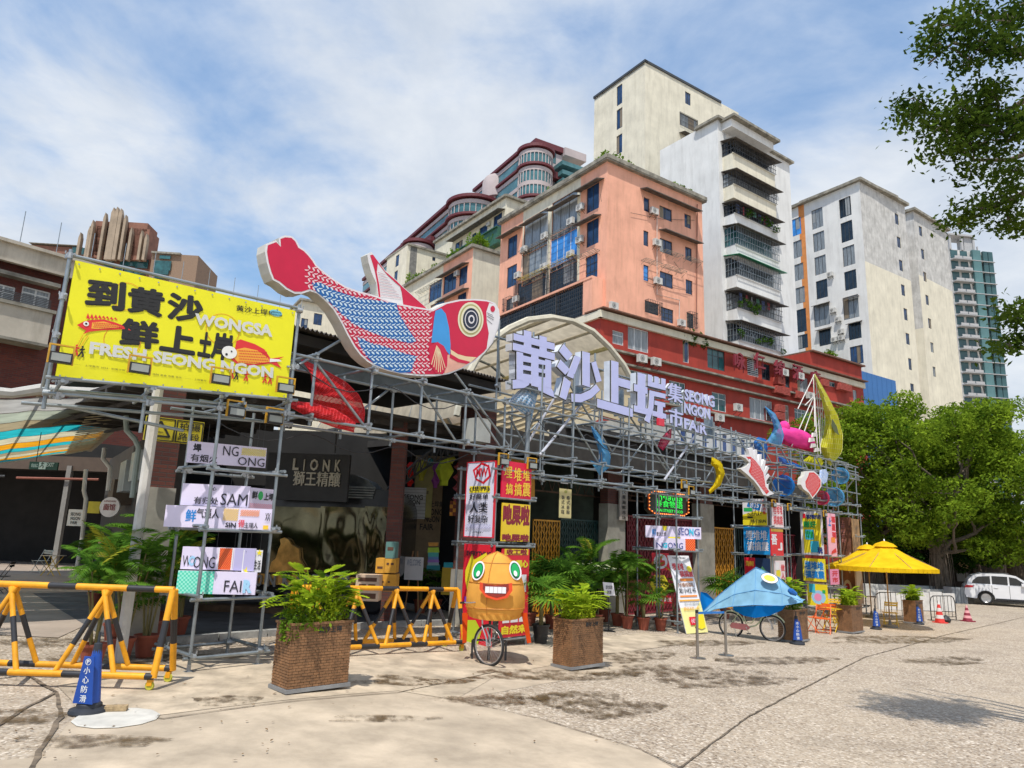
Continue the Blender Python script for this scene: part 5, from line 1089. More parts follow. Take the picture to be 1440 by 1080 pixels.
# exit sign, round sign, boards
def signp(name,label,cat,Y,b4,mat,lines,ink,ang=0,hang=None,th=.05):
    x0,y0,x1,y1=b4;c=dpt((x0+x1)/2,(y0+y1)/2,Y);fr=Fr(c.x,c.y,math.radians(ang));t=fthing(name,label,cat,fr);a=fr.p(x0,y0);e=fr.p(x1,y1)
    obj('panel',MB().box(a[0],e[0],0,th,e[1],a[1]),mat,t);mb=MB()
    for (s_,lx0,ly0,lx1,ly1) in lines: p=fr.p(lx0,ly1);q=fr.p(lx1,ly0);text(mb,s_,p[0],q[0],p[1],q[1],-.012,0,.015)
    if mb.v: obj('lettering',mb,ink,t)
    if hang: 
        for hx in hang: p=fr.p(hx,y0);obj('cord',MB().tube((p[0],th/2,p[1]),(p[0],th/2,p[1]+1.6),.012,4),IRON,t)
    return t,fr
t,fr=signp('exit_sign','dark green hanging EXIT sign with a running figure under the canopy','sign',19,(42,649,80,661),M('exit_green',(.01,.07,.045),.4),[('安全出口',44,652,54,657),('EXIT',65,651,77,656)],M('exit_letter',(.7,.8,.75),.5),hang=(50,))
a=fr.p(56,650);e=fr.p(64,660);obj('figure_panel',MB().box(a[0],e[0],-.015,-.001,e[1],a[1]),M('exit_letter'),t);mb=MB();u=(e[0]-a[0])/8;x=a[0];z=e[1]
for p_,q_ in (((4,7),(3.5,4.5)),((3.5,4.5),(5.5,3)),((5.5,3),(5,1)),((3.5,4.5),(2,2.5)),((2,2.5),(.8,2)),((4,6.5),(6,5.5)),((4,6.5),(2,6))): mb.bar((x+p_[0]*u,-.02,z+p_[1]*u*1.1),(x+q_[0]*u,-.02,z+q_[1]*u*1.1),u*.8,.006,0,(0,1,0))
mb.box(x+4*u,x+5*u,-.023,-.017,z+8*u,z+9.2*u);obj('running_figure',mb,M('exit_green'),t)
c=dpt(154,713,17);fr=Fr(c.x,c.y,math.radians(0));t=fthing('round_sign','round white shop sign with dark red characters above the courtyard boards','sign',fr)
r=fr.p(168,713)[0];cz=fr.p(154,713)[1];cxx=fr.p(154,713)[0];r-=cxx
obj('disc',MB().prism([(cxx+r*math.cos(2*PI*i/28),cz+r*math.sin(2*PI*i/28)) for i in range(28)],0,.06),M('disc_white',(.68,.64,.60),.5),t)
mb=MB();text(mb,'面馆',cxx-r*.6,cxx+r*.6,cz-r*.35,cz+r*.35,-.012,0,.03);text(mb,'LANZHOU',cxx-r*.6,cxx+r*.6,cz+r*.5,cz+r*.66,-.012,0,.02);obj('lettering',mb,M('dark_red_print',(.22,.03,.03)),t)
signp('banner','small white banner reading SEONG NGON FAIR by the dark hall','banner',26,(97,716,116,740),WHITE,[('SEONG',99,721,114,725),('NGON',99,727,113,731),('FAIR',99,733,109,737)],INK)
signp('menu_board','orange brown menu board with red numerals standing in the courtyard','sign',16.5,(139,757,158,784),M('menu_tan',(.50,.28,.18),.7),[('22',141,759,148,768),('2',150,759,156,768),('22',141,771,148,780),('8',150,771,156,780)],M('dark_red_print'),ang=-10)
signp('sign_board','plain yellow board beside the round sign','sign',19,(125,705,139,722),M('yellow_board',(.62,.50,.03),.6),[],INK)
# ================================================================ scaffolding
TUBE=MB().tube((0,0,0),(0,0,1),.0255,10).mesh('scaffold_tube',GALV,True)
def _coup():
    m=MB();m.tube((0,0,-.045),(0,0,.045),.042,8);m.tube((-.045,.05,0),(.045,.05,0),.042,8);m.box(-.03,.03,-.02,.07,-.03,.03);m.bar((.03,-.05,0),(.03,-.12,0),.018,.018);m.tube((.03,-.085,0),(.03,-.11,0),.022,6);m.bar((-.05,.06,.04),(-.05,.06,.085),.015,.015);return m.mesh('coupler',COUP)
COU=_coup()
def tubeobj(par,p,q,name='scaffold_tube',mesh=None,rad=1,label=None):
    p=Vector(p);q=Vector(q);d=q-p;o=bpy.data.objects.new(name,mesh or TUBE);COL.objects.link(o);o.parent=par;o.location=p
    o.rotation_euler=d.to_track_quat('Z','Y').to_euler();o.scale=(rad,rad,d.length)
    if label:o['label']=label
    return o
def coup(par,p):
    o=bpy.data.objects.new('coupler',COU);COL.objects.link(o);o.parent=par;o.location=p;o.rotation_euler=(random.uniform(-.2,.2),0,random.choice((0,PI/2,PI,-PI/2))+random.uniform(-.2,.2));s=random.uniform(.9,1.15);o.scale=(s,s,s)
def gzs(s,d=0): return gz(FA.w(s,d).x)
sc_=fthing('scaffold_truss','long galvanised tube scaffold truss spanning the whole market front and carrying the fish and characters','scaffolding',FA)
def lr(s,a,b_,s0=0,s1=29): return a+(b_-a)*(s-s0)/(s1-s0)
def ZB(s): return 3.42 if s<8 else lr(min(s,29),3.42,3.42,8,29)
def ZC(s): return 3.84
def ZT(s): return 4.87 if s<20 else lr(s,4.87,5.0,20,29)
S0,S1=-.2,29.0
# longitudinals in six metre lengths, a little out of line
for (zf,d,a,b_) in ((ZC,0,S0,7.3),(ZC,1.05,S0,S1),(ZB,0,6.0,S1),(ZB,1.05,6.0,S1),(ZC,.03,7.0,S1),(ZT,0,.9,S1),(ZT,1.05,.9,S1),(lambda s:4.38,0.03,7.3,S1),(lambda s:4.38,1.08,7.3,S1)):
    s=a
    while s<b_:
        e=min(s+6.0,b_);tubeobj(sc_,(s-.15,d-.05,zf(s)+random.uniform(-.015,.015)),(e+.12,d-.05,zf(e)+random.uniform(-.015,.015)));s=e
bays=[.35+1.18*i for i in range(25)]
for i,s in enumerate(bays):
    for d in (0,1.05):
        jx,jy=random.uniform(-.018,.018),random.uniform(-.018,.018)
        top=ZT(s)+.12 if s>.9 else 4.0
        if 6.3<s<9.6: top=5.95 if d==0 else 5.4
        elif 9.6<=s<17: top=5.75
        elif s>=17: top=6.05 if d else 5.5
        tubeobj(sc_,(s+(.12 if d else 0),d,(ZB(s) if s>6 else ZC(s))-.12),(s+(.12 if d else 0)+jx,d+jy,top))
    for zf in ((ZC,ZT) if s<6 else (ZB,ZC,ZT)):
        if zf is ZT and s<.9: continue
        tubeobj(sc_,(s-.06,-.18,zf(s)+.05),(s-.06+random.uniform(-.05,.05),1.25,zf(s)+.05+random.uniform(-.02,.02)))
        for d in (0,): coup(sc_,(s,d-.03,zf(s)))
        if i%2: coup(sc_,(s+.12,1.02,zf(s)))
    if i%3==1: tubeobj(sc_,(s,.06,ZT(s)),(s+1.18,.06,ZC(s)))
    if i%4==2: tubeobj(sc_,(s,1.1,ZC(s)),(s+1.2,1.1,ZT(s)))
    if i%3==0 and s>6: tubeobj(sc_,(s+.03,.09,ZT(s)),(s+.06,1.0,ZC(s)))
# upper frame behind the characters and towards the right end
for (z,d,a,b_) in ((5.35,1.05,6.2,17.2),(5.72,1.05,9,17),(5.30,0.02,6.4,17.2),(5.55,0,14.5,S1),(5.55,1.05,14.5,S1),(5.98,1.05,17,S1),(6.5,.55,6.5,12.5),(5.2,0,17,S1)):
    s=a
    while s<b_: e=min(s+6,b_);tubeobj(sc_,(s-.1,d,z+random.uniform(-.02,.02)),(e+.1,d,z+random.uniform(-.02,.02)));s=e
for s in (6.5,7.7,8.9,10.2,11.4,12.4): tubeobj(sc_,(s,.55,4.8),(s,.55,6.9 if s<11 else 6.5));coup(sc_,(s,.5,5.35))
for s in [14.6+1.2*i for i in range(12)]: tubeobj(sc_,(s,-.15,5.55),(s,1.2,5.58));coup(sc_,(s,0,5.55))
for i in range(7): tubeobj(sc_,(17.3+i*1.7,-.02,5.5),(18.1+i*1.7,-.02,4.9))
# heavier posts and white rakers
PSM=MB().tube((0,0,0),(0,0,1),.06,12).mesh('post',GALV,True)
k=F(749,600)[0];o=tubeobj(sc_,(k,.15,3.4),(k,.15,6.3),'post',PSM);k=F(716,600,1)[0]
WR=MB().tube((0,0,0),(0,0,1),.033,10).mesh('raker',M('bright_raker',(.66,.66,.72),.35,.5,var=.08),True)
for (x0,y0,x1,y1,d0,d1) in ((759,640,818,568,-.1,.35),(934,675,978,612,-.1,.4),(743,622,780,560,.9,.5)):
    a=FA.p(x0,y0,d0);e=FA.p(x1,y1,d1);tubeobj(sc_,(a[0],d0,a[1]),(e[0],d1,e[1]),'raker',WR)
for (x0,y0,x1,y1,d) in ((583,532,642,622,.5),(640,525,720,633,.1),(716,585,745,640,.6),(800,540,860,635,.7),(868,560,950,680,.7),(910,548,978,640,.2),(408,520,480,478,.6)):
    a=FA.p(x0,y0,d);e=FA.p(x1,y1,d);tubeobj(sc_,(a[0],d,a[1]),(e[0],d,e[1]))
# floodlights clipped under the truss (amber drivers)
def flood(s,d,z,i):
    t=fthing('floodlight',FLB[i],'lamp',FA,'small floodlights clamped along the truss',k=s,d=d,z=z);obj('housing',MB().box(-.13,.13,-.05,.05,-.07,.07),BLACK,t);obj('lens',MB().box(-.11,.11,-.06,-.05,-.05,.05),M('lens_glass',(.3,.32,.3),.1),t);obj('bracket',MB().box(-.15,-.13,-.02,.02,-.08,.16).box(.13,.15,-.02,.02,-.08,.16).box(-.15,.15,-.02,.02,.16,.18),M('amber_bracket',(.62,.33,.02),.5),t);return t
FLB=['black and amber floodlight clamped left of the label tower top','black and amber floodlight clamped right of the label tower top','black and amber floodlight above the left posters','black and amber floodlight above the red character poster','black and amber floodlight above the green LED sign, left','black and amber floodlight above the green LED sign, right','black and amber floodlight above the date poster','black and amber floodlight above the narrow red character poster','black and amber floodlight above the pink poster']
for i,(x,y) in enumerate(((332,575),(386,585),(708,646),(748,652),(962,681),(972,690),(1088,708),(1110,713),(1160,722))):
    a=F(x,y,-.1);flood(a[0],-.1,a[1]-.05,i)
# ---------------- towers
TOW=[]
def tower(name,label,s0,s1,d1,levels,ztop,extra=()):
    t=fthing('scaffold_tower',label,'scaffolding',FA,'scaffold towers standing along the market front')
    for s in (s0,s1):
        for d in (0,d1):
            z0=gzs(s,d);tubeobj(t,(s,d,z0),(s,d,ztop));o=obj('base_plate',BP,None,t,loc=(s,d,z0))
    for z in levels:
        for d in (-.05,d1+.05): tubeobj(t,(s0-.12,d,z),(s1+.15,d,z))
        for s in (s0-.05,s1+.05): tubeobj(t,(s,-.15,z+.055),(s,d1+.12,z+.055))
        for s in (s0,s1):
            for d in (0,d1): coup(t,(s,d,z+.02))
    for s,d in extra: tubeobj(t,(s,d,gzs(s,d)),(s,d,ztop))
    return t
BP=MB().box(-.06,.06,-.06,.06,0,.012).tube((0,0,0),(0,0,.1),.03,8).mesh('base_plate',COUP)
z1=[F(265,y)[1] for y in (925,)];ly=[F(272,925)[1],F(283,843)[1],F(292,745)[1],F(303,660)[1]]
tower('t','four legged scaffold tower carrying the white lettered boards under the yellow billboard',0,1.04,1.0,ly,3.95)
z2=[F(700,y)[1] for y in (768,905)];z2b=F(700,692)[1]
tower('t','scaffold tower holding the world and red poster boards behind the orange fish tricycle',6.05,7.12,1.1,[F(700,900)[1],F(700,768)[1],F(700,700)[1]],3.5)
tower('t','scaffold tower carrying the green LED sign and thumbs up sign',13.35,14.55,1.3,[F(951,728)[1],F(951,775)[1],gzs(13.4)+.25],3.5,extra=((13.35,.65),))
tower('t','scaffold tower with the blue character poster behind the blue fish bicycle',19.65,20.9,1.35,[F(1083,742)[1],F(1083,782)[1],gzs(19.7)+.3],3.5)
tower('t','scaffold tower with the yellow green poster beside the parasols',24.9,26.3,1.5,[F(1162,783)[1],F(1162,828)[1],gzs(25)+.3],3.5)
tower('t','last scaffold tower at the right end of the truss wrapped in brown printed cloth',28.0,29.0,1.3,[F(1207,755)[1],F(1207,800)[1],gzs(28.5)+.3],3.5)
# ---------------- billboard
BF=Fr(*FA.w(1.07,-.12)[:2],math.radians(38))
b_tl=BF.p(105,366);b_bl=BF.p(78,533);b_tr=BF.p(414,437);b_br=BF.p(404,562)
bb=fthing('billboard','large yellow billboard with black Chinese characters, grey English words and two red fish','billboard',BF)
X0,X1=(b_tl[0]+b_bl[0])/2,(b_tr[0]+b_br[0])/2
def bz(x,top): 
    t=(x-X0)/(X1-X0)
    return (b_tl[1]*(1-t)+b_tr[1]*t) if top else (b_bl[1]*(1-t)+b_br[1]*t)
YB=M('billboard_yellow',(.82,.78,.008),.45,var=.05,vs=1.5,bump=.12,bs=3)
mb=MB();n=24
for i in range(n):
    xa=X0+(X1-X0)*i/n;xb=X0+(X1-X0)*(i+1)/n;ya=-.012+.003*math.sin(i*1.1);yb=-.012+.003*math.sin((i+1)*1.1)
    mb.add([(xa,ya,bz(xa,0)),(xb,yb,bz(xb,0)),(xb,yb,bz(xb,1)),(xa,ya,bz(xa,1)),(xa,.03,bz(xa,0)),(xb,.03,bz(xb,0)),(xb,.03,bz(xb,1)),(xa,.03,bz(xa,1))],[(0,1,2,3),(7,6,5,4),(3,2,6,7),(0,4,5,1)])
obj('cloth',mb,YB,bb)
def bp(x,y): 
    q=BF.p(x,y,-.02);return q
def btext(par,s_,x0,y0,x1,y1,x2,y2,x3,y3,mat,name,bold=.02,y=-.022):
    """text mapped on four picture corners TL,TR,BR,BL of the billboard cloth"""
    TL,TR,BR,BL=bp(x0,y0),bp(x1,y1),bp(x2,y2),bp(x3,y3)
    def fn(a,c): return (TL[0]*(1-a)*c+TR[0]*a*c+BR[0]*a*(1-c)+BL[0]*(1-a)*(1-c),TL[1]*(1-a)*c+TR[1]*a*c+BR[1]*a*(1-c)+BL[1]*(1-a)*(1-c))
    mb=MB();text(mb,s_,0,1,0,1,y,0,bold,fn=fn);return obj(name,mb,mat,par)
LX=lambda x,y:(x/3.4286,290+y/3.4286)
def bt(s_,c4,mat,name='lettering',bold=.02,y=-.022):
    c=[v for i in range(4) for v in LX(c4[2*i],c4[2*i+1])];return btext(bb,s_,*c,mat,name,bold,y)
GRL=M('print_grey',(.62,.63,.60),.5,var=.02)
RL=M('print_red_line',(.75,.25,.02),.5,var=0)
# thin circles
def ring2(par,px,py,r,mat,y=-.018):
    c=bp(*LX(px,py));rr=bp(*LX(px+r,py))[0]-c[0];mb=MB();n=28
    for i in range(n):
        a,b2=2*PI*i/n,2*PI*(i+1)/n;mb.add([(c[0]+rr*math.cos(a),y,c[1]+rr*math.sin(a)),(c[0]+rr*math.cos(b2),y,c[1]+rr*math.sin(b2)),(c[0]+(rr-.008)*math.cos(b2),y,c[1]+(rr-.008)*math.sin(b2)),(c[0]+(rr-.008)*math.cos(a),y,c[1]+(rr-.008)*math.sin(a))],[(0,1,2,3)])
    return obj('circle_print',mb,mat,par)
ring2(bb,615,435,78,RL);ring2(bb,1075,595,82,RL);ring2(bb,590,650,90,RL)
for ch,c in (('到',(425,345,610,368,600,512,405,478)),('黄',(620,380,800,408,782,540,612,510)),('沙',(812,412,985,440,975,570,800,545)),('鲜',(585,535,770,560,765,695,570,672)),('上',(790,565,945,590,940,722,765,695)),):
    bt(ch,c,INK,'character',.045)
bt('土',(965,600,1030,612,1012,735,950,722),INK,'character',.05);bt('岸',(1035,602,1132,620,1110,750,1012,735),INK,'character',.045)
bt('WONGSA',(940,515,1315,575,1312,632,935,570),GRL,'lettering',.045,-.03);bt('FRESH SEONG NGON',(435,652,1318,778,1315,830,428,712),GRL,'lettering',.045,-.03)
bt('黄沙上垾',(1140,475,1292,498,1290,528,1138,505),INK,'lettering',.02)
cc=bp(*LX(1330,515));mb=MB();mb.flat([(cc[0]+.105*math.cos(t),cc[1]+.055*math.sin(t)) for t in [2*PI*i/18 for i in range(18)]],-.02);obj('badge',mb,M('badge_cyan',(.2,.6,.75),.5),bb)
bt('集市',(1295,502,1312,506,1312,528,1293,524),INK);bt('SEONG',(1312,505,1355,512,1355,518,1312,512),INK,y=-.026);bt('NGON FAIR',(1312,518,1360,525,1360,532,1312,525),INK,y=-.026)
def bline(x0,y0,x1,n,sz):
    # line of tiny print
    pass
bt('—— · 上垾集市 2024 · 到黄沙鲜上垾 · 广州荔湾 · 海鲜 美食 市集 音乐 · —— · 上垾集市 · 黄沙码头 · ——',(355,755,1110,852,1110,862,355,765),M('print_olive',(.18,.17,.03),.5),bold=0)
# fish prints
def fpr(pts,mat,y,name='fish_print'): mb=MB();mb.flat([bp(*LX(*p)) for p in pts],y);return obj(name,mb,mat,bb)
FR=M('fish_print_red',(.70,.03,.03),.5,var=.02);FO=M('fish_print_orange',(.85,.40,.04),.5,var=.02);FW=M('fish_print_white',(.8,.8,.76),.5,var=.02)
fpr([(372,572),(405,555),(440,548),(500,545),(560,562),(600,580),(640,560),(615,585),(632,600),(600,592),(540,596),(470,600),(430,605),(400,617),(415,600),(378,578)],FR,-.021)
fpr([(445,560),(500,556),(555,572),(590,583),(540,588),(470,592),(440,590)],FO,-.024)
for i in range(8): fpr([(415+i*19,550-i*1-10+(i>5)*8),(424+i*19,515+i*3),(435+i*19,545+(i>4)*6)],FR,-.022,'spine_print')
def scales(x0,y0,x1,y1,nx,ny,dy,mat,y):
    mb=MB()
    for i in range(nx):
        for j in range(ny):
            u=(i+.5*(j%2)+.3)/nx;v=(j+.5)/ny;x=x0+(x1-x0)*u;yy=y0+(y1-y0)*v+dy*u;r=3.6
            mb.flat([bp(*LX(x-r,yy)),bp(*LX(x,yy-r)),bp(*LX(x+r,yy)),bp(*LX(x,yy+r))],y)
    return obj('scale_print',mb,mat,bb,kind='stuff')
scales(450,558,585,586,16,3,10,FR,-.027)
ce=bp(*LX(415,567));mb=MB();mb.flat([(ce[0]+.035*math.cos(t),ce[1]+.035*math.sin(t)) for t in [2*PI*i/12 for i in range(12)]],-.027);obj('eye_print',mb,FW,bb);mb=MB();mb.flat([(ce[0]+.015*math.cos(t),ce[1]+.015*math.sin(t)) for t in [2*PI*i/8 for i in range(8)]],-.03);obj('pupil_print',mb,INK,bb)
fpr([(1130,700),(1140,650),(1160,642),(1230,665),(1275,690),(1305,735),(1370,725),(1330,745),(1358,782),(1305,758),(1230,768),(1150,765),(1115,740)],FR,-.021)
fpr([(1140,690),(1180,682),(1240,695),(1290,730),(1300,750),(1230,760),(1150,755),(1125,730)],FO,-.024);scales(1150,690,1290,755,17,5,8,FR,-.027)
fpr([(1300,735),(1345,738),(1358,748),(1300,752)],FW,-.026)
mb=MB();ce=bp(*LX(1105,705));mb.flat([(ce[0]+.115*math.cos(t),ce[1]+.10*math.sin(t)) for t in [2*PI*i/18 for i in range(18)]],-.032);obj('head_print',mb,FW,bb)
for dx,dz,r in ((.03,.02,.014),(-.04,-.04,.02)): mb=MB();mb.flat([(ce[0]+dx+r*math.cos(t),ce[1]+dz+r*math.sin(t)) for t in [2*PI*i/8 for i in range(8)]],-.036);obj('eye_print',mb,INK,bb)
# tiny figures printed on the cloth
def figure(px,py,mat):
    c=bp(*LX(px,py));u=.016;mb=MB();y=-.022
    for a,b2 in (((0,5),(0,2)),((0,4.5),(-1.8,3.2)),((0,4.5),(2,4.2)),((0,2),(-1.3,-1)),((0,2),(1.4,-.6)),((-1.3,-1),(-2,-2.6)),((1.4,-.6),(1,-2.6))): mb.bar((c[0]+a[0]*u,y,c[1]+a[1]*u),(c[0]+b2[0]*u,y,c[1]+b2[1]*u),u*1.2,.003,0,(0,1,0))
    mb.flat([(c[0]+u*.9*math.cos(t),c[1]+6.2*u+u*.9*math.sin(t)) for t in [k_*PI/4 for k_ in range(8)]],y);obj('figure_print',mb,mat,bb)
for x,y,m in ((365,705,FR),(393,712,INK),(1118,818,FR),(1140,822,INK),(1187,830,FR),(1277,840,FR),(1302,845,FR)): figure(x,y,m)
for a,b2 in (((400,620),(365,690)),((425,622),(380,690))): p,q=bp(*LX(*a)),bp(*LX(*b2));obj('line_print',MB().bar((p[0],-.02,p[1]),(q[0],-.02,q[1]),.006,.003,0,(0,1,0)),RL,bb)
# billboard frame: tubes and couplers
fr_=fthing('billboard_scaffold','galvanised tube frame carrying the yellow billboard','scaffolding',BF)
a0,a1=(X0-.08,bz(X0,0)-.45),(X0-.08,bz(X0,1)+.12)
tubeobj(fr_,(X0-.07,.0,bz(X0,0)-.42),(X0-.07,0,bz(X0,1)+.14));tubeobj(fr_,(X1+.06,0,bz(X1,0)-.35),(X1+.06,0,bz(X1,1)+.12))
tubeobj(fr_,(X0-.1,.0,bz(X0,1)+.06),(X1+.1,0,bz(X1,1)+.06))
for d,dz,e in ((-.18,-.02,.12),(.35,-.1,.1),(-.1,-.22,.12),(.4,-.32,.3)): tubeobj(fr_,(X0-e,d,bz(X0,0)+dz),(X1+e,d,bz(X1,0)+dz))
for t in (0.02,.36,.68,.99):
    x=X0+(X1-X0)*t;tubeobj(fr_,(x,-.3,bz(x,0)-.06),(x,.9,bz(x,0)-.12));coup(fr_,(x,-.15,bz(x,0)-.05));coup(fr_,(x,-.1,bz(x,0)-.24))
tubeobj(fr_,(X0+.36*(X1-X0),.1,3.3),(X0+.36*(X1-X0),.1,bz(X0,0)+.1));tubeobj(fr_,(X0-.05,.06,bz(X0,1)-.1),(X0-.05,1.0,3.9))
for x,z in ((X0-.07,bz(X0,1)+.05),(X0-.07,bz(X0,0)+1.15),(X0-.07,bz(X0,0)+.6),(X1+.06,bz(X1,0)+.55),(X1+.06,bz(X1,1)+.02),(X0-.07,bz(X0,0)-.2)): coup(fr_,(x,0,z))
tubeobj(fr_,(X0+.2,.5,bz(X0,0)-.28),(X0+1.8,.45,bz(X0,0)-.45));
FLT=['black and amber floodlight at the left foot of the yellow billboard','black and amber floodlight left of centre under the yellow billboard','black and amber floodlight right of centre under the yellow billboard','black and amber floodlight at the right foot of the yellow billboard']
for i,(px,py) in enumerate(((292,732),(672,782),(1062,835),(1375,878))):
    q=BF.p(*LX(px,py),-.3);w_=BF.w(q[0],-.3,q[1]);t=flood(0,0,0,0);t.location=w_;t.rotation_euler=(0,0,BF.a);t['label']=FLT[i];t['group']='floodlights along the billboard foot'
# grommets along the cloth edge
gm=MB().tube((0,0,0),(0,.006,0),.012,8).mesh('grommet',COUP)
for i in range(13):
    x=X0+.05+(X1-X0-.1)*i/12
    obj('grommet',gm,None,bb,loc=(x,-.024,bz(x,1)-.05));obj('grommet',gm,None,bb,loc=(x,-.024,bz(x,0)+.05))
# ================================================================ giant fish board
CR['4']=(340,310,3.4286);CR['7']=(700,440,5.5385);CR['8']=(890,520,5.5385)
CRIM=M('fish_crimson',(.62,.008,.055),.4,var=.06,vs=2);FBLU=M('fish_blue',(.01,.13,.42),.4,var=.06);SKYB=M('fish_sky_blue',(.05,.32,.72),.4,var=.05)
BEI2=M('board_edge',(.58,.56,.50),.5,var=.1,dirt=.3);FWH=M('fish_white',(.80,.78,.80),.45,var=.04);FPK=M('scale_pink',(.84,.62,.66),.45,var=.03);FLB=M('scale_pale_blue',(.62,.78,.88),.45,var=.03)
D0=.3
def f4(pts,c='4',d=D0): return [FA.p(*cvt(c,p),d) for p in pts]
def inpoly(x,y,P):
    r=False;n=len(P);j=n-1
    for i in range(n):
        if ((P[i][1]>y)!=(P[j][1]>y)) and x<(P[j][0]-P[i][0])*(y-P[i][1])/(P[j][1]-P[i][1])+P[i][0]: r=not r
        j=i
    return r
fish=fthing('giant_fish','giant crimson and blue scaled fish board with a round eye standing on the scaffold','sculpture',FA)
BODY=[(112,150),(118,112),(165,95),(182,120),(178,84),(205,72),(240,75),(264,96),(278,126),(302,140),(326,165),(346,190),(360,214),(400,250),(440,280),(500,318),(560,340),(620,355),(660,368),(700,385),(750,400),(830,415),(920,430),(985,395),(1050,381),(1120,378),(1180,383),(1222,398),(1240,428),(1245,470),(1236,522),(1210,590),(1170,640),(1120,682),(1060,716),(1000,740),(940,750),(860,750),(780,742),(710,727),(650,707),(608,682),(572,650),(542,610),(508,550),(478,490),(442,430),(400,385),(362,352),(330,340),(290,353),(255,353),(215,333),(180,303),(150,287),(134,250),(120,200)]
P=f4(BODY);obj('body',MB().prism(P,D0,D0+.30,0,1),[FWH,BEI2],fish)
cxp=sum(p[0] for p in P)/len(P);czp=sum(p[1] for p in P)/len(P)
def inset(P,t):
    A=sum(P[i][0]*P[(i+1)%len(P)][1]-P[(i+1)%len(P)][0]*P[i][1] for i in range(len(P)));sg=1 if A>0 else -1;o=[]
    for i in range(len(P)):
        a=Vector(P[i-1]);b_=Vector(P[i]);c=Vector(P[(i+1)%len(P)]);d=(c-a).normalized();o.append((b_.x-d.y*t*sg,b_.y+d.x*t*sg))
    return o
def pr(name,pts,mat,y,c='4',par=None,flat=True): return obj(name,MB().flat(f4(pts,c),D0-y),mat,par or fish)
obj('crimson_print',MB().flat(inset(P,.035),D0-.004),CRIM,fish)
B1=[(335,300),(380,300),(450,338),(540,368),(640,384),(745,400),(758,450),(800,520),(842,582),(810,592),(760,582),(680,560),(600,530),(540,500),(480,452),(420,392),(360,345)]
B2=[(555,560),(620,590),(700,610),(780,640),(842,655),(828,690),(815,733),(760,735),(690,716),(640,694),(600,655),(568,605)]
pr('blue_band',B1,FBLU,.007);pr('blue_band',B2,FBLU,.007)
REG=[(300,222),(356,216),(400,258),(500,326),(620,362),(750,408),(918,436),(925,520),(915,590),(905,640),(925,735),(860,742),(780,735),(700,716),(640,692),(575,640),(520,555),(470,468),(420,400),(370,348),(330,330),(308,300)]
mk=[MB(),MB()]
r=0;y=190
while y<745:
    x=290+(r%2)*11
    while x<925:
        # rows bend with the body: sag towards the tail
        t=max(0,(650-x)/350);yy=y+ (0 if x>650 else -150*t*t*.55)
        if inpoly(x,yy,REG) and inpoly(x+9,yy+6,REG):
            a=math.radians(8+26*min(1,t));ca,sa=math.cos(a),math.sin(a)
            pts=[(-10,-5),(-3,-6.5),(5,-2),(9,4),(8,7),(2,5.5),(-5,2)] if r%2 else [(-10,6),(-4,2),(4,-1),(9,-7),(9,-2),(4,5),(-3,8)]
            q=f4([(x+px*ca-py*sa,yy+px*sa+py*ca) for px,py in pts]);inb=inpoly(x,yy,B1) or inpoly(x,yy,B2)
            mk[1 if inb else 0].flat(q,D0-.011)
        x+=22
    y+=15.5;r+=1
obj('scale_pattern',mk[0],FPK,fish,kind='stuff');obj('scale_pattern',mk[1],FLB,fish,kind='stuff')
pr('gill_print',[(932,436),(960,424),(982,450),(998,520),(1005,600),(1003,652),(985,630),(960,600),(940,588),(912,590),(920,520),(926,470)],SKYB,.012)
pr('fin_print',[(898,612),(918,596),(942,586),(972,606),(990,640),(988,700),(968,742),(932,738),(906,692)],CRIM,.014)
for i in range(7):
    a0=(938+i*2,604+i*3);b0=(912+i*11,696+12*min(i,3)-max(0,i-4)*10);q=f4([a0,b0]);obj('fin_ray',MB().bar((q[0][0],D0-.018,q[0][1]),(q[1][0],D0-.018,q[1][1]),.02,.003,0,(0,1,0)),M('cream_print',(.80,.62,.38),.5,var=0),fish)
pr('mouth_print',[(1192,398),(1222,404),(1237,432),(1240,470),(1231,522),(1205,590),(1178,630),(1183,590),(1190,545),(1180,490),(1178,440)],FWH,.008)
pr('chin_print',[(985,652),(1010,640),(1040,662),(1090,690),(1055,712),(1000,732),(975,738)],M('chin_pink',(.80,.42,.32),.5),.009)
pr('jaw_print',[(1005,622),(1040,645),(1080,656),(1130,660),(1100,686),(1045,678),(1008,655)],M('cream_print'),.011)
pr('jaw_stripe',[(1002,642),(1045,668),(1100,682),(1085,692),(1040,684),(1000,662)],CRIM,.013)
def ell(cx,cy,rx,ry,mat,y,name,c='4',par=None,n=28): return obj(name,MB().flat(f4([(cx+rx*math.cos(2*PI*i/n),cy+ry*math.sin(2*PI*i/n)) for i in range(n)],c),D0-y),mat,par or fish)
OLV=M('eye_olive',(.45,.42,.16),.5,var=0);CRM=M('eye_cream',(.80,.76,.55),.5,var=0);NV=M('eye_navy',(.012,.02,.045),.4,var=0)
for i,(rx,ry,m) in enumerate(((62,84,CRM),(54,74,OLV),(48,66,CRM),(39,55,NV),(31,43,FWH),(27,38,NV),(15,21,FWH),(9,13,NV))): ell(1102,478,rx,ry,m,.010+.004*i,'eye_ring')
ell(1208,427,11,15,CRIM,.013,'nostril')
for p,q_ in (((1180,445),(1208,458)),((1180,462),(1212,480)),((1180,478),(1205,500)),((1184,455),(1214,470))):
    q=f4([p,q_]);obj('whisker',MB().bar((q[0][0],D0-.014,q[0][1]),(q[1][0],D0-.014,q[1][1]),.008,.003,0,(0,1,0)),NV,fish)
FIN=[(605,165),(626,152),(650,188),(690,240),(740,282),(780,322),(830,366),(880,412),(905,438),(780,425),(660,385),(648,300),(625,250),(612,205)]
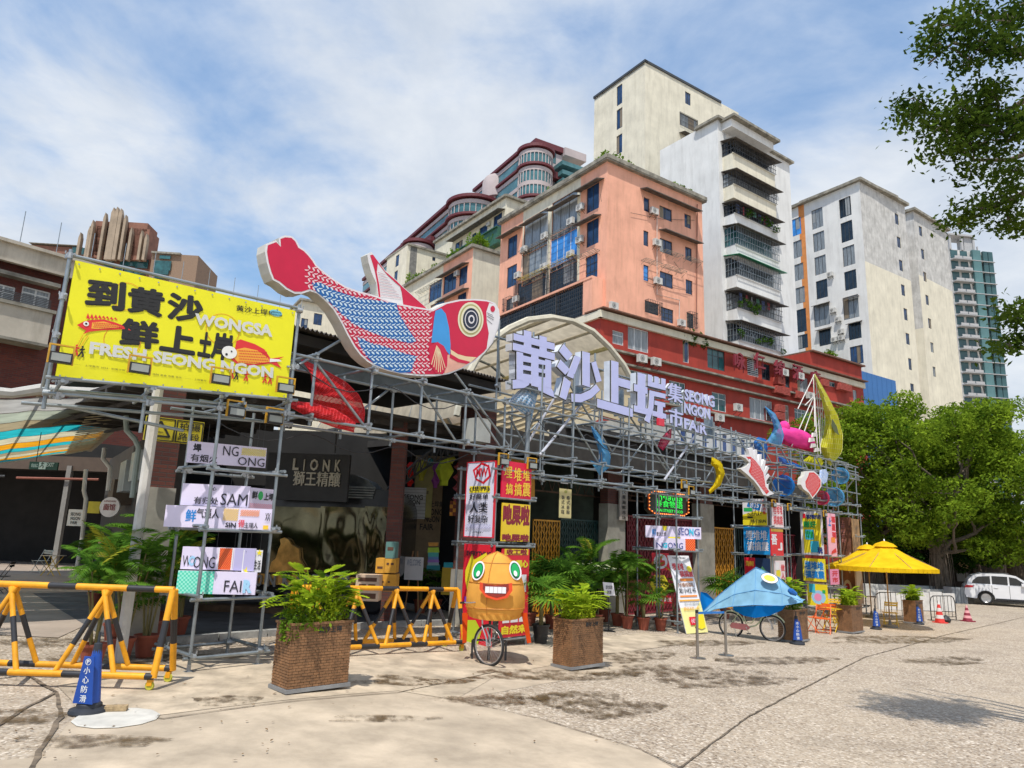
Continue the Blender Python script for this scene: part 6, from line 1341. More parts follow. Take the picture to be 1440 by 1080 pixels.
Pf=f4(FIN,d=D0+.08);obj('dorsal_fin',MB().prism(Pf,D0+.08,D0+.3,0,1),[FWH,BEI2],fish)
obj('fin_red_print',MB().flat(f4([(618,168),(632,165),(690,245),(740,287),(780,326),(830,370),(880,414),(900,436),(780,420),(770,345),(762,318),(740,300),(700,262),(655,205),(650,250),(662,310),(668,372),(660,370),(652,300),(640,240)],d=D0+.08),D0+.075),CRIM,fish)
for i in range(8):
    q=f4([(655+i*2,250+i*16),(690+i*11,262+i*16)],d=D0+.08);obj('fin_line',MB().bar((q[0][0],D0+.072,q[0][1]),(q[1][0],D0+.072,q[1][1]),.006,.003,0,(0,1,0)),M('thin_pink_line',(.6,.3,.35),.5),fish)
# ================================================================ channel letters
let=fthing('sign_characters','big lavender faced Chinese characters with smaller SEONG NGON FAIR letters on the scaffold','sign',FA)
EDGE=M('letter_black_edge',(.02,.02,.022),.5);SIDE=M('letter_white_side',(.70,.72,.76),.3,.2,var=.1)
def chan(s_,c,c4,bold=.05,dep=.24,d=-.02,u=None):
    q=[FA.p(*cvt(c,(c4[2*i],c4[2*i+1])),d) for i in range(4)]
    x0=(q[0][0]+q[3][0])/2;x1=(q[1][0]+q[2][0])/2;zt0,zt1,zb1,zb0=q[0][1],q[1][1],q[2][1],q[3][1]
    def fn(a,z): return (x0+(x1-x0)*a,(zb0*(1-a)+zb1*a)*(1-z)+(zt0*(1-a)+zt1*a)*z)
    u0,u1=(u or (0,1));mb=MB();text(mb,s_,u0,u1,0,1,d,0,bold,dep,1,fn=fn);text(mb,s_,u0-.012,u1+.012,-.012,1.012,d+.012,2,bold+(.012 if bold>.04 else .01),.02,2,fn=fn);return obj('character' if len(s_)==1 else 'lettering',mb,[LAV,SIDE,EDGE],let)
def strokes(name,PL,d=-.02,dep=.24):
    mb=MB()
    for i,p in enumerate(PL):
        P=[FA.p(*cvt('7',q),d) for q in p];A=sum(P[j][0]*P[(j+1)%len(P)][1]-P[(j+1)%len(P)][0]*P[j][1] for j in range(len(P)))
        if A<0:P=P[::-1]
        mb.prism(P,d+i*.0006,d+dep-i*.0006,0,1);mb.prism(inset(P,-.022),d+.014+i*.0006,d+.035,2)
    obj(name,mb,[LAV,SIDE,EDGE],let)
strokes('character',[[(125,158),(443,238),(443,290),(125,210)],[(205,133),(262,147),(262,300),(205,285)],[(327,176),(382,190),(382,330),(327,315)],[(120,232),(445,315),(445,370),(120,287)],[(262,300),(318,315),(318,580),(262,565)],[(148,300),(198,312),(198,530),(148,515)],[(372,360),(418,372),(418,588),(372,574)],[(148,318),(418,384),(418,414),(148,370)],[(148,396),(418,450),(418,478),(148,434)],[(148,462),(418,512),(418,588),(148,524)],[(118,522),(250,512),(246,560),(205,585),(120,590)],[(310,555),(418,585),(434,612),(444,658),(400,640),(318,600)]])
strokes('character',[[(515,243),(582,322),(542,372),(478,298)],[(490,363),(562,440),(527,482),(463,418)],[(518,498),(572,540),(532,678),(483,655)],[(660,298),(718,313),(718,580),(660,560)],[(600,333),(650,348),(588,512),(540,490)],[(730,388),(766,376),(810,530),(770,542)],[(768,556),(798,600),(732,662),(650,697),(578,692),(573,628),(650,632),(722,600)]])
strokes('character',[[(885,370),(940,384),(940,708),(885,694)],[(936,503),(1032,530),(1032,594),(936,566)],[(776,668),(1052,748),(1052,812),(776,735)]])
strokes('character',[[(1090,463),(1150,478),(1150,765),(1090,750)],[(1063,553),(1166,580),(1166,632),(1063,607)],[(1063,718),(1172,746),(1172,795),(1063,768)],[(1170,478),(1202,486),(1202,545),(1170,537)],[(1222,493),(1254,501),(1254,560),(1222,552)],[(1276,508),(1308,516),(1308,590),(1276,582)],[(1170,530),(1308,565),(1308,603),(1170,568)],[(1185,602),(1308,632),(1308,668),(1185,640)],[(1185,602),(1222,612),(1214,740),(1182,858),(1145,836),(1176,730)],[(1224,682),(1306,702),(1306,735),(1224,715)],[(1206,760),(1313,788),(1313,826),(1206,800)],[(1246,690),(1288,700),(1288,872),(1246,860)]])
chan('集','8',(272,90,388,120,390,270,270,240),.03,.14);chan('市','8',(280,285,392,315,395,465,280,430),.03,.14)
for s_,c4 in (('SEONG',(405,148,638,205,635,295,402,235)),('NGON',(402,252,606,305,602,390,400,335)),('FAIR',(402,375,580,425,576,510,400,458))): chan(s_,'8',c4,.035,.12)
obj('badge',MB().box(*(lambda a,e:(a[0],e[0],-.1,-.03,e[1],a[1]))(F(922,588),F(930,600))),M('badge_red',(.7,.03,.06),.5),let)
for x in (7.6,9.2,11,12.2,14,16): obj('bracket',MB().box(x,x+.05,.2,.5,5.3,6.0),GALV,let)
# ================================================================ nets and cloth shapes on the truss
NR_=Mtrans('net_red',(.70,.03,.03),.35,.72);NB_=Mtrans('net_blue',(.13,.42,.72),.4,.82);NB2=Mtrans('net_deep_blue',(.03,.22,.62),.4,.9);NYL=Mtrans('cloth_yellow',(.80,.60,.02),.4,.97);NPK=Mtrans('balloon_pink',(.90,.08,.38),.25);NLY=Mtrans('sail_yellow_green',(.62,.60,.03),.4,.92);NWH=Mtrans('net_white',(.62,.64,.62),.4,.6);NPR=Mtrans('net_raspberry',(.65,.06,.14),.4,.85)
def loft(name,label,cat,A,Bp,mat,c=None,d0=.3,bulge=.35,group='cloth and net shapes tied along the truss',wire=None,nx=10):
    """cloth between two drawn curves; it bellies towards the viewer"""
    def curve(P,n=20):
        P=[Vector(p) for p in P];L=[0]
        for a,b2 in zip(P[:-1],P[1:]): L.append(L[-1]+(b2-a).length)
        o=[]
        for i in range(n+1):
            t=L[-1]*i/n;j=max(k for k in range(len(L)) if L[k]<=t+1e-9);j=min(j,len(P)-2);f=(t-L[j])/max(1e-9,L[j+1]-L[j]);o.append(P[j].lerp(P[j+1],f))
        return o
    a=curve(A);b2=curve(Bp);n=len(a)-1;o=Vector(FA.w(0,0,0));mb=MB();V=[]
    for i in range(n+1):
        for j in range(nx+1):
            p=a[i].lerp(b2[i],j/nx);p=cvt(c,(p.x,p.y)) if c else (p.x,p.y);d=d0-bulge*math.sin(PI*j/nx)*(.4+.6*math.sin(PI*i/n))+.02*math.sin(i*1.7+j);q=FA.p(p[0],p[1],d);V.append((q[0],d,q[1]))
    mb.add(V,[(i*(nx+1)+j,i*(nx+1)+j+1,(i+1)*(nx+1)+j+1,(i+1)*(nx+1)+j) for i in range(n) for j in range(nx)])
    t=fthing(name,label,cat,FA,group);obj('cloth',mb,mat,t,smooth=True)
    rim=MB();rim.path([V[i*(nx+1)] for i in range(n+1)],.015,5);obj('rim',rim,wire or mat,t);rim=MB();rim.path([V[i*(nx+1)+nx] for i in range(n+1)],.015,5);obj('rim',rim,wire or mat,t)
    if wire:
        w_=MB()
        for i in range(0,n+1):
            for j in range(nx): w_.bar(V[i*(nx+1)+j],V[i*(nx+1)+j+1],.008,.008)
        for j in range(0,nx+1):
            for i in range(n): w_.bar(V[i*(nx+1)+j],V[(i+1)*(nx+1)+j],.008,.008)
        obj('netting',w_,wire,t,kind='stuff')
    return t
RW=M('net_cord_red',(.60,.02,.03),.6);BW=M('net_cord_white',(.62,.64,.68),.6)
loft('red_net','large red net scoop hanging in the truss below the giant fish','net',[(280,665),(400,725),(500,780),(565,845),(592,915),(585,975)],[(335,735),(345,800),(342,850),(350,885),(440,915),(540,975)],NR_,'4',.75,.3,wire=RW,nx=22)
loft('red_net','red net trailing along the lower tubes right of the yellow billboard','net',[(228,872),(345,884),(450,912),(548,975)],[(240,900),(330,950),(440,992),(540,1018)],NR_,'4',.1,.25,wire=RW,nx=10)
loft('blue_net','blue net gathered below the first big character','net',[(727,552),(733,548),(745,545),(757,550)],[(712,566),(724,574),(738,583),(746,596)],NB_,None,.2,.2,wire=BW)
loft('blue_cloth','light blue crescent cloth in the truss under the second and third characters','cloth',[(832,600),(848,618),(858,640),(857,656),(843,668)],[(832,602),(840,625),(845,643),(841,652),(830,648)],NB_,None,.1,.2)
loft('yellow_cloth','bright yellow crescent cloth above the LED sign','cloth',[(1001,643),(1014,650),(1019,665),(1013,682),(998,694)],[(1000,652),(1007,660),(1008,670),(1004,682),(997,690)],NYL,None,-.1,.2)
loft('red_cloth','small red cloth below the FAIR letters','cloth',[(944,603),(943,618),(932,633)],[(942,604),(930,616),(925,628)],NPR,None,.2,.1)
loft('blue_cloth','tall blue horn shaped cloth rising left of the pink balloon','cloth',[(1076,572),(1090,582),(1098,598),(1102,612),(1098,628)],[(1077,574),(1086,590),(1089,602),(1084,613),(1078,622)],NB_,None,.3,.2)
loft('blue_cloth','blue bag shaped cloth behind the spiny red fish','cloth',[(1060,622),(1066,615),(1077,618),(1079,630),(1077,645)],[(1060,624),(1062,632),(1066,640),(1070,646),(1074,648)],NB2,None,.4,.2)
loft('blue_cloth','blue and white patterned cloth tray under the pink balloon','cloth',[(1094,640),(1104,646),(1118,652),(1136,660)],[(1096,652),(1106,656),(1118,658),(1132,662)],NB2,None,.2,.25)
loft('yellow_cloth','small yellow cloth pennant between the pink balloon and the sail','cloth',[(1130,648),(1140,640),(1152,642),(1158,650)],[(1131,650),(1140,654),(1148,660),(1152,664)],NLY,None,.2,.1)
loft('yellow_sail','tall yellow green netted sail with a curved edge at the right end of the truss','sail',[(1146,526),(1163,555),(1178,585),(1185,612),(1184,636),(1168,655)],[(1145,528),(1155,560),(1162,590),(1158,612),(1153,630),(1164,652)],NLY,None,.3,.5,wire=M('cord_yellow',(.66,.64,.2),.6))
obj('sail_mark',MB().flat([F(x,y,-.25) for x,y in ((1170,588),(1177,600),(1180,612),(1174,608),(1169,598))],-.25),M('print_dark_olive',(.08,.1,.02)),[o for o in sc.objects if o.name=='yellow_sail'][0])
def bowl(label,x0,y0,x1,y1,mat,d=.1,ang=0.9,name='cloth_bowl'):
    a=F(x0,y0,d);e=F(x1,y1,d);t=fthing(name,label,'cloth',FA,'cloth and net shapes tied along the truss',k=(a[0]+e[0])/2,d=d,z=(a[1]+e[1])/2)
    rx=abs(e[0]-a[0])/2;rz=abs(a[1]-e[1])/2;mb=MB();n=16;m=8;V=[]
    for i in range(m+1):
        th=PI/2*1.15*i/m
        for j in range(n): ph=2*PI*j/n;V.append((rz*.9*math.cos(th)*1.1-.1,rz*math.sin(th)*math.cos(ph),rz*math.sin(th)*math.sin(ph)))
    R_=Matrix.Rotation(ang-.9,3,'Z');V=[R_@Vector(v) for v in V];mb.add(V,[(i*n+j,i*n+(j+1)%n,(i+1)*n+(j+1)%n,(i+1)*n+j) for i in range(m) for j in range(n)]);obj('cloth',mb,mat,t,smooth=True)
    obj('rim',MB().path(V[-n:],.015,5,closed=True),mat,t);return t
bowl('deep blue cloth bowl hanging beside the spiny red fish',1092,666,1115,700,NB2);bowl('light blue cloth bowl, upper one at the right end of the truss',1168,654,1198,684,NB_);bowl('light blue cloth bowl, lower one at the right end of the truss',1162,683,1187,714,NB_);bowl('raspberry red cloth bowl beside the lower light blue bowl',1146,688,1168,712,NPR)
# pink balloon fish
a=F(1097,598,.5);e=F(1141,634,.5);t=fthing('pink_balloon','large glossy pink round balloon shape with a small ear on top of the truss','balloon',FA,k=(a[0]+e[0])/2,d=.5,z=(a[1]+e[1])/2)
rx,rz=(e[0]-a[0])/2,(a[1]-e[1])/2;mb=MB();mb.lathe([(max(.01,math.sin(PI*i/12)**.7),-math.cos(PI*i/12)) for i in range(13)],24);o=obj('body',mb,NPK,t,smooth=True);o.scale=(rx*1.15,rz*1.1,rz*1.15)
mb=MB();mb.lathe([(max(.01,math.sin(PI*i/8)),-math.cos(PI*i/8)) for i in range(9)],12);o=obj('ear',mb,NPK,t,smooth=True);o.scale=(.22,.22,.26);o.location=(-rx*.75,0,rz*.9)
obj('lower_net',MB().prism([(-rx*.9,-rz*1.2),(rx,-rz*1.25),(rx*1.0,-rz*.7),(-rx*.95,-rz*.6)],-.1,-.08),NPR,t)
# white rods of the sail and teeth
rods=[(1144,527,1150,640),(1148,535,1154,638),(1152,545,1156,636),(1156,555,1158,634),(1160,562,1160,630),(1164,572,1162,625),(1145,527,1122,575),(1143,560,1113,628),(1152,548,1122,632),(1156,580,1136,636),(1144,527,1146,600),(1168,584,1164,620),(1150,552,1132,570)]
rt=fthing('sail_rods','fan of thin white rods bracing the yellow green sail','frame',FA)
RD=MB().tube((0,0,0),(0,0,1),.02,6).mesh('rod',M('rod_white',(.66,.64,.60),.5))
for i,(x0,y0,x1,y1) in enumerate(rods):
    d0=.1+.12*(i%5);a=F(x0,y0,.35);e=F(x1,y1,d0);tubeobj(rt,(a[0],.35,a[1]),(e[0],d0,e[1]),'rod',RD)
for i,(x,y) in enumerate(((1145,613),(1141,620),(1143,628),(1148,634))):
    a=F(x,y,.1);obj('tooth',MB().prism([(a[0]-.28,a[1]-.08),(a[0]+.25,a[1]+.02),(a[0]+.2,a[1]+.14),(a[0]-.2,a[1]+.1)],.05,.12),M('rod_white'),rt)
for k in range(5):
    a=F(1185+2,640+k*9,.0);e=F(1207,638+k*9,.0);tubeobj(sc_,(a[0],.1+k*.2,5.2+k*.22),(e[0]+.8,.1+k*.2,5.2+k*.22))
# small fish boards
def smallfish(label,c,outline,spines,red,d=-.25):
    t=fthing('small_fish',label,'sculpture',FA,'small fish boards on the truss');P=f4(outline,c,d);obj('body',MB().prism(P,d,d+.14,0,1),[FWH,BEI2],t)
    for sp_ in spines: obj('spine',MB().prism(f4(sp_,c,d),d+.02,d+.12),FWH,t)
    R=f4(red,c,d);obj('red_print',MB().flat(R,d-.004),M('fish_print_red'),t);xs=[p[0] for p in R];zs=[p[1] for p in R];mk=MB();z=min(zs);r=0
    while z<max(zs):
        x=min(xs)+(r%2)*.05
        while x<max(xs):
            if inpoly(x,z,R) and inpoly(x-.08,z+.05,R) and inpoly(x+.08,z-.05,R): mk.flat([(x-.03,z),(x,z-.012),(x+.03,z+.01),(x,z+.016)],d-.008)
            x+=.10
        z+=.05;r+=1
    obj('scale_print',mk,FPK,t,kind='stuff');return t
t=smallfish('spiny red fish board with an open white mouth, left of the plump one','E',[(226,655),(262,645),(300,648),(340,680),(378,722),(405,765),(418,830),(424,885),(445,915),(480,942),(430,958),(395,948),(365,895),(325,842),(275,795),(222,752),(255,742),(280,722),(288,702),(262,672)],
 [[(300,655),(285,600),(320,590),(330,675)],[(335,680),(335,610),(352,605),(360,700)],[(362,705),(372,640),(388,640),(385,735)],[(385,740),(405,680),(420,690),(405,770)],[(405,775),(430,730),(445,745),(415,805)],[(415,815),(440,790),(450,805),(420,850)],[(420,880),(440,868),(440,900),(430,910)]],
 [(265,660),(300,660),(335,690),(370,735),(395,780),(405,835),(412,885),(440,925),(420,945),(380,895),(340,840),(295,790),(285,770),(300,730),(300,700),(280,675)])
o=obj('eye',MB().flat([F(*cvt('E',(293+9*math.cos(k*PI/6),688+11*math.sin(k*PI/6))),-.27) for k in range(12)],-.265),FWH,t)
t=smallfish('plump red fish board with a white rim, right of the spiny red fish','E',[(712,775),(745,768),(782,770),(812,795),(838,832),(838,885),(806,935),(770,978),(742,935),(700,905),(682,872),(688,822),(708,802)],[],[(745,780),(780,780),(808,802),(830,838),(830,882),(800,930),(770,965),(748,930),(720,890),(715,850),(735,810)])
for k in range(6):
    y=852+k*2;a=F(*cvt('E',(845+k*5,760)),-.2)
obj('blue_fin',MB().prism(f4([(840,760),(870,755),(890,790),(880,850),(850,870),(835,840)],'E',-.2),-.2,-.12),M('fin_blue_white',(.12,.3,.7),.5,col2=(.7,.75,.85),vs=14),t)
# ================================================================ posters and boards
def poster(name,label,cat,C,mat,items=(),th=.03,group=None,frame=None):
    BL,BR,TL=[Vector(c) for c in C];w=(BR-BL).length;h=(TL-BL).length;x=(BR-BL).normalized();z=(TL-BL).normalized();y=z.cross(x).normalized();z=x.cross(y).normalized()
    e=thing(name,label,cat,group=group);e.matrix_world=Matrix(((x.x,y.x,z.x,BL.x),(x.y,y.y,z.y,BL.y),(x.z,y.z,z.z,BL.z),(0,0,0,1)))
    obj('panel',MB().box(0,w,0,th,0,h),mat,e);tx=MB();px_=MB();tm=[];pm=[]
    def mi(L,m):
        if m not in L:L.append(m)
        return L.index(m)
    for k,it in enumerate(items):
        yy=-.003-.0022*k
        if it[0]=='t': text(tx,it[1],it[2]*w,it[4]*w,it[3]*h,it[5]*h,yy-.002,mi(tm,it[6]),it[7] if len(it)>7 else .02)
        elif it[0]=='v':
            n=len(it[1]);hh=(it[5]-it[3])/n
            for i,ch in enumerate(it[1]): text(tx,ch,it[2]*w,it[4]*w,(it[5]-hh*(i+.92))*h,(it[5]-hh*(i+.06))*h,yy-.002,mi(tm,it[6]),it[7] if len(it)>7 else .02)
        elif it[0]=='r': px_.flat([(it[1]*w,it[2]*h),(it[3]*w,it[2]*h),(it[3]*w,it[4]*h),(it[1]*w,it[4]*h)],yy,mi(pm,it[5]))
        elif it[0]=='e': px_.flat([(it[1]*w+it[3]*w*math.cos(2*PI*i/20),it[2]*h+it[4]*h*math.sin(2*PI*i/20)) for i in range(20)],yy,mi(pm,it[5]))
        elif it[0]=='p': px_.flat([(a*w,b2*h) for a,b2 in it[1]],yy,mi(pm,it[2]))
        elif it[0]=='g':  # gingham check
            for i in range(it[6]):
                for j in range(it[7]):
                    if (i+j)%2: continue
                    a,b2,c2,d2=it[1],it[2],it[3],it[4];px_.flat([((a+(c2-a)*(i+q0)/it[6])*w,(b2+(d2-b2)*(j+q1)/it[7])*h) for q0,q1 in ((0,0),(1,0),(1,1),(0,1))],yy,mi(pm,it[5]))
    if px_.v: obj('print',px_,pm,e,kind='stuff' if any(i[0]=='g' for i in items) else None)
    if tx.v: obj('lettering',tx,tm,e)
    if frame:
        f=MB();t_=.02
        for b6 in ((-t_,w+t_,-.01,th+.01,-t_,0),(-t_,w+t_,-.01,th+.01,h,h+t_),(-t_,0,-.011,th+.011,0,h),(w,w+t_,-.011,th+.011,0,h)): f.box(*b6)
        obj('edge_frame',f,frame,e)
    return e
def C3(fr,d,q):
    """BL,BR,TL in space from four picture corners TL,TR,BR,BL on plane fr,d (squared up)"""
    p=[fr.p(q[2*i],q[2*i+1],d) for i in range(4)];x0=(p[0][0]+p[3][0])/2;x1=(p[1][0]+p[2][0])/2;zt=(p[0][1]+p[1][1])/2;zb=(p[2][1]+p[3][1])/2
    return (fr.w(x0,d,zb),fr.w(x1,d,zb),fr.w(x0,d,zt))
def C4(fr,d,q):
    p=[fr.p(q[2*i],q[2*i+1],d) for i in range(4)];return (fr.w(p[3][0],d,p[3][1]),fr.w(p[2][0],d,p[2][1]),fr.w((p[0][0]+p[3][0])/2,d,p[0][1]))
def LFr(s): q=FA.w(s,0);return Fr(q.x,q.y,math.radians(46.5-90))
mm=lambda n,c,**k:M(n,c,.5,var=k.pop('var',.03),**k)
PBLK=mm('p_black',(.02,.02,.03));PWH=mm('p_white',(.76,.75,.78));PRD=mm('p_red',(.68,.01,.03));PYE=mm('p_yellow',(.82,.68,.02));PBL=mm('p_blue',(.01,.22,.62));PCY=mm('p_cyan',(.05,.52,.72));PGN=mm('p_green',(.02,.42,.10));PPK=mm('p_pink',(.85,.30,.50));POR=mm('p_orange',(.88,.26,.02));PLB=mm('p_pale_blue',(.35,.62,.85));PMG=mm('p_mint',(.08,.68,.48));PMG2=mm('p_mint_pale',(.35,.85,.68));PNV=mm('p_navy',(.01,.04,.25));PCR=mm('p_cream',(.78,.70,.40));PMR=mm('p_maroon',(.25,.01,.03));PGO=mm('p_gold',(.85,.55,.04));PBR=mm('p_brown',(.30,.12,.04))
TG_='white lettered boards hung in the left scaffold tower'
K=Fr(*FA.w(-.3,.45)[:2],FA.a)
t2=lambda a:Fr(*FA.w(.05,.35)[:2],math.radians(a))
poster('letter_board','white board with NG, ONG and a yellow grid, topmost in the left tower','sign',C4(K,.0,(268,620,375,628.5,373,658,263.5,650)),LILAC,[('t','垾',.05,.52,.15,.90,PBLK,.05),('t','有烟火',.03,.05,.36,.42,PBLK),('t','NG',.42,.45,.62,.92,PBLK,0),('g',.66,.55,.99,.9,PYE,22,8),('t','ONG',.62,.04,.98,.45,PBLK,0)],.06,TG_)
poster('letter_board','white board reading SAM with Chinese words, second row of the left tower','sign',C3(t2(14),0,(257,681,352,682.5,349.5,713,253,711.5)),LILAC,[('t','·心',.42,.72,.5,.9,PBLK),('t','有归处',.19,.08,.55,.42,PBLK),('t','SAM',.58,.08,.98,.62,PBLK,-.0)],.06,TG_)
poster('letter_board','short angled board with a green leaf dot, right end of the second row','sign',C3(Fr(*FA.w(.78,.35)[:2],math.radians(64)),0,(352.5,683,386,691,385,718,350,713)),LILAC,[('t','鲜',.08,.45,.30,.85,PBLK,.04),('e',.42,.64,.1,.22,PGN),('t','上垾',.55,.42,.95,.8,PBLK,.04),('g',.02,.02,.98,.25,mm('p_rose',(.85,.4,.5)),24,5)],.06,TG_)
poster('letter_board','long white board with a blue character and yellow grids, third row of left tower','sign',C3(t2(12),-.1,(233,711,383,715,380,745,230,741)),LILAC,[('t','鲜',.19,.25,.29,.85,PBL,.03),('t','气逼人',.29,.45,.50,.92,PBLK),('g',.54,.38,.68,.95,PGO,18,12),('g',.70,.62,.88,.92,POR,22,6),('t','SIN',.57,.06,.67,.3,PBLK,.03),('t','得',.69,.08,.75,.45,PRD),('t','主理人',.75,.05,.88,.33,PBLK),('t','XX',.94,.45,.99,.8,PBLK),('r',.93,.03,.98,.22,PGO)],.06,TG_)
poster('letter_board','white board with WONG, an orange gingham block, fourth row of the left tower','sign',C3(t2(9),-.05,(257,770,360,770,357,801,253,802)),LILAC,[('t','W',.02,.12,.13,.6,PBLK,0),('t','O',.10,.15,.2,.6,PLB,.05),('t','ONG',.17,.06,.46,.58,PBLK,0),('r',.49,.0,.70,1,PWH),('r',.51,.02,.68,.98,POR),('g',.51,.02,.68,.98,PRD,13,17),('r',.72,.0,1,.99,mm('p_violet',(.45,.42,.66)))],.06,TG_)
poster('letter_board','small white board with yellow stars in front of the fourth row','sign',C3(t2(20),-.2,(342,774,370,773,367,803,340,806)),PWH,[('t','W',.12,.55,.35,.95,PBLK,.03),('t','鲜生活',.42,.1,.95,.55,PBLK,.03),('t','★',.65,.75,1.0,1.05,PYE,.03),('t','★',.05,-.1,.42,.25,PYE,.03)],.03,TG_)
poster('letter_board','white board with a mint gingham half and FAIR, bottom row of the left tower','sign',C3(t2(9),-.12,(250.5,803,361.5,804.5,358,837,247,834)),LILAC,[('r',0,0,.46,1,PMG),('g',.0,0,.46,1,PMG2,18,11),('t','FAI',.60,.12,.82,.62,PBLK,0),('t','R',.84,.08,.96,.66,PLB,.06)],.06,TG_)
# hanging wires of the boards
wr=MB().tube((0,0,0),(0,0,1),.004,4).mesh('wire',IRON)
for i,(x,y0,y1) in enumerate(((292,596,622),(362,590,628),(370,596,630),(300,660,682),(325,664,683),(345,664,683),(305,748,770),(330,748,770),(346,750,773),(366,750,773),(352,748,770))):
    a=K.p(x,y0);e=K.p(x,y1);w_=obj('hanging_wire',wr);q=K.w(e[0],0,e[1]);w_.location=q;w_.scale=(1,1,a[1]-e[1]);setp(w_,'thin wire holding a white board in the left scaffold tower','wire','wires holding the white boards')
# T2
L2=LFr(6.03)
poster('poster','tall white poster with a red hexagon and black words, on the middle tower','poster',C3(L2,-.06,(657.5,656,697,644,692,754,653,755)),mm('p_lilac_dots',(.66,.66,.80)),[('p',[(.32,.76),(.62,.70),(.88,.80),(.80,.95),(.52,1.0),(.20,.90)],PRD),('p',[(.36,.78),(.60,.735),(.80,.81),(.74,.93),(.52,.965),(.28,.885)],mm('p_lilac_dots',(1,1,1))),('t','MW',.34,.80,.76,.92,PRD,.04),('r',.12,.585,.86,.675,PYE),('t','(世界)',.12,.60,.86,.67,PBLK,.03),('t','好简单',.14,.49,.82,.57,PBLK,.02),('t','人类',.16,.31,.82,.46,PBLK,.03),('t','好复杂',.12,.18,.84,.29,PBLK,.02),('t','× 不想起床 ×',.3,.04,.7,.07,PBLK),('g',.05,.1,.95,.16,mm('p_dot',(.5,.5,.7)),20,4)],.03,None,PRD)
poster('poster','red poster with a yellow arrow and EVERYTHING IS lettering, lower left of the middle tower','poster',C3(L2,-.06,(653,767,696,764,690,905,646,908)),PRD,[('t','EVERYTHING',.10,.88,.9,.93,PBLK,.03),('t','IS',.62,.81,.88,.86,PBLK,.03),('p',[(.08,.72),(.28,.90),(.36,.84),(.75,.92),(.98,.70),(.6,.55),(.2,.5),(.1,.62)],PYE),('r',.1,.40,.45,.46,mm('p_purple',(.2,.05,.5))),('p',[(.05,.02),(.6,.0),(.7,.14),(.5,.24),(.05,.22)],mm('p_lime',(.5,.62,.02)))],.03)
poster('poster','red poster with six yellow characters, top right of the middle tower','poster',C3(FA,-.07,(706.5,645,747,655,747,706,705.5,700)),mm('p_magenta_red',(.72,.005,.05)),[('t','埋',.05,.55,.33,.88,PGO,.03),('t','堆',.38,.48,.65,.86,PGO,.03),('t','堆',.68,.52,.94,.82,PGO,.03),('t','搞',.12,.12,.36,.42,PGO,.03),('t','搞',.40,.10,.66,.45,PGO,.03),('t','震',.68,.10,.96,.48,PGO,.03)],.03)
poster('poster','yellow poster with large cropped maroon characters, below the red six character poster','poster',C3(FA,-.07,(706.5,706,746,711,744,763,705.5,760)),mm('p_mustard',(.80,.56,.02)),[('t','吔屎啦',.02,.42,.98,.98,PMR,.05),('t','吔屎啦',.02,-.0,.98,.20,PMR,.05)],.03)
poster('poster','red and yellow poster reaching the ground behind the orange fish tricycle','poster',C3(FA,-.07,(705,772,744,772,742,893,703,897)),PRD,[('r',.08,.93,.95,1,mm('p_mustard',(1,1,1))),('t','收工啦',.15,.93,.9,1.0,PMR,.05),('t','日日開心',.08,.78,.95,.87,PYE,.05),('r',.1,.5,.9,.7,PWH),('t','自然来',.06,.03,.95,.13,PYE,.05),('r',.08,.16,.32,.24,PWH),('r',.36,.16,.62,.24,PWH),('r',.66,.16,.92,.24,PWH)],.03)
# hanging pale yellow scroll
t=poster('scroll','pale yellow hanging scroll with two columns of Chinese characters in front of the dark hall','sign',C3(FA,1.6,(787,687,804,688,803,729,786,728)),mm('p_scroll',(.66,.58,.28)),[('v','泰式冰糕',.16,.12,.42,.78,PBLK),('v','泰式香粽',.58,.12,.86,.78,PBLK),('e',.5,.9,.12,.05,mm('p_olive2',(.4,.4,.1)))],.01)
poster('tag_sign','small white tag with a blue corner above the hanging scroll','sign',C3(FA,1.6,(789,674,799,674,799,680,789,680)),PWH,[('t','冰粥',.3,.2,.9,.8,PBLK),('p',[(0,.3),(.2,1.4),(.4,.9)],PLB)],.02)
# T3 : LED sign
q=C3(FA,1.45,(910,686,968,695,968,730,910,722));BL,BR,TL=q
led=thing('led_sign','lit green Thai and Chinese lettering in an orange bulb octagon frame','sign');x=(BR-BL).normalized();y=Vector((0,0,1)).cross(x).normalized();led.matrix_world=Matrix(((x.x,y.x,0,BL.x),(x.y,y.y,0,BL.y),(x.z,y.z,1,BL.z),(0,0,0,1)));w_=(BR-BL).length;h_=(TL-BL).length
oc=lambda k:[(w_*.12+k,k),(w_*.88-k,k),(w_-k,h_*.22),(w_-k,h_*.78),(w_*.88-k,h_-k),(w_*.12+k,h_-k),(k,h_*.78),(k,h_*.22)]
obj('panel',MB().prism(oc(0),0,.12),M('led_black',(.01,.014,.012),.4),led);o_=oc(.06)
for i in range(8): a,b2=o_[i],o_[(i+1)%8];obj('orange_strip',MB().bar((a[0],-.02,a[1]),(b2[0],-.02,b2[1]),.05,.03,0,(0,1,0)),M('led_orange_body',(.45,.08,.01),.5),led)
bulb=MB().lathe([(.0,-.02),(.022,0),(0,.02)],6).mesh('bulb',M('bulb_lit',(1,.30,.06),emit=2.2,var=0))
for i in range(8):
    a,b2=Vector(o_[i]),Vector(o_[(i+1)%8]);n=max(1,int((b2-a).length/.11))
    for j in range(n): p=a.lerp(b2,j/n);obj('bulb',bulb,None,led,loc=(p.x,-.05,p.y))
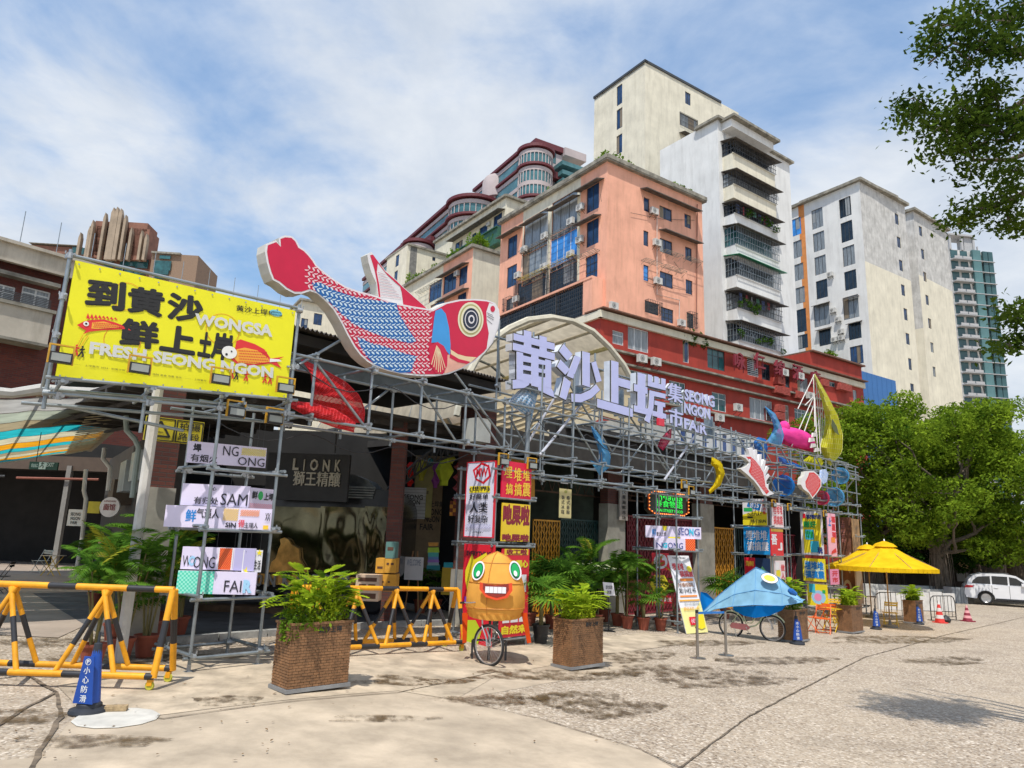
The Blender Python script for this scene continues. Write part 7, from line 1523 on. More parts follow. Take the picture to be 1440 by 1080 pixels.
GLIT=M('led_green_lit',(.03,.85,.08),emit=.75,var=0);mb=MB();text(mb,'ไทยสไตล์',w_*.17,w_*.84,h_*.62,h_*.86,-.02,0,.01);text(mb,'泰食物语',w_*.17,w_*.84,h_*.34,h_*.62,-.02,0,.02);text(mb,'THAI STREET FOOD',w_*.17,w_*.84,h_*.16,h_*.27,-.02,0,.01);obj('lettering',mb,GLIT,led)
T3F=Fr(*FA.w(13.5,.5)[:2],math.radians(8))
poster('letter_board','white board with a blue character and SEONG lettering under the LED sign','sign',C3(T3F,-.3,(908,739,986,741.5,986,758,908,756)),LILAC,[('t','鲜',.11,.12,.19,.78,PBL,.03),('t','黄沙上垾',.19,.12,.36,.5,PBLK,.02),('p',[(.3,1),(.38,1),(.37,.6),(.31,.65)],PYE),('r',.4,.0,.62,.12,PYE),('t','SEO',.58,.30,.78,.88,PNV,0),('t','N',.78,.3,.86,.88,PCY,.05),('t','G',.87,.3,.97,.88,PNV,0)],.05,'white lettered boards on the LED tower')
poster('letter_board','white board reading NGONG with an orange end, lower board under the LED sign','sign',C3(T3F,-.35,(920,756,978,758,977,774,920,773)),LILAC,[('t','N',.05,.15,.2,.6,PNV,0),('t','G',.2,.15,.32,.6,PCY,.06),('t','ONG',.33,.12,.70,.62,PNV,0),('r',.76,0,1,1,POR),('g',.76,0,1,1,PRD,9,9)],.05,'white lettered boards on the LED tower')
# T4 (left face wide, front face narrow) and T5
G4='poster boards on the fourth tower';L4=LFr(19.62)
poster('poster','white and yellow dated poster with a blue card, top of the fourth tower','poster',C3(L4,-.06,(1044,701.5,1078,701.5,1079,738.5,1045,739)),PWH,[('p',[(0,0),(1,0),(1,.48),(.55,.55),(0,.4)],PYE),('r',.05,.52,.4,.66,PGN),('p',[(.18,.72),(.7,.55),(.78,.78),(.28,.96)],PBL),('t','2025',.3,.66,.68,.84,PWH),('t','06/27SAT',.2,.36,.8,.47,PBLK),('t','—',.2,.27,.42,.33,PBLK,.03),('t','08/03SUN',.35,.1,.96,.22,PBLK),('v','玩转市集',.83,.4,.97,.97,PRD)],.03,G4)
poster('poster','bright blue poster with six pale characters, middle of the fourth tower','poster',C3(L4,-.06,(1045,741,1082,741,1083,780,1047,779)),mm('p_azure',(.01,.30,.70),var=.2,vs=12),[('t','埋堆堆',.08,.5,.92,.88,PWH,.03),('t','搞搞震',.12,.12,.96,.48,PWH,.03)],.03,G4)
poster('poster','dark navy and red poster low on the fourth tower behind the blue fish bicycle','poster',C3(L4,-.06,(1047,784,1083,785,1084,830,1048,830)),mm('p_deepnavy',(.01,.03,.08)),[('r',0,.45,.42,1,PRD),('t','海鲜',.04,.72,.38,.9,PGO,.03),('p',[(.45,.2),(.9,.2),(.85,.6),(.7,.75),(.5,.5)],mm('p_darkgreen',(.06,.2,.08)))],.03,G4)
poster('poster','narrow white poster with red characters, top front of the fourth tower','poster',C3(FA.sub(19.62,0),-.07,(1085,706,1101,708,1102,742,1087,741)),mm('p_palepink',(.80,.66,.68)),[('t','埋堆堆',.08,.52,.92,.9,PRD,.02),('t','搞搞震',.08,.1,.92,.48,PRD,.02)],.03,G4)
poster('poster','narrow dark red poster with white marks, middle front of the fourth tower','poster',C3(FA.sub(19.62,0),-.07,(1083,743,1101,745,1102,782,1086,781)),PRD,[('t','吾',.0,.4,.5,.8,PWH,.04),('t','」',.5,.2,.9,.5,PWH,.04),('r',.0,.9,1,1,mm('p_darkgold',(.5,.3,.02)))],.03,G4)
poster('poster','narrow pink and white poster with red and yellow circles, bottom front of the fourth tower','poster',C3(FA.sub(19.62,0),-.07,(1089,788,1103,789,1106,832,1092,832)),mm('p_palepink',(1,1,1)),[('e',.3,.6,.22,.14,PYE),('v','做人開',.55,.1,.95,.9,PRD,.02),('r',0,.7,.4,.95,PWH)],.03,G4)
G5='poster boards on the fifth tower';L5=LFr(24.88)
poster('poster','tall yellow white and cyan poster with blue and green characters, top of the fifth tower','poster',C3(L5,-.06,(1125.5,719.5,1155.5,719,1159,780,1127,781)),PWH,[('p',[(.12,.04),(.9,.08),(.92,.9),(.75,.98),(.5,.9),(.1,.85)],PYE),('r',.12,.84,.25,.95,PRD),('t','祝街坊',.28,.82,.95,.93,PNV,.05),('t','睇好',.15,.62,.72,.78,PGN,.05),('r',.2,.35,.6,.58,PCY),('t','戏食',.22,.38,.58,.56,PGN,.05),('r',.42,.06,.8,.32,PCY),('t','玩',.72,.04,.96,.18,PNV,.05)],.03,G5)
poster('poster','white and yellow poster with blue six character lettering, middle of the fifth tower','poster',C3(L5,-.06,(1128,785,1160,786,1162,818,1130,817)),PYE,[('p',[(.05,.2),(.95,.1),(.95,.8),(.1,.9)],mm('p_palegreen',(.6,.72,.55))),('t','埋堆堆',.1,.5,.92,.88,PBL,.04),('t','搞搞震',.12,.12,.94,.48,PBL,.04)],.03,G5)
poster('poster','yellow poster with pale blue circles, lowest on the fifth tower','poster',C3(L5,-.06,(1134,821,1163,822,1165,852,1137,852)),PYE,[('e',.55,.4,.35,.32,PLB),('e',.52,.4,.18,.18,PPK),('p',[(.1,.6),(.4,.6),(.4,1),(.1,1)],PCY),('r',.75,.6,.9,.75,PGN)],.03,G5)
poster('poster','narrow pink poster with blue and red characters, top front of the fifth tower','poster',C3(FA.sub(24.88,0),-.07,(1162,721,1174,723,1178,783,1168,782)),mm('p_rosepink',(.88,.45,.58)),[('v','福星到',.45,.4,.95,.95,PRD,.05),('t','上',.05,.7,.4,.9,PBL,.05),('r',.3,.32,.8,.44,POR),('p',[(.2,.05),(.9,.1),(.8,.2),(.3,.12)],PRD)],.03,G5)
poster('poster','narrow pink poster with red characters, lower front of the fifth tower','poster',C3(FA.sub(24.88,0),-.07,(1167,800,1179,801,1181,822,1170,822)),PPK,[('v','开市',.15,.1,.85,.9,PRD,.04)],.03,G5)
poster('wrap_cloth','brown printed cloth wrapping the last tower, left face','banner',C3(LFr(27.9),-.06,(1178,727,1199,728,1203,850,1180,850)),mm('p_cloth_brown',(.22,.09,.055),var=.4,vs=2),[('v','上垾市集好',.3,.7,.55,.97,mm('p_dull_pink',(.5,.2,.18))),('p',[(.4,.45),(.8,.6),(.95,.5),(.7,.35)],mm('p_dull_cream',(.5,.42,.34))),('e',.5,.2,.25,.08,mm('p_dull_cream',(1,1,1))),('e',.5,.2,.14,.04,PMR)],.02)
poster('wrap_cloth','brown gold printed cloth wrapping the last tower, front face','banner',C3(FA.sub(27.9,0),-.07,(1199,729,1210,731,1213,850,1203,850)),mm('p_cloth_gold',(.35,.2,.08),var=.5,vs=3),[('p',[(.1,.1),(.9,.3),(.8,.6),(.2,.4)],mm('p_dull_cream',(1,1,1)))],.02)
# leaning white board poster
BLp=gp(965.6,892);BRp=gp(995.8,891);BRp.z=BLp.z;uu=(BRp-BLp).normalized();fr=Fr(BLp.x,BLp.y,math.atan2(uu.y,uu.x)-PI/2);tp_=fr.p(938.7,781);TLp=fr.w(tp_[0],0,tp_[1])
poster('leaning_board','white and yellow leaning board of red and orange notices beside the thumbs up sign','sign',(BLp+Vector((0,0,.01)),BRp+Vector((0,0,.01)),TLp),PWH,[('p',[(0,0),(1,0),(1,.4),(.7,.3),(0,.32)],mm('p_paleyellow',(.82,.76,.30))),('t','THE 1ST STORY',.18,.955,.82,.975,PBLK),('t','埋堆堆',.08,.80,.62,.90,PRD,.03),('t','搞搞震',.35,.71,.98,.80,PRD,.03),('e',.86,.82,.12,.04,PYE),('r',.3,.66,.9,.695,POR),('t','打卡路线有礼',.05,.58,.88,.64,PBR,.03),('t','发小红书',.1,.50,.9,.57,PBLK,.02),('r',.1,.455,.9,.475,POR),('r',.02,.40,.96,.42,mm('p_ochre',(.8,.4,.05))),('t','黄沙上垾 海鲜市集',.2,.35,.9,.385,mm('p_greyp',(.4,.4,.35))),('t','即送冰饮一杯',.12,.28,.85,.33,mm('p_ochre',(1,1,1))),('p',[(.42,.08),(.55,.2),(.95,.24),(.9,.06),(.7,.04)],PYE),('p',[(.25,.1),(.6,.1),(.6,.2),(.25,.2)],PRD),('t','小红书',.3,.12,.55,.18,PWH,.02)],.02)
# thumbs up post with hexagon and red tag
c=gp(928,873);SF3=Fr(c.x,c.y,math.radians(10));t=fthing('sign_post','black post with a red thumbs up square, yellow hexagon and red tag plate','sign',SF3,z=0)
def sq(x,y,d=0): return SF3.p(x,y,d)
obj('pole',MB().tube((0,.04,gz(c.x)),(0,.04,sq(928,780)[1]),.02,8).box(-.2,.2,-.15,.25,gz(c.x),gz(c.x)+.02),IRON,t)
a=sq(917,801);e=sq(941,778);w_=e[0]-a[0];h_=e[1]-a[1]
def rrect(x0,x1,z0,z1,r,n=5):
    o=[]
    for cx,cz,a0 in ((x1-r,z0+r,-90),(x1-r,z1-r,0),(x0+r,z1-r,90),(x0+r,z0+r,180)): o+=[(cx+r*math.cos(math.radians(a0+90*i/n)),cz+r*math.sin(math.radians(a0+90*i/n))) for i in range(n+1)]
    return o
obj('square_plate',MB().prism(rrect(a[0],e[0],a[1],e[1],.06),0,.03),PRD,t);cx0,cz0=a[0]+w_/2,a[1]+h_/2
obj('white_disc',MB().flat([(cx0+w_*.4*math.cos(2*PI*i/24),cz0+w_*.4*math.sin(2*PI*i/24)) for i in range(24)],-.004),PWH,t)
u_=w_*.26;mb=MB();mb.flat([(cx0+x*u_,cz0+z*u_) for x,z in ((-.5,-.9),(.75,-.9),(.95,-.6),(.95,.1),(.75,.25),(.25,.25),(.3,1.0),(.05,1.1),(-.1,.5),(-.5,.15))],-.008);mb.flat([(cx0+x*u_,cz0+z*u_) for x,z in ((-1.1,-.9),(-.62,-.9),(-.62,.15),(-1.1,.15))],-.008);obj('thumb_print',mb,PRD,t)
a=sq(914,821);e=sq(941,821);r=(e[0]-a[0])/2;cx0=(a[0]+e[0])/2;cz0=a[1];obj('hexagon_plate',MB().prism([(cx0+r*math.cos(k*PI/3),cz0+r*math.sin(k*PI/3)) for k in range(6)],0,.03),PYE,t)
mb=MB();text(mb,'做个',cx0-r*.45,cx0+r*.45,cz0+r*.3,cz0+r*.68,-.005,0,.02);text(mb,'GOOD',cx0-r*.62,cx0+r*.62,cz0-r*.18,cz0+r*.2,-.005,0,.04);text(mb,'自己',cx0-r*.45,cx0+r*.45,cz0-r*.72,cz0-r*.3,-.005,0,.02);obj('lettering',mb,PBLK,t)
a=sq(911,848);e=sq(947,838);obj('tag_plate',MB().box(a[0],e[0],0,.03,a[1],e[1]),PRD,t);mb=MB();text(mb,'O 荔湾海鲜 城·记忆',a[0]+.05,e[0]-.05,a[1]+.05,e[1]-.05,-.005,0,.02);obj('lettering',mb,PWH,t)
# notice stand
c=gp(856,888);SF4=Fr(c.x,c.y,math.radians(10));t=fthing('notice_stand','thin black stand holding a tilted white notice among the palms','sign',SF4,z=0);a=SF4.p(849,837);e=SF4.p(864,820)
obj('pole',MB().tube((0,.03,gz(c.x)),(0,.03,e[1]-.1),.012,6).box(-.15,.15,-.12,.18,gz(c.x),gz(c.x)+.015),BLACK,t);mb=MB();mb.prism([(a[0]+.03,a[1]-.02),(e[0]+.02,a[1]+.0),(e[0]-.03,e[1]),(a[0]-.03,e[1]+.02)],0,.02);obj('panel',mb,PWH,t)
mb=MB();text(mb,'请勿踩踏',a[0]+.05,e[0]-.05,a[1]+.15,e[1]-.06,-.005,0,.01);text(mb,'谢谢',a[0]+.08,e[0]-.08,a[1]+.03,a[1]+.13,-.005,0,.01);obj('lettering',mb,PBLK,t)
# ================================================================ street furniture
OY=M('barrier_yellow',(.82,.36,.008),.45,var=.14,vs=7,dirt=.6);BK=M('barrier_black',(.025,.025,.028),.4,var=.2)
def band(mb,p,q,r,segs,n=12):
    p=Vector(p);q=Vector(q);L=(q-p).length;a=0;
    for b_,m in segs:
        b_=min(b_,1.0);mb.tube(p.lerp(q,a),p.lerp(q,b_),r,n,m,caps=(a==0 or b_>=1));a=b_
    return mb
def railsegs(L,ph=0,yl=.66,bl=.36):
    o=[];x=-ph;k=0
    while x<L:
        l=yl if k%2==0 else bl;x+=l
        if x>0:o.append((min(x,L)/L,k%2))
        k+=1
    if o[-1][0]<1:o.append((1,o[-1][1]))
    return o
def barrier(label,fr,L,h,nodes,half,wd=.55,ph=0):
    """A-frame barrier; x runs from 0 (right end) to -L"""
    t=fthing('road_barrier',label,'barrier',fr,'yellow and black crash barriers on casters',z=gz(fr.o[0]));mt=[OY,BK];z0=.17
    def g(x,y): return gz(fr.w(x,y).x)-gz(fr.o[0])
    obj('top_rail',band(MB(),(0,wd/2,h+g(0,0)),(-L,wd/2,h+g(-L,0)),.042,railsegs(L,ph)),mt,t,smooth=True)
    for y in (0,wd): obj('bottom_rail',band(MB(),(0,y,z0),(-L,y,z0+g(-L,0)),.04,railsegs(L,ph+.5)),mt,t,smooth=True)
    S=((.36,0),(.66,1),(1,0))
    for x in nodes:
        for y,o in ((0,0),(wd,.09)):
            for s in (-1,1): obj('strut',band(MB(),(x-s*.03,wd/2+(y-wd/2)*.1,h+g(x,0)-.03),(x+s*half-o,y,z0+g(x,0)),.033,S),mt,t,smooth=True)
    for x in (0,-L):
        for y in (0,wd): obj('end_post',band(MB(),(x,wd/2+(y-wd/2)*.1,h+g(x,0)),(x,y,z0+g(x,0)-.02),.042,S),mt,t,smooth=True)
        for y in (.02,wd-.02):
            w_=obj('caster',MB().lathe([(0,-.02),(.05,-.02),(.06,0),(.05,.02),(0,.02)],14),[M('caster_yellow',(.50,.48,.05),.5)],t,smooth=True);w_.rotation_euler=(PI/2,0,0);w_.location=(x+(.04 if x else -.04),y,.06+g(x,0));obj('fork',MB().box(-.03,.03,-.03,.03,.06,.13),OY,t,loc=(x+(.04 if x else -.04),y,g(x,0)))
    return t
c=gp(213,972);fr=Fr(c.x,c.y-.0,math.radians(1));hb_=fr.p(231,829,.27)[1];barrier('long yellow and black crash barrier at the left edge of the picture',fr,5.0,hb_,[-.86-1.2*i for i in range(4)],.37,.55,ph=.42)
c=gp(652,916);fr=Fr(c.x,c.y,math.radians(43));hb_=fr.p(645,829,.27)[1]-gz(c.x);barrier('yellow and black crash barrier between the near planter and the orange fish',fr,3.4,hb_,[-.62-.82*i for i in range(4)],.33,.55,ph=.3)
# planters
SL=M('wicker_brown',(.27,.135,.06),.65,var=.3,vs=8);CORD=M('wicker_wire',(.50,.36,.20),.6,var=.1);BASE=M('planter_base',(.28,.29,.30),.5,.3,var=.2)
def planter_mesh(W=.86,D=.44,Hh=.86):
    core=MB();core.box(.01,W-.01,.01,D-.01,.07,Hh-.02)
    br=MB();rows=22
    def facep(L,put,off=0):
        bw=.085;n=int(round(L/bw))
        for r in range(rows):
            z0=.07+(Hh-.1)*r/rows;z1=z0+(Hh-.1)/rows-.007;s=(r%2)*.5
            for i in range(-1,n+1):
                a=max(0,(i+s)/n*L+.003);b_=min(L,(i+1+s)/n*L-.003)
                if b_-a>.01: put(a,b_,z0,z1,random.uniform(.004,.010))
    facep(W,lambda a,b_,z0,z1,t:br.box(a,b_,-t,.008,z0,z1));facep(W,lambda a,b_,z0,z1,t:br.box(a,b_,D-.008,D+t,z0,z1))
    facep(D,lambda a,b_,z0,z1,t:br.box(-t,.008,a,b_,z0,z1));facep(D,lambda a,b_,z0,z1,t:br.box(W-.008,W+t,a,b_,z0,z1))
    fr=MB()
    for b6 in ((-.02,W+.02,-.02,0.02,Hh-.03,Hh),(-.02,W+.02,D-.02,D+.02,Hh-.031,Hh-.001),(-.02,.02,.02,D-.02,Hh-.03,Hh),(W-.02,W+.02,.02,D-.02,Hh-.03,Hh)): fr.box(*b6)
    ba=MB();ba.box(-.03,W+.03,-.03,D+.03,.02,.065)
    for x in (.05,W-.05):
        for y in (.05,D-.05): ba.tube((x,y,0),(x,y,.03),.03,8)
    so=MB();so.box(.03,W-.03,.03,D-.03,Hh-.09,Hh-.06)
    tx=MB();text(tx,'黄沙上垾',W*.42,W*.82,Hh*.84,Hh*.93,-.016,0,.035)
    return core.mesh('body',CORD),br.mesh('wicker',SL),fr.mesh('rim',SL),ba.mesh('base',BASE),so.mesh('soil',M('soil',(.05,.035,.02),.95,var=.4)),tx.mesh('lettering',BLACK)
PM=planter_mesh();pl0=None
def planter(px,py,label,a=43,s=1):
    global pl0
    c=gp(px,py)
    if pl0 is None:
        t=thing('planter',label,'planter',c,math.radians(a),'brown wicker planters along the market');obj('body',PM[0],parent=t);obj('wicker',PM[1],parent=t,kind='stuff');obj('rim',PM[2],parent=t);obj('base',PM[3],parent=t);obj('soil',PM[4],parent=t);obj('lettering',PM[5],parent=t);pl0=t
    else: t=copytree(pl0,label=label,loc=c,rz=math.radians(a))
    t.scale=(s,s,s);return t
PLS=[(403,978,'nearest brown wicker planter in front of the yellow barrier'),(803,944,'brown wicker planter right of the orange fish tricycle'),(1117,905,'brown wicker planter touching the blue fish bicycle'),(1199,892,'brown wicker planter with a blue cone in front of the parasol chairs'),(1289,878,'farthest brown wicker planter by the white barriers')]
PLO=[planter(*p) for p in PLS]
# plants
def frondmesh(name,L=.9,n=22,lw=.018,ll=.28,droop=.5,mat=None,up=.9,fan=False):
    mb=MB();pts=[]
    for i in range(n+1):
        t=i/n;pts.append(Vector((L*(t*math.cos(up*(1-t*.3))+.0),0,L*(t*math.sin(up)-droop*t*t))))
    mb.path(pts,[.008*(1-i/n*.8) for i in range(n+1)],4)
    for i in range(2,n+1):
        t=i/n;p=pts[i];d=(pts[i]-pts[i-1]).normalized();l=ll*(math.sin(PI*min(1,t*.9+.08))**.6)
        for s in (-1,1):
            q=p+d*l*.55+Vector((0,s*l*.75,-l*.28+random.uniform(-.02,.03)));m_=p.lerp(q,.45);w=d*lw
            mb.add([p,m_+w,q,m_-w],[(0,1,2,3)])
    return mb.mesh(name,mat)
def fanmesh(name,L=.7,n=16,mat=None):
    mb=MB();st=Vector((.35,0,.45))*L;mb.path([(0,0,0),st*.5+Vector((0,0,.05)),st],.008,4)
    for i in range(n):
        a=math.radians(-115+230*i/(n-1));d=Vector((math.cos(a)*.85,math.sin(a),.25*math.cos(a)-.12)).normalized()*L*.62;q=st+d;m_=st+d*.5+Vector((0,0,.02));s=d.cross(Vector((0,0,1))).normalized()*.022
        mb.add([st,m_+s,q+Vector((0,0,-.06)),m_-s],[(0,1,2,3)])
    return mb.mesh(name,mat)
def lobemesh(name,L=.34,mat=None,nl=6):
    mb=MB();mb.path([(0,0,0),(.10,0,.18),(.18,0,.26)],.006,4);o=Vector((.18,0,.26))
    for i in range(nl):
        t=(i+.3)/nl;p=o+Vector((L*t,0,-.25*L*t*t))
        for s in (-1,1):
            l=L*.42*math.sin(PI*(t*.8+.12));a=Vector((l*.55,s*l,-.1*l));w=Vector((.028,0,.004));mb.add([p-w*.6,p+a*.6-w,p+a,p+a*.6+w,p+w*.6],[(0,1,2,3,4)])
    e=o+Vector((L,0,-.25*L));mb.add([e-Vector((.03,.03,0)),e+Vector((.07,0,-.03)),e-Vector((.03,-.03,0))],[(0,1,2)])
    return mb.mesh(name,mat)
LFY=Mleaf('leaf_lime',(.20,.36,.02),(.66,.72,.05),.45);LFP=Mleaf('leaf_palm',(.03,.11,.015),(.22,.40,.045),.4);LFR=Mleaf('leaf_yellowish',(.16,.22,.02),(.55,.48,.05),.35)
FRM=[frondmesh('frond',1.0,24,.02,.34,.55,LFP,1.1),frondmesh('frond',.9,22,.018,.30,.75,LFP,.9),frondmesh('frond',1.05,24,.02,.30,.35,LFR,1.2)]
FAN=fanmesh('frond',.8,18,LFP);LOB=[lobemesh('leaf',.34,LFY),lobemesh('leaf',.26,LFY),lobemesh('leaf',.30,LF2)]
def leaves(par,mesh,n,z,r0=0,sc=(.8,1.2),tilt=(-.1,.5),name=None,spread=.05):
    for i in range(n):
        m=random.choice(mesh) if isinstance(mesh,list) else mesh;o=bpy.data.objects.new(m.name.split('.')[0],m);COL.objects.link(o);o.parent=par
        a=2*PI*(i*.381966)+random.uniform(-.3,.3);o.location=(random.uniform(-spread,spread),random.uniform(-spread,spread),z+random.uniform(-.03,.03));s=random.uniform(*sc);o.scale=(s,s,s);o.rotation_euler=(0,-random.uniform(*tilt),a)
TRC=M('palm_stem',(.20,.17,.06),.8,var=.3,vs=8,stretch=(4,4,1));POTT=M('terracotta',(.30,.075,.04),.8,var=.2);POTB=M('black_pot',(.02,.02,.022),.5)
potm=MB().lathe([(.12,0),(.17,.30),(.19,.30),(.19,.34),(.165,.34),(.16,.29),(0,.29)],18);POTS={0:potm.mesh('pot',POTT,True),1:MB().lathe([(.13,0),(.18,.36),(.2,.36),(.2,.4),(.17,.4),(.165,.35),(0,.35)],18).mesh('pot',POTB,True)}
def palm(px,py,label,h=1.6,n=14,kind='areca',pot=0,sc=1,dz=0,world=None,name='potted_palm'):
    c=world or gp(px,py);t=thing(name,label,'plant',c,random.uniform(0,6),'potted palms and leafy plants along the market')
    if pot is not None:
        o=obj('pot',POTS[pot],parent=t);o.scale=(sc,sc,sc)
    if kind=='areca':
        for i in range(max(3,n//4)):
            a=random.uniform(0,6);l=h*random.uniform(.35,.62);e=Vector((math.cos(a)*l*.22,math.sin(a)*l*.22,.28*sc+l));s=MB().path([(math.cos(a)*.04,math.sin(a)*.04,.28*sc),e*.6+Vector((0,0,.1)),e],[.018,.014,.01],6);st=obj('stem',s,TRC,t)
            k=4
            for j in range(k):
                m=random.choice(FRM[:2]) if random.random()<.9 else FRM[2];o=bpy.data.objects.new('frond',m);COL.objects.link(o);o.parent=t;o.location=e;s_=random.uniform(.6,1.0)*h*.48;o.scale=(s_,s_,s_);o.rotation_euler=(0,-random.uniform(-.25,.35),a+2*PI*j/k+random.uniform(-.5,.5))
    else:
        obj('stem',MB().tube((0,0,.25),(0,0,h*.45),.05,8),TRC,t)
        leaves(t,FAN,n,h*.45,sc=(h*.45,h*.65),tilt=(-.7,.6))
    return t
PLAB=[(168,897,'lush areca palm hiding the pillar foot by the white drain pipe',2.5,34,'areca',0),(232,900,'dense areca palm between the left barrier and the board tower',2.3,32,'areca',0),(250,893,'fan palm behind the board tower legs',1.5,16,'fan',0),(815,872,'tall areca palm against the green gate',2.6,26,'areca',0),(850,874,'large fan palm below the hanging scroll',2.2,20,'fan',0),(950,880,'areca palm behind the leaning board',1.7,20,'areca',0),(900,876,'wide areca palm against the maroon gate',2.3,26,'areca',0),(775,884,'dense fan palm by the orange gate',2.2,22,'fan',0),(158,905,'areca palm standing inside the left barrier beside the white drain pipe',2.5,22,'areca',0),(195,915,'leafy fan palm in a terracotta pot left of the white board tower',1.4,14,'fan',0),(215,885,'tall areca palm behind the white board tower',2.6,24,'areca',0),
(760,905,'fan palm in a black tub between the posters and the second planter',1.9,18,'fan',1),(790,890,'broad fan palm behind the second planter',2.1,18,'fan',0),(838,882,'areca palm left of the notice stand',1.7,14,'areca',0),(812,880,'low fan palm behind the lime leaves of the second planter',1.5,14,'fan',0),(882,884,'tall areca palm in a terracotta pot right of the notice stand',2.7,26,'areca',0),(905,886,'broad leaved palm in a terracotta pot beside the tall areca',1.5,12,'fan',0),(929,887,'short areca palm below the red tag sign',1.1,16,'areca',0),(868,880,'shaded fan palm between the two arecas',1.8,12,'fan',0),
(745,880,'areca palm squeezed behind the red and yellow posters',2.2,16,'areca',0),(1020,870,'spiky fan palm behind the blue fish cover',2.1,20,'fan',0),(1044,868,'low areca palm right of the spiky palm',1.6,14,'areca',0),(1108,872,'palm behind the third planter',1.5,12,'areca',0),(590,862,'spiky fan palm left of the white easel',1.5,14,'fan',0),(650,858,'dark fan palm beside the checkered box',2.0,14,'fan',0),(612,860,'round bushy plant in front of the stacked display',1.0,18,'areca',0)]
for p in PLAB: palm(p[0],p[1],p[2],p[3],p[4],p[5],p[6])
palm(0,0,'dense areca palm in front of the brick pillar left of the board tower',2.3,34,'areca',0,world=Vector((*FA.w(-.45,1.35)[:2],0)));palm(0,0,'low bushy areca palm at the foot of the brick pillar',1.5,26,'areca',0,world=Vector((*FA.w(-.05,1.5)[:2],0)));palm(0,0,'areca palm beside the near end of the left barrier',1.9,26,'areca',0,world=Vector((*FA.w(-.95,1.0)[:2],0)))
palm(0,0,'areca palm reaching in from the left picture edge',2.4,20,'areca',0,world=Vector((-9.6,12.5,0)));palm(0,0,'large leaved plant beside the far steps of the courtyard',2.0,12,'fan',0,world=Vector((-13.3,24,0)));palm(0,0,'brown yellow tall plant by the courtyard menu board',2.2,14,'areca',0,world=Vector((-9.9,18,0)))
def shrub(pl,label,lime=1,h=.5,trail=False,n=26,seed=1):
    W,D=.86,.44;q=pl.matrix_basis@Vector((W/2,D/2,.8)) if False else Vector(pl.location)+Vector((math.cos(pl.rotation_euler.z)*W/2-math.sin(pl.rotation_euler.z)*D/2,math.sin(pl.rotation_euler.z)*W/2+math.cos(pl.rotation_euler.z)*D/2,.80*pl.scale[0]))
    t=thing('leafy_plant',label,'plant',q,pl.rotation_euler.z,'bright leafy plants growing in the wicker planters')
    for i in range(int(n*3.4)):
        m=random.choice(LOB[:2] if random.random()<lime else LOB[2:]+LOB[1:2]);o=bpy.data.objects.new('leaf',m);COL.objects.link(o);o.parent=t
        x=random.uniform(-.34,.34);y=random.uniform(-.14,.14);z=random.uniform(0,h*(1-.5*abs(x)/.4));o.location=(x*1.1,y,z*.9);s=random.uniform(.5,.85);o.scale=(s,s,s);o.rotation_euler=(0,-random.uniform(-.1,.75),math.atan2(y,x)+random.uniform(-1,1))
    if trail:
        v=clumps([(-.3,-.05,.12,.22,.2,.22,110),(-.42,-.12,-.02,.12,.14,.2,60),(.25,.0,.12,.25,.2,.22,90),(-.1,-.2,.05,.3,.1,.12,60)],2.2);leafcloud('small_leaves',v,.035,LF2,parent=t)
    v=clumps([(0,0,h*.3,.40,.22,h*.42,300),(.1,0,h*.75,.2,.14,h*.25,90)],2.2);leafcloud('small_leaves',v,.042,LFY if lime>.5 else LF2,parent=t)
    return t
shrub(PLO[0],'lime fern over trailing green vine in the nearest planter',.75,.62,True,34);shrub(PLO[1],'broad bright lime leaves in the planter right of the orange fish',1,.45,False,34);shrub(PLO[2],'tall green bush in the planter touching the blue fish bicycle',.25,.8,False,34);shrub(PLO[3],'fresh green bush in the planter in front of the parasol chairs',.6,.4,False,30);shrub(PLO[4],'fresh green bush in the farthest planter',.5,.4,False,30)
# blue cones and white manhole
CB=M('cone_blue',(.01,.07,.36),.45,var=.1);CBK=M('cone_base_black',(.022,.026,.035),.55,var=.2);cone0=None
def cone(px,py,label,s=1,world=None):
    global cone0
    c=world or gp(px,py)
    if cone0 is None:
        t=thing('blue_cone',label,'cone',c,math.radians(-8),'blue slip warning cones');b_=MB();b_.lathe([(.19,0),(.20,.02),(.19,.05),(.13,.07),(.125,.10),(.10,.12)],28);obj('base',b_,CBK,t,smooth=True)
        obj('body',MB().lathe([(.105,.10),(.05,.62),(.045,.66),(.03,.67)],20),CB,t,smooth=True);obj('neck',MB().lathe([(.05,.62),(.04,.72),(.015,.73),(.012,.84),(.0,.845)],14),CBK,t,smooth=True)
        obj('sleeve',MB().prism([(-.115,.12),(.115,.12),(.058,.60),(-.058,.60)],-.118,-.108),CB,t)
        mb=MB();n=16
        for i in range(n):
            a,b2=2*PI*i/n,2*PI*(i+1)/n;r0,r1=.034,.028;mb.add([(r0*math.cos(a),-.121,.545+r0*math.sin(a)),(r0*math.cos(b2),-.121,.545+r0*math.sin(b2)),(r1*math.cos(b2),-.121,.545+r1*math.sin(b2)),(r1*math.cos(a),-.121,.545+r1*math.sin(a))],[(0,1,2,3)])
        text(mb,'P',-.016,.016,.525,.565,-.121,0,.03)
        for i,ch in enumerate('小心防滑'): text(mb,ch,-.038,.038,.42-.095*i,.495-.095*i,-.121,0,.02)
        obj('lettering',mb,M('cone_white_print',(.75,.78,.8),.5),t);cone0=t
    else: t=copytree(cone0,label=label,loc=c,rz=math.radians(-8))
    t.scale=(s,s,s);return t
cone(124,1003,'nearest blue slip warning cone beside the white manhole cover',1.0);cone(1116,905,'blue slip warning cone against the third planter',1.0,world=gp(1116,905)+Vector((.05,-.12,0)));cone(1198,890,'blue slip warning cone against the fourth planter',1.0);cone(1232,885,'blue slip warning cone behind the fourth planter on its right',.95);cone(1292,878,'blue slip warning cone against the farthest planter',1.0)
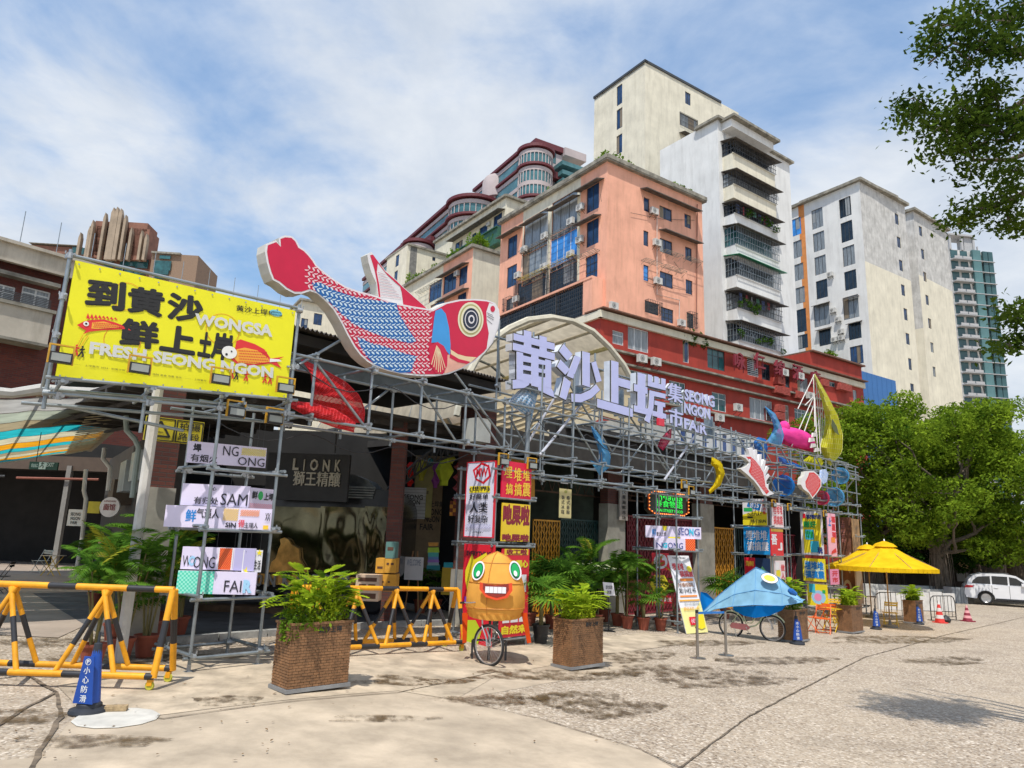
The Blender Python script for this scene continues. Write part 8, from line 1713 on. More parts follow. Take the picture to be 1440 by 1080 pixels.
c=gp(164,1011);o=obj('manhole_cover',MB().lathe([(.40,0),(.42,.012),(.40,.022),(.0,.026)],12),M('white_manhole',(.55,.53,.48),.8,var=.15,vs=5,dirt=.3));o.location=c;setp(o,'white round manhole cover on the ground behind the near blue cone','manhole cover')
mb=MB();mb.box(-.11,.11,-.05,.05,0,.05);o=obj('brick',mb,M('dusty_brick',(.40,.29,.16),.9,var=.3,vs=20,bump=.6));o.location=gp(163,999,.026);o.rotation_euler=(0,0,.25);setp(o,'dusty tan brick lying on the white manhole cover','brick')
# stanchions with belt
STL=M('brushed_steel',(.40,.38,.35),.3,.9,var=.15)
for px,py,l,hp_ in ((981,926,'left steel belt stanchion in front of the leaning board',858),(1021,922,'right steel belt stanchion in front of the blue bicycle',856)):
    c=gp(px,py);t=thing('stanchion',l,'stanchion',c,0,'steel belt stanchions');f=Fr(c.x,c.y,0);h=f.p(px+1,hp_)[1]-c.z
    obj('post',MB().tube((0,0,.02),(0,0,h-.06),.032,14),STL,t,smooth=True);obj('base',MB().lathe([(.17,0),(.17,.015),(.04,.03),(0,.03)],22),STL,t,smooth=True);obj('belt_head',MB().lathe([(.034,h-.06),(.036,h),(0,h+.01)],14),BLACK,t,smooth=True)
a=gp(981,926)+Vector((0,0,.93));b_=gp(1021,922)+Vector((0,0,.93));mb=MB();mb.bar((0,0,0),b_-a,.05,.003,0,(0,0,1));o=obj('belt',MB().add([(0,0,-.025),(*(b_-a)[:2],(b_-a).z-.025),(*(b_-a)[:2],(b_-a).z+.025),(0,0,.025),(0,.004,-.025),((b_-a).x,(b_-a).y+.004,(b_-a).z-.025),((b_-a).x,(b_-a).y+.004,(b_-a).z+.025),(0,.004,.025)],[(0,1,2,3),(7,6,5,4),(3,2,6,7),(0,4,5,1)]),M('belt_blue',(.02,.2,.6),.6));o.location=a;setp(o,'blue belt stretched between the two steel stanchions','belt')
# ---------------- bicycles
def wheelparts(par,cx,r=.33,w=.022,rimm=None):
    t_=MB();pts=[(cx+r*math.cos(2*PI*i/40),0,r+r*math.sin(2*PI*i/40)) for i in range(40)];wh=obj('wheel',MB().path(pts,w,8,closed=True),M('tyre_black',(.02,.02,.02),.8),par,smooth=True)
    obj('rim',MB().path([(cx+(r-.03)*math.cos(2*PI*i/40),0,r+(r-.03)*math.sin(2*PI*i/40)) for i in range(40)],.012,6,closed=True),M('rim_metal',(.55,.55,.56),.3,.8),wh,smooth=True)
    s=MB()
    for i in range(28): a=2*PI*i/28;b2=a+(.35 if i%2 else -.35);s.tube((cx+.025*math.cos(b2),.02*(-1)**(i//2),r+.025*math.sin(b2)),(cx+(r-.03)*math.cos(a),0,r+(r-.03)*math.sin(a)),.002,3,caps=False)
    obj('spokes',s,M('rim_metal'),wh,kind='stuff');obj('hub',MB().tube((cx,-.05,r),(cx,.05,r),.02,8),M('rim_metal'),wh);return wh
def bike(name,label,loc,rz,fmat,L=1.06,basket=False,full=True):
    t=thing(name,label,'bicycle',loc,rz);wheelparts(t,0);
    if full: wheelparts(t,-L)
    r=.33;bb_=Vector((-L+.44,0,.30));st=Vector((-L+.30,0,.78));hd0=Vector((-.16,0,.62));hd1=Vector((-.20,0,.92))
    obj('fork',MB().path([(0,.05,r),(-.02,.05,.45),(-.14,.04,.64),(-.16,0,.66)],.012,6).path([(0,-.05,r),(-.02,-.05,.45),(-.14,-.04,.64),(-.16,0,.66)],.012,6),M('rim_metal'),t,smooth=True)
    obj('handlebar',MB().path([(-.16,0,.62),(-.20,0,1.0),(-.18,0,1.02)],.015,6).path([(-.36,.27,1.02),(-.22,.25,1.03),(-.16,.1,1.04),(-.16,-.1,1.04),(-.22,-.25,1.03),(-.36,-.27,1.02)],.012,6),M('rim_metal'),t,smooth=True)
    for y in (.27,-.27): obj('grip',MB().tube((-.36,y,1.02),(-.46,y,1.01),.018,8),BLACK,t)
    if full:
        f=MB().path([hd0,(-.30,0,.50),(-.45,0,.36),bb_],.020,8).path([hd1,(-.42,0,.62),(-.55,0,.42),bb_+Vector((.0,0,.12))],.014,8).path([bb_,st],.017,8)
        for y in (.05,-.05): f.path([bb_,(-L,y,r)],.011,6).path([st,(-L,y,r)],.010,6)
        obj('frame',f,fmat,t,smooth=True);obj('seat_post',MB().tube(st,st+Vector((-.03,0,.12)),.013,8),M('rim_metal'),t)
        o=obj('saddle',MB().lathe([(.0,-.04),(.10,-.03),(.12,.01),(.08,.035),(0,.04)],16),M('saddle_brown',(.22,.07,.03),.6),t,smooth=True);o.location=st+Vector((-.06,0,.15));o.scale=(1.25,.8,.9)
        obj('chain_guard',MB().prism([(-L-.02,.30),(-L+.05,.40),(-L+.45,.38),(-L+.55,.30),(-L+.45,.22),(-L+.03,.25)],-.07,-.05),M('guard_pink',(.60,.20,.20),.5),t)
        cr_=MB();cr_.tube((bb_.x,-.09,bb_.z),(bb_.x,.09,bb_.z),.018,8);cr_.bar((bb_.x,-.09,bb_.z),(bb_.x+.08,-.09,bb_.z-.15),.02,.012);cr_.bar((bb_.x,.09,bb_.z),(bb_.x-.08,.09,bb_.z+.15),.02,.012);obj('crank',cr_,M('rim_metal'),t)
        for s,y in ((1,-.13),(-1,.13)): obj('pedal',MB().box(-.05,.05,-.04,.04,-.012,.012),BLACK,t,loc=(bb_.x+.08*s,y,bb_.z-.15*s))
        obj('kickstand',MB().tube((-L+.1,-.05,.28),(-L+.2,-.18,.02),.009,6),M('rim_metal'),t)
        for cx,nm in ((0,'mudguard'),(-L,'mudguard')): obj(nm,MB().path([(cx+.37*math.cos(a),0,.33+.37*math.sin(a)) for a in [math.radians(x) for x in range(30 if cx==0 else 20,161,12)]],.018,6),fmat,t,smooth=True)
    return t
cf_=gp(1087,903);cb=gp(1022,894);dv=(cf_-cb);ang=math.atan2(dv.y,dv.x)
GRB=M('bike_cream_green',(.55,.60,.38),.4,var=.05)
bk=bike('bicycle','cream green lady bicycle parked under the blue fish cover',gp(1087,902),ang,GRB,L=max(1.0,min(1.12,dv.length)))
# blue fish cover : polyhedral cloth ridge
BLc=Mtrans('cover_blue',(.30,.58,.80),.35);BLd=Mtrans('cover_deep_blue',(.01,.22,.68),.3)
c=gp(1050,897);BFr=Fr(c.x,c.y,ang);t=thing('fish_cover','pale blue folded fabric fish over a bicycle with a yellow oval eye','fish lantern',(c.x,c.y,0),ang)
def bz_(x,y,d): q=BFr.p(x,y,d);return Vector((q[0],d,q[1]))
near=[(989,865),(1005,857),(1030,853),(1060,851),(1100,852),(1129,847)];ridge=[(989,860),(1010,838),(1035,818),(1063,798),(1095,812),(1129,845)]
upmid=[(990,862),(1008,849),(1033,836),(1062,830),(1100,835),(1129,846)]
far=[(1000,850),(1020,838),(1045,822),(1070,812),(1100,825),(1128,845)]
mb=MB();rows=[[bz_(x,y,-.55*(1-abs(i-2.6)/3.6)) for i,(x,y) in enumerate(near)],[bz_(x,y,-.36*(1-abs(i-2.6)/3.4)) for i,(x,y) in enumerate(upmid)],[bz_(x,y,0) for x,y in ridge]]
rows.append([Vector((p.x,.42*(1-abs(i-2.6)/3.6),rows[0][i].z+.06)) for i,p in enumerate(rows[0])])
V=[v for r in rows for v in r];mb.add(V,[(j*6+i,j*6+i+1,(j+1)*6+i+1,(j+1)*6+i) for j in range(3) for i in range(5)])
oc=obj('cloth',mb,BLc,t)
bm=bmesh.new();bm.from_mesh(oc.data);bmesh.ops.subdivide_edges(bm,edges=bm.edges[:],cuts=5,use_grid_fill=True)
for v in bm.verts: v.co+=Vector((0,1,.3))*(.010*math.sin(v.co.x*23+v.co.z*9)+.007*math.sin(v.co.z*31-v.co.x*11))
bm.to_mesh(oc.data);bm.free();oc.data.polygons.foreach_set('use_smooth',[True]*len(oc.data.polygons))
for j in range(3): obj('rib',MB().path([v+Vector((0,-.006,.006)) for v in rows[j]],.009,5),M('rib_blue',(.10,.32,.62),.6),t)
for i in range(1,5): obj('seam',MB().path([rows[j][i]+Vector((0,-.006,.006)) for j in range(3)],.006,5),M('rib_blue'),t)
sk=MB();b0=[bz_(x,y,-.50*(1-abs(i-2)/3)) for i,(x,y) in enumerate(((1030,853),(1045,853),(1065,852),(1085,852),(1105,851)))];b1=[bz_(x,y,-.42*(1-abs(i-2)/3)) for i,(x,y) in enumerate(((1032,858),(1046,866),(1062,869),(1082,866),(1100,858)))]
sk.add(b0+b1,[(i,i+1,6+i,5+i)[::-1] for i in range(4)]);obj('belly_cloth',sk,BLd,t)
ey=bz_(1083,814,-.20);n_=24
def oval(rx,rz,y,mat,name,parent): 
    f=MB();f.flat([(rx*math.cos(2*PI*i/n_),rz*math.sin(2*PI*i/n_)) for i in range(n_)],0);o=obj(name,f,mat,parent);o.location=ey+Vector((0,y,.02));o.rotation_euler=(-.5,.22,0);return o
oval(.235,.15,-.05,M('eye_navy'),'eye_rim',t);oval(.22,.135,-.056,PWH,'eye',t);oval(.15,.085,-.062,PYE,'eye_yellow',t)
f=MB();f.path([bz_(1110,830,-.3),bz_(1113,832,-.34),bz_(1120,836,-.3)],[.06,.09,.05],8);obj('mouth_roll',f,M('roll_blue',(.01,.12,.42),.6),t,smooth=True)
tl=MB();tv=[bz_(985,832,.1),bz_(994,834,0),bz_(1008,847,-.02),bz_(997,858,-.03),bz_(1008,863,-.06),bz_(984,863,.05)];tl.add(tv,[(0,1,2,3),(0,3,5),(3,4,5)]);obj('tail',tl,BLd,t)
for (x,y) in ((1063,799),): obj('pole',MB().tube(bz_(1058,870,0),bz_(1063,798,0)+Vector((0,0,-.02)),.012,6),STL,t)
# orange fish tricycle
c=gp(686,936);OA=math.radians(-70);of=bike('tricycle','front wheel and handlebar of the cycle carrying the orange fish head',c,math.radians(-40),GRB,full=False);
ORF=Mtrans('lantern_orange',(.92,.47,.10),.3);h0=thing('fish_lantern','orange cloth fish head with green eyes and a toothy red grin on a cycle','fish lantern',(c.x,c.y,c.z),0)
OFr=Fr(c.x,c.y+.35,0,c.z)
def ox(x,y,d=0): q=OFr.p(x,y,d);return q
prof=[(656,858),(655,845),(656,830),(660,812),(667,796),(678,784),(698,776),(716,783),(728,796),(735,812),(738,830),(738,845),(736,860)]
zb=(ox(656,862)[1]+ox(737,862)[1])/2;xm=(ox(655,845)[0]+ox(738,845)[0])/2;hw=(ox(738,840)[0]-ox(655,840)[0])/2;zt=ox(698,776)[1]
mb=MB();lev=[(0,.92,.95),(.10,1.0,1.0),(.30,1.0,1.0),(.50,.93,.95),(.68,.80,.82),(.82,.60,.64),(.93,.34,.4),(1.0,.0,.0)];n=16;V=[]
for t_,w_,dp in lev:
    for i in range(n):
        a=2*PI*(i+.5)/n;ca,sa=math.cos(a),math.sin(a);e=.8;V.append((xm+hw*w_*math.copysign(abs(ca)**e,ca),.55*dp*math.copysign(abs(sa)**e,sa)+.1,zb+(zt-zb)*t_))
mb.add(V,[(j*n+i,j*n+(i+1)%n,(j+1)*n+(i+1)%n,(j+1)*n+i) for j in range(len(lev)-1) for i in range(n)]);hd=obj('head_cloth',mb,ORF,h0,smooth=True);hd.location=(0,.35,0)
RB=M('rib_dark_orange',(.55,.22,.03),.6)
for j in (1,3,5): obj('rib',MB().path([Vector(v)+Vector((0,.345,0)) for v in V[j*n:(j+1)*n]],.008,5,closed=True),RB,h0)
for i in (3,7,11,15): obj('rib',MB().path([Vector(V[j*n+i])*1.003+Vector((0,.34,0)) for j in range(len(lev))],.007,5),RB,h0)
# folded hem hanging in front, red side ribbons
mb=MB();K_=22;top=[];bot=[]
for i in range(K_+1): a=PI+PI*i/K_;top.append((xm+hw*.96*math.cos(a),.45+.56*math.sin(a)*.98,zb+.02));bot.append((xm+hw*(.90+.03*(i%2))*math.cos(a),.45+(.50+.03*(i%2))*math.sin(a),zb-.04-.05*math.sin(PI*i/K_)))
mb.add(top+bot,[(i,K_+1+i,K_+2+i,i+1) for i in range(K_)]);obj('hem',mb,ORF,h0)
for x0,x1 in ((650,658),(733,741)):
    a=ox(x0,862,-.1);b_=ox(x1,862,-.1);e=ox((x0+x1)/2+(-2 if x0<700 else 6),905,-.1);mb=MB();mb.prism([(a[0],a[1]),(b_[0],b_[1]),(e[0]+.05,e[1]+.02),(e[0]-.02,e[1])],.25,.27);obj('ribbon',mb,Mtrans('ribbon_red',(.80,.10,.02),.3),h0)
def face3(px,py,rx,rz,mat,name,lift,tilt=0,shape=None,yaw=0):
    q=ox(px,py,-.45);u_=(q[0]-xm)/hw;v_=(q[1]-zb)/(zt-zb)
    j=max(k for k in range(len(lev)-1) if lev[k][0]<=max(0,v_));g=(v_-lev[j][0])/(lev[j+1][0]-lev[j][0]);w_=lev[j][1]*(1-g)+lev[j+1][1]*g;dp=lev[j][2]*(1-g)+lev[j+1][2]*g
    ca=min(.98,abs(u_)/w_)**(1/.8);y=.45-.55*dp*math.sqrt(1-ca*ca)**.8-lift
    f=MB();f.flat(shape or [(rx*math.cos(2*PI*i/24),rz*math.sin(2*PI*i/24)) for i in range(24)],0);o=obj(name,f,mat,h0);o.location=(q[0],y,q[1]);o.rotation_euler=(-.38 if v_>.45 else -.1,tilt,yaw);return o
GE=M('eye_green',(.01,.38,.10),.4,var=.1)
for px,sg in ((672,-1),(725,1)):
    yw=.62*sg*1.0
    for k,(dx,dy,rx,rz,m,nm) in enumerate(((0,0,.135,.175,PWH,'eye'),(0,0,.105,.145,M('eye_dark_green',(.005,.12,.05),.4),'eye_iris'),(0,0,.088,.125,GE,'eye_iris'),(-.0,4,.040,.052,PWH,'eye_glint'),(2,-5,.038,.045,PWH,'eye_glint'))): face3(px+dx,803+dy,rx,rz,m,nm,.05+.008*k,.1*sg,None,yw)
S=lambda k:[(-.20*k,.085*k),(-.1*k,.06*k),(0,.055*k),(.1*k,.065*k),(.20*k,.09*k),(.21*k,.0),(.15*k,-.09*k),(.02,-.125*k),(-.12*k,-.09*k),(-.2*k,-.0)]
face3(697,829,0,0,M('lips_red',(.72,.06,.01),.5),'lips',.07,0,S(1.4));face3(697,828,0,0,M('mouth_dark',(.25,.02,.01),.5),'mouth',.078,0,S(1.1))
for i in range(5): x=-.18+.073*i;face3(697,829,0,0,PWH,'tooth',.086,0,[(x,-.055),(x+.068,-.055),(x+.068,.05),(x,.05)])
# carrier frame behind the head
obj('carrier',MB().tube((0,.45,.02),(0,.45,zb+.2),.025,8).tube((-.3,.45,.35),(.3,.45,.35),.02,6).tube((-.3,.45,.02),(-.3,.45,.35),.02,6).tube((.3,.45,.02),(.3,.45,.35),.02,6),IRON,h0)
# ---------------- parasols, tables, chairs
UY=Mtrans('parasol_yellow',(.88,.58,.02),.35);WD=M('parasol_wood',(.38,.24,.12),.6)
def parasol(px,py,label,x0,x1,yt,ye,rz=0):
    c=gp(px,py);f=Fr(c.x,c.y,0,c.z);zt=f.p(px,yt)[1];ze=(f.p(x0,ye)[1]+f.p(x1,ye)[1])/2;r=(f.p(x1,ye)[0]-f.p(x0,ye)[0])/2
    t=thing('parasol',label,'parasol',c,rz,'yellow parasols over the tables');n=8;mb=MB();V=[(0,0,zt)]
    for k,(rr,z) in enumerate(((.14,zt-.10),(.5,zt-(zt-ze)*.55),(1,ze))):
        for i in range(n*2):
            a=2*PI*i/(n*2);q=rr*(1 if i%2==0 else .955);V.append((r*q*math.cos(a),r*q*math.sin(a),z-(0 if i%2 else .0)))
    N_=n*2;F=[(0,1+i,1+(i+1)%N_) for i in range(N_)]
    for k in range(2): F+=[(1+k*N_+i,1+(k+1)*N_+i,1+(k+1)*N_+(i+1)%N_,1+k*N_+(i+1)%N_) for i in range(N_)]
    obj('canopy',MB().add(V,F),UY,t)
    vb=MB()
    for i in range(N_*3):
        a=2*PI*i/(N_*3);b2=2*PI*(i+.94)/(N_*3);q=lambda a:r*(1-.045*abs(((a/(2*PI/n))%1)*2-1 if False else 1-abs(((a/(2*PI/n))%1)*2-1)));vb.add([(q(a)*math.cos(a),q(a)*math.sin(a),ze),(q(b2)*math.cos(b2),q(b2)*math.sin(b2),ze),(q(b2)*math.cos(b2),q(b2)*math.sin(b2),ze-.13),(q(a)*math.cos(a),q(a)*math.sin(a),ze-.13)],[(0,1,2,3)])
    obj('valance',vb,UY,t,kind='stuff');vt=MB();vt.lathe([(.42,zt-.13),(.30,zt-.02),(.1,zt+.05),(0,zt+.08)],12);obj('vent',vt,UY,t)
    obj('pole',MB().tube((0,0,0),(0,0,zt+.05),.024,10),WD,t,smooth=True);obj('finial',MB().lathe([(.0,zt+.05),(.03,zt+.08),(.02,zt+.13),(0,zt+.16)],10),PWH,t,smooth=True)
    rb=MB().tube((0,0,0),(1,0,0),.01,4).mesh('rib',WD)
    for i in range(n):
        a=2*PI*i/n;p=Vector((0,0,zt-.05));q=Vector((r*math.cos(a)*.98,r*math.sin(a)*.98,ze+.02));o=obj('rib',rb,parent=t);o.location=p;d=q-p;o.rotation_euler=d.to_track_quat('X','Z').to_euler();o.scale=(d.length,1,1)
    obj('base',MB().lathe([(.25,0),(.25,.05),(.06,.08),(.04,.25),(0,.25)],18),CONC,t);return t
parasol(1252,882,'nearer large yellow parasol with a scalloped edge',1171,1303,764,797);parasol(1226,868,'second yellow parasol half hidden behind the nearer one',1166,1283,768,798)
def chairmesh(m):
    f=MB();W=.42
    for x in (0,W): f.bar((x,0,0),(x,.46,.47),.022,.014);f.bar((x,.42,0),(x,-.06,.86),.022,.014)
    f.bar((0,.1,.1),(W,.1,.1),.014,.014);f.bar((0,.36,.05),(W,.36,.05),.014,.014)
    s=[MB().box(0,W,.02+i*.085,.09+i*.085,.44,.455).mesh('seat_slat',m) for i in range(5)];b_=[MB().box(.01,W-.01,-.05+.02*i,-.035+.02*i,.70-.0*i+.08*(1-i),.76+.08*(1-i)).mesh('back_slat',m) for i in range(2)]
    return f.mesh('frame',m),s,b_
CHM={}
def chair(px,py,m,label,rz,name='folding_chair',world=None):
    c=world or gp(px,py);t=thing(name,label,'chair',c,rz,'folding slat chairs around the tables')
    if m.name not in CHM: CHM[m.name]=chairmesh(m)
    f,s,b_=CHM[m.name];obj('frame',f,parent=t)
    for q in s: obj('seat_slat',q,parent=t)
    for q in b_: obj('back_slat',q,parent=t)
    return t
CO=M('chair_orange',(.72,.12,.01),.45,var=.08);CYL=M('chair_yellow',(.72,.46,.02),.45,var=.08);CBR=M('chair_black',(.03,.03,.03),.5)
chair(1152,891,CO,'orange folding chair nearest the third planter',.6);chair(1170,891,CO,'orange folding chair right of the nearest orange one',2.6);chair(1158,886,CO,'orange folding chair behind the other two orange ones',-.6)
chair(1186,886,CYL,'yellow folding chair beside the fourth planter on its left',.4);chair(1196,878,CYL,'yellow folding chair behind the fourth planter',2.2);chair(1246,880,CYL,'yellow folding chair right of the fourth planter',-.3);chair(1180,876,CYL,'yellow folding chair against the last poster tower',3.3)
chair(0,0,M('chair_pale',(.5,.5,.42),.5),'pale folding chair far back in the courtyard',2.9,world=Vector((-17.6,28.5,0)));chair(0,0,CBR,'black folding chair by the orange courtyard table',1.9,world=Vector((-13.6,20.2,0)));chair(0,0,CBR,'black chair lying folded behind the left barrier',.9,world=Vector((-7.0,14.2,0)))
def table(c,label,m,m2,w=.6,rz=0):
    t=thing('table',label,'table',c,rz);
    for i in range(6): obj('top_slat',MB().box(-w/2,w/2,-w/2+i*w/6,-w/2+(i+.9)*w/6,.71,.73),m,t)
    obj('legs',MB().bar((-w/2+.05,-.2,0),(w/2-.05,-.2,.71),.02,.02).bar((w/2-.05,-.2,0),(-w/2+.05,-.2,.71),.02,.02).bar((-w/2+.05,.2,0),(w/2-.05,.2,.71),.02,.02).bar((w/2-.05,.2,0),(-w/2+.05,.2,.71),.02,.02).bar((0,-.2,.36),(0,.2,.36),.02,.02),m2,t,kind=None)
table(gp(1172,888),'small yellow slatted table among the orange chairs',CYL,CYL,.7,.7);table(Vector((-15.0,21.0,0)),'pale topped folding table with an orange frame in the courtyard',M('top_pale',(.5,.42,.3),.6),CO,.8,.2);table(Vector((-16.6,27.0,0)),'small pale table beside the far courtyard chair',M('top_pale'),CYL,.6,0)
table(dpt(620,838,15.5)*Vector((1,1,0)) if False else Vector((gp(620,862).x,gp(620,862).y,gp(620,862).z)),'black folding table behind the second barrier',CBR,CBR,.9,.8);table(gp(505,868),'low black folding stand behind the nearest planter',CBR,CBR,.5,.3)
# ---------------- right background: barriers, cones, hoarding, car
WP=M('white_hoarding',(.66,.64,.60),.7,var=.1,dirt=.35);HW=Fr(*gp(1236,852)[:2],math.radians(20))
c1=gp(1236,857);hz=-.78
hd=thing('white_hoarding','row of white plastic hoarding panels behind the parasols','wall',(c1.x,c1.y,gz(c1.x)),math.radians(8));f=Fr(c1.x,c1.y,math.radians(8),gz(c1.x))
ztp=f.p(1300,832)[1];xr=f.p(1345,850)[0]
for i in range(6): obj('panel',MB().box(xr*i/6,xr*(i+1)/6-.05,0,.12,0,ztp-.05*(i%2)),WP,hd)
def bg(name,label,cat,Y,b4,mat,dep=.5,kind=None,ang=0):
    a=dpt(b4[0],b4[1],Y);e=dpt(b4[2],b4[3],Y);o=obj(name,MB().box(0,e.x-a.x,0,dep,0,a.z-e.z),mat,kind=kind);o.location=(a.x,a.y,e.z);o.rotation_euler=(0,0,math.radians(ang));return setp(o,label,cat)
bg('low_wall','long low white wall under the banyan trees','wall',44,(1216,821,1340,842),M('white_wall',(.55,.54,.50),.8,var=.15,dirt=.5),.4)
bg('low_wall','stepped white wall between the tree trunk and the car','wall',43,(1290,828,1372,852),M('white_wall'),.5);bg('grey_cabinet','grey ribbed cabinet against the wall left of the white car','cabinet',42,(1338,826,1362,854),M('cabinet_grey',(.25,.27,.28),.6),.8)
for i in range(6):
    a=dpt(1339+i*4,827,41.9);o=obj('cabinet_rib',MB().box(0,.05,-.03,0,0,1.05),M('cabinet_grey'),[q for q in sc.objects if q.name=='grey_cabinet'][0]);o.location=(.15*i+.05,0,.02)
# hoop barriers
HB=M('hoop_black',(.03,.03,.03),.4,.3)
def hoop(x0,x1,yb,yt,label,Y=None):
    a=gp(x0,yb);e=gp(x1,yb);L=(e-a).length;ang=math.atan2(e.y-a.y,e.x-a.x);f=Fr(a.x,a.y,ang,a.z);h=f.p(x0+4,yt)[1];t=thing('hoop_barrier',label,'barrier',a,ang,'black hoop crowd barriers')
    obj('hoop',MB().path([(0,0,.03),(0,0,h*.75),(L*.05,0,h*.93),(L*.14,0,h),(L*.86,0,h),(L*.95,0,h*.93),(L,0,h*.75),(L,0,.03)],.02,8),HB,t,smooth=True)
    bar=MB().tube((0,0,.12),(0,0,h-.02),.01,6).mesh('bar',HB);n=7
    for i in range(1,n): obj('bar',bar,None,t,loc=(L*i/n,0,0))
    obj('rail',MB().tube((0,0,.14),(L,0,.14),.014,6),HB,t)
    for x in (.08,L-.08): obj('foot',MB().bar((x,-.22,.02),(x,.22,.02),.05,.02),HB,t)
hoop(1232,1284,872,833,'black hoop barrier behind the right parasol pole');hoop(1310,1345,873,838,'black hoop barrier right of the farthest planter')
def rcone(px,py,label,yt,mats,grp):
    c=gp(px,py);f=Fr(c.x,c.y,0,c.z);h=f.p(px,yt)[1];t=thing('traffic_cone',label,'cone',c,.3,grp);obj('base',MB().box(-.2,.2,-.2,.2,0,.04),mats[0],t);mb=MB()
    for i in range(6): z0=.04+(h-.04)*i/6;z1=.04+(h-.04)*(i+1)/6;r0=.16*(1-i/6)+.02;r1=.16*(1-(i+1)/6)+.02;mb.lathe([(r0,z0),(r1,z1)],14,m=i%2)
    obj('body',mb,mats,t);return t
CR_=M('cone_red',(.65,.04,.03),.5);CWT=M('cone_white',(.7,.66,.64),.5)
rcone(1322,876,'red and white traffic cone beside the farthest planter',845,[CR_,CWT],'red and white cones by the hoop barrier');rcone(1361,874,'dark red and pink striped cone standing alone near the car',851,[M('cone_maroon',(.25,.02,.04),.5),M('cone_pink',(.75,.35,.36),.5)],'red and white cones by the hoop barrier')
o=obj('rubbish_bag',MB().lathe([(0,0),(.14,.02),(.18,.12),(.1,.25),(.03,.3),(0,.3)],10),BLACK);o.location=gp(1331,876);setp(o,'small black bag on the ground right of the red cone','bag')
# white car
cw=gp(1387,851);YC=41.5;cpos=dpt(1387,842,YC);CZ=dpt(1387,850,YC).z;wt=M('car_white',(.72,.72,.73),.18,0,var=.03,spec=.7);cgl=M('car_glass',(.015,.02,.025),.05,var=.2,spec=.8)
car=thing('white_suv','white sport utility car parked at the right edge under the trees','car',(cpos.x,YC,CZ),math.radians(-27))
def cz(x,y): q=Fr(cpos.x,YC,0,CZ).p(x,y);return q
lower=[(-.95,.42),(-1.0,.65),(-.93,.98),(-.80,1.06),(-.45,1.10),(2.6,1.04),(3.55,.92),(3.75,.72),(3.78,.40),(3.3,.28)]
def arch(cx,r=.40): return [(cx+r*math.cos(math.radians(a)),.33+r*math.sin(math.radians(a))) for a in range(0,181,15)]
lw=[(-.95,.35),(-1.02,.60),(-.96,.98),(-.84,1.08),(2.55,1.06),(3.5,.93),(3.74,.74),(3.76,.38),(3.2,.28)]+arch(2.72)+[(2.2,.26),(.5,.26)]+arch(0)+[(-.5,.30)]
obj('body',MB().prism(lw,0,1.8),wt,car,smooth=True)
cab=[(-.86,1.07),(-.78,1.30),(-.50,1.58),(-.1,1.68),(1.0,1.70),(1.5,1.62),(2.35,1.07)];obj('cabin',MB().prism(cab,.12,1.68),wt,car,smooth=True)
for pts in ([(-.62,1.12),(-.56,1.28),(-.30,1.50),(.28,1.56),(.28,1.12)],[(.36,1.12),(.36,1.565),(1.10,1.56),(1.10,1.10)],[(1.18,1.10),(1.18,1.55),(1.5,1.50),(2.05,1.10)]): obj('window',MB().prism(pts,.105,.12),cgl,car)
obj('rear_window',MB().add([(-.84,.25,1.14),(-.84,1.55,1.14),(-.56,1.5,1.53),(-.56,.3,1.53)],[(0,1,2,3)]),cgl,car);obj('tail_light',MB().prism([(-.99,.86),(-.93,1.02),(-.5,1.00),(-.62,.90)],-.012,.3),M('lamp_red',(.45,.01,.015),.2),car)
obj('sill',MB().box(.45,2.25,-.02,.02,.26,.36),BLACK,car);obj('roof_rail',MB().tube((-.3,.2,1.72),(1.2,.2,1.73),.02,6),ALU,car)
for x in (0,2.72):
    w_=obj('wheel',MB().lathe([(0,-.1),(.20,-.1),(.31,-.11),(.345,-.07),(.345,.07),(.31,.11),(0,.1)],28),M('tyre_black'),car,smooth=True);w_.rotation_euler=(PI/2,0,0);w_.location=(x,.12,.345);rm=MB().lathe([(.0,.118),(.06,.125),(.06,.105),(.22,.112),(.24,.125),(.245,.1)],28)
    for i in range(5):
        a=2*PI*i/5
        for da in (-.13,.13): rm.bar((.05*math.cos(a),.05*math.sin(a),.12),(.235*math.cos(a+da),.235*math.sin(a+da),.12),.025,.02)
    obj('rim',rm,M('rim_silver',(.5,.5,.5),.3,.7),w_);obj('arch_trim',MB().path([(x+.40*math.cos(math.radians(a)),-.005,.33+.40*math.sin(math.radians(a))) for a in range(0,181,15)],.03,6),BLACK,car)
obj('door_line',MB().box(.31,.33,-.004,.0,.35,1.05).box(1.13,1.15,-.004,0,.35,1.05),IRON,car);obj('door_handle',MB().box(.4,.6,-.03,0,.92,.95),wt,car);obj('mirror',MB().box(1.7,1.95,-.18,0,1.08,1.24),wt,car)
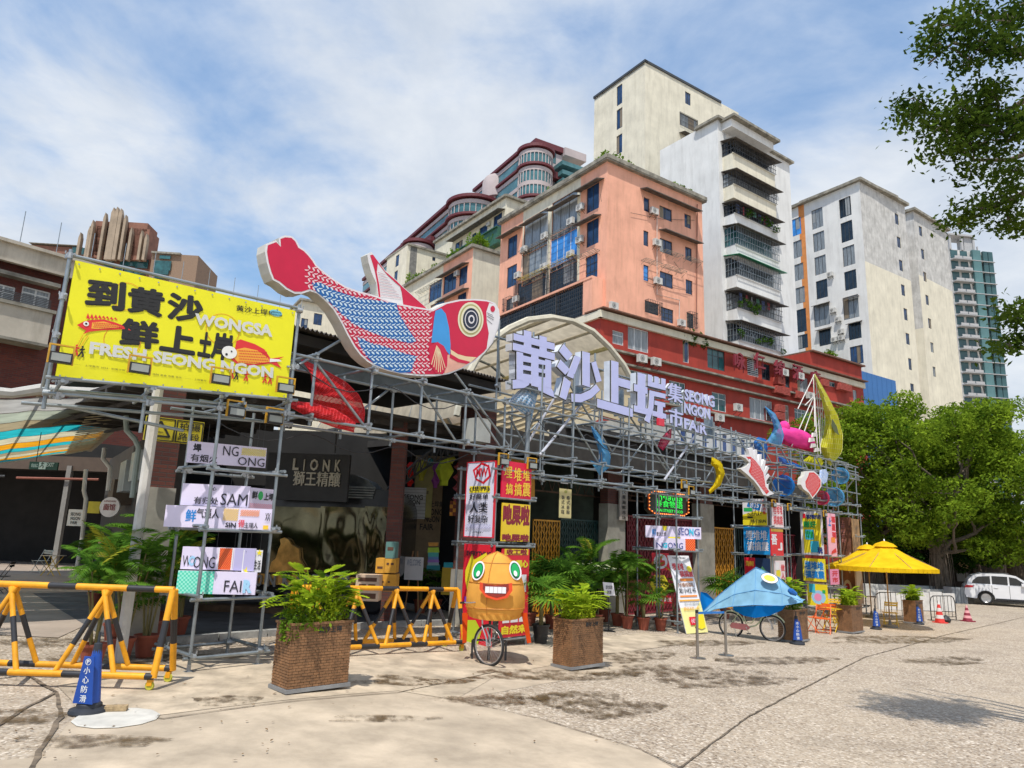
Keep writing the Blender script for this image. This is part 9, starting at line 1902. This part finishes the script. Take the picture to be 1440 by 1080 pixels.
# ================================================================ banyan trees on the right and the branch overhead
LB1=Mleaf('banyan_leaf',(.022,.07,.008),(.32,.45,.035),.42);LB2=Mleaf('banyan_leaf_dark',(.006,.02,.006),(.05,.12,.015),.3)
def limb(mb,p,q,r0,r1,w=.25,n=7):
    p=Vector(p);q=Vector(q);L=(q-p).length;pts=[]
    for i in range(n+1):
        t=i/n;s=math.sin(PI*t)*L*w;pts.append(p.lerp(q,t)+Vector((random.uniform(-1,1)*s*.35,random.uniform(-1,1)*s*.35,random.uniform(-.2,.5)*s*.4)))
    mb.path(pts,[r0+(r1-r0)*i/n for i in range(n+1)],7);return pts
def banyan(label,base,h,R,cz,mat,nclump=60,dens=1.0,trunk=.45,leaf=.115,seed=3,ell=(1,1,.75)):
    random.seed(seed);t=thing('banyan_tree',label,'tree',base,0,'banyan trees behind the right end of the market');tr=MB()
    fork=Vector((random.uniform(-.4,.4),0,h*.22));limb(tr,(0,0,-.2),fork,trunk,trunk*.7,.06)
    for i in range(5): a=2*PI*i/5;limb(tr,(math.cos(a)*trunk*1.7,math.sin(a)*trunk*1.7,-.2),(math.cos(a)*.1,math.sin(a)*.1,h*.2),.10,.16,.08)
    cl=[]
    for i in range(nclump):
        v=Vector((random.gauss(0,1),random.gauss(0,1),random.gauss(0,1))).normalized();k=random.uniform(.45,1.25)**.7
        c=Vector((v.x*R*ell[0]*k,v.y*R*ell[1]*k,cz+v.z*R*ell[2]*k));c.z=max(c.z,h*.2+random.uniform(0,.6))
        r=random.uniform(.65,1.35)*R/5.2;cl.append((c.x,c.y,c.z,r,r,r*.62,170*r*r*random.uniform(.5,1.3)))
    for i in range(9):
        c=cl[i*(nclump//9)];q=limb(tr,fork,Vector((c[0]*.8,c[1]*.8,c[2]*.95)),trunk*.42,.05,.18)
        limb(tr,q[4],Vector(cl[(i*7+3)%nclump][:3]),.10,.03,.15)
    obj('trunk',tr,BARK,t,smooth=True)
    rt_=MB()
    for i in range(26): a=random.uniform(0,6.3);r=random.uniform(.3,1.2)*trunk*2;z=random.uniform(.25,.4)*h;rt_.path([(math.cos(a)*r*.7,math.sin(a)*r*.7,z),(math.cos(a)*r,math.sin(a)*r,z*.5),(math.cos(a)*r*1.05,math.sin(a)*r*1.05,0)],.022,4)
    obj('aerial_roots',rt_,BARK,t,kind='stuff')
    leafcloud('crown',clumps(cl,dens*1.5),leaf,mat,parent=t);return t
def bpos(x,y,Y): p=dpt(x,y,Y);return Vector((p.x,p.y,gz(p.x)))
banyan('large banyan with twisted pale limbs behind the parasols',bpos(1325,830,44),12,5.8,7.9,LB1,115,1.3,.42,.11,3,(1.1,.8,.82))
banyan('banyan reaching behind the right end of the scaffold',bpos(1232,830,47),12,5.2,8.0,LB1,95,1.3,.3,.12,5,(1.0,.8,.85))
banyan('banyan hanging over the white car at the right edge',bpos(1432,830,46),12,5.8,7.2,LB1,90,1.3,.45,.12,8,(1,.8,.8))
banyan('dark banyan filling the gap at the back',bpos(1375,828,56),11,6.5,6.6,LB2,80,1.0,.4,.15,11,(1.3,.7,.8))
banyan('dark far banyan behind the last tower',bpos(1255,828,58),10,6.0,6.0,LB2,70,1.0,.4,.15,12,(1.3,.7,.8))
random.seed(21)
# dark block added as a backdrop for the shade under the crowns
bg('dark_backdrop','low dark backdrop block added behind the banyan trees','building',60,(1216,742,1460,842),M('backdrop_brown',(.06,.045,.035),.9,var=.4,vs=.6),4)
s_=[q for q in sc.objects if q.name=='dark_backdrop'][0]
for i,(x0,y0,x1,y1,m) in enumerate(((1345,770,1362,800,M('tan_board',(.45,.30,.14),.7)),(1345,805,1364,818,M('grey_shutter',(.25,.24,.22),.7)),(1300,760,1330,795,M('grey_shutter')),(1225,790,1262,800,M('grey_shutter')),(1395,752,1420,790,M('blue_shutter',(.03,.10,.2),.6)))):  # plain coloured panels set on the backdrop block
    a=dpt(x0,y0,59.9);e=dpt(x1,y1,59.9);o=obj('backdrop_panel',MB().box(0,e.x-a.x,-.1,0,0,a.z-e.z),m,s_);o.location=(a.x-s_.location.x,0,e.z-s_.location.z)
# a hedge at the foot of the wall
# ---- overhead branches
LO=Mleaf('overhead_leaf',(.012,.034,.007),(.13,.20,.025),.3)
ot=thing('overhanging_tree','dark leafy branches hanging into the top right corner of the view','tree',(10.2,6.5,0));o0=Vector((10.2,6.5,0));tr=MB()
limb(tr,(0,0,-1),(-.3,.3,4.5),.38,.28,.04);T0=Vector((-.3,.3,4.5))
BR=[((1470,120),(1400,170),(1345,190),(1290,170)),((1480,60),(1400,75),(1340,60),(1305,90)),((1470,10),(1420,30),(1370,15)),((1480,200),(1420,225),(1370,225),(1330,190)),((1470,260),(1420,280),(1370,305),(1345,315)),((1475,300),(1440,320)),((1500,430),(1460,450),(1425,440)),((1500,480),(1450,490),(1415,488))]
YB_=[8.6,8.2,8.9,9.3,8.8,9.0,9.8,9.6]
pts_all=[];lv=[]
for b_,Y in zip(BR,YB_):
    P_=[dpt(x,y,Y+.25*i)-o0 for i,(x,y) in enumerate(b_)]
    limb(tr,T0,P_[0],.12,.05,.12);tr.path(P_,[.045-.03*i/(len(P_)-1) for i in range(len(P_))],6)
CLS=[(1272,168,20,16,8.8),(1290,150,26,20,8.7),(1315,175,34,30,8.6),(1350,160,34,30,8.5),(1345,205,38,30,8.6),(1385,150,34,34,8.5),(1400,195,42,40,8.4),(1375,230,34,16,8.9),(1438,165,22,26,8.3),(1420,240,30,14,9.2),(1310,62,22,22,8.2),(1335,40,28,26,8.1),(1345,85,30,22,8.3),(1370,60,26,26,8.2),(1365,10,26,16,8.4),(1400,30,34,28,8.2),(1420,80,34,30,8.1),(1435,10,24,24,8.1),
(1350,312,14,9,8.9),(1370,295,22,12,8.8),(1395,285,24,18,8.8),(1425,270,26,22,8.7),(1410,310,20,12,8.9),(1438,320,10,16,9.0),(1434,430,12,12,9.7),(1425,450,14,8,9.7),(1436,480,16,10,9.6),(1414,487,12,5,9.6),(1420,240,16,12,9)]
tw=MB()
for x,y,rx,ry,Y in CLS:
    n=int(rx*ry*.4)
    for _ in range(max(3,n//55)):
        ax,ay=random.gauss(0,.5)*rx,random.gauss(0,.5)*ry;c=dpt(x+ax,y+ay,Y+random.gauss(0,.3))-o0;root=dpt(x+rx*.6,y,Y)-o0;tw.path([root,c.lerp(root,.4)+Vector((0,0,.05)),c],[.010,.007,.004],4)
        m=random.randint(45,95);v=rng.normal(size=(m,3))*np.array([.13,.13,.075]);lv.append(v+np.array(c))
obj('branches',tr,BARK,ot,smooth=True);obj('twigs',tw,BARK,ot,kind='stuff');leafcloud('leaves',np.concatenate(lv),.042,LO,parent=ot,kind='stuff')

# ---- drooping cables along the truss, dry leaves on the paving
for i,(s0,s1,z,d,sag,l) in enumerate(((1.1,7.0,4.75,-.08,.35,'black cable drooping under the giant fish'),(7.2,13,4.6,-.1,.4,'black cable drooping below the big characters'),(13.2,19.5,4.5,-.1,.3,'black cable drooping above the LED sign'),(19.8,28,4.4,-.1,.35,'black cable drooping along the right end of the truss'),(.2,6.1,3.8,.95,.3,'thin cable drooping between the board tower and the middle tower'))):
    o=obj('cable',MB().path([(s0+(s1-s0)*t/16,d,z-sag*math.sin(PI*((t/16*3)%1))-.02*t/16) for t in range(17)],.010,5),BLACK,loc=FA.w(0,0,0),rot=(0,0,FA.a));setp(o,l,'cable')
n=170;P_=[]
for i in range(n):
    if i<60: p=gp(random.uniform(380,1000),random.uniform(905,1000))
    elif i<110: p=gp(random.uniform(0,420),random.uniform(940,1075))
    else: p=gp(random.uniform(600,1440),random.uniform(900,1075))
    P_.append((p.x,p.y,p.z+.024))
leafcloud('dry_leaves',P_,.022,M('dry_leaf',(.16,.09,.03),.8,var=.4,vs=3),kind='stuff',up=6)
bpy.data.scenes.remove(TSC)
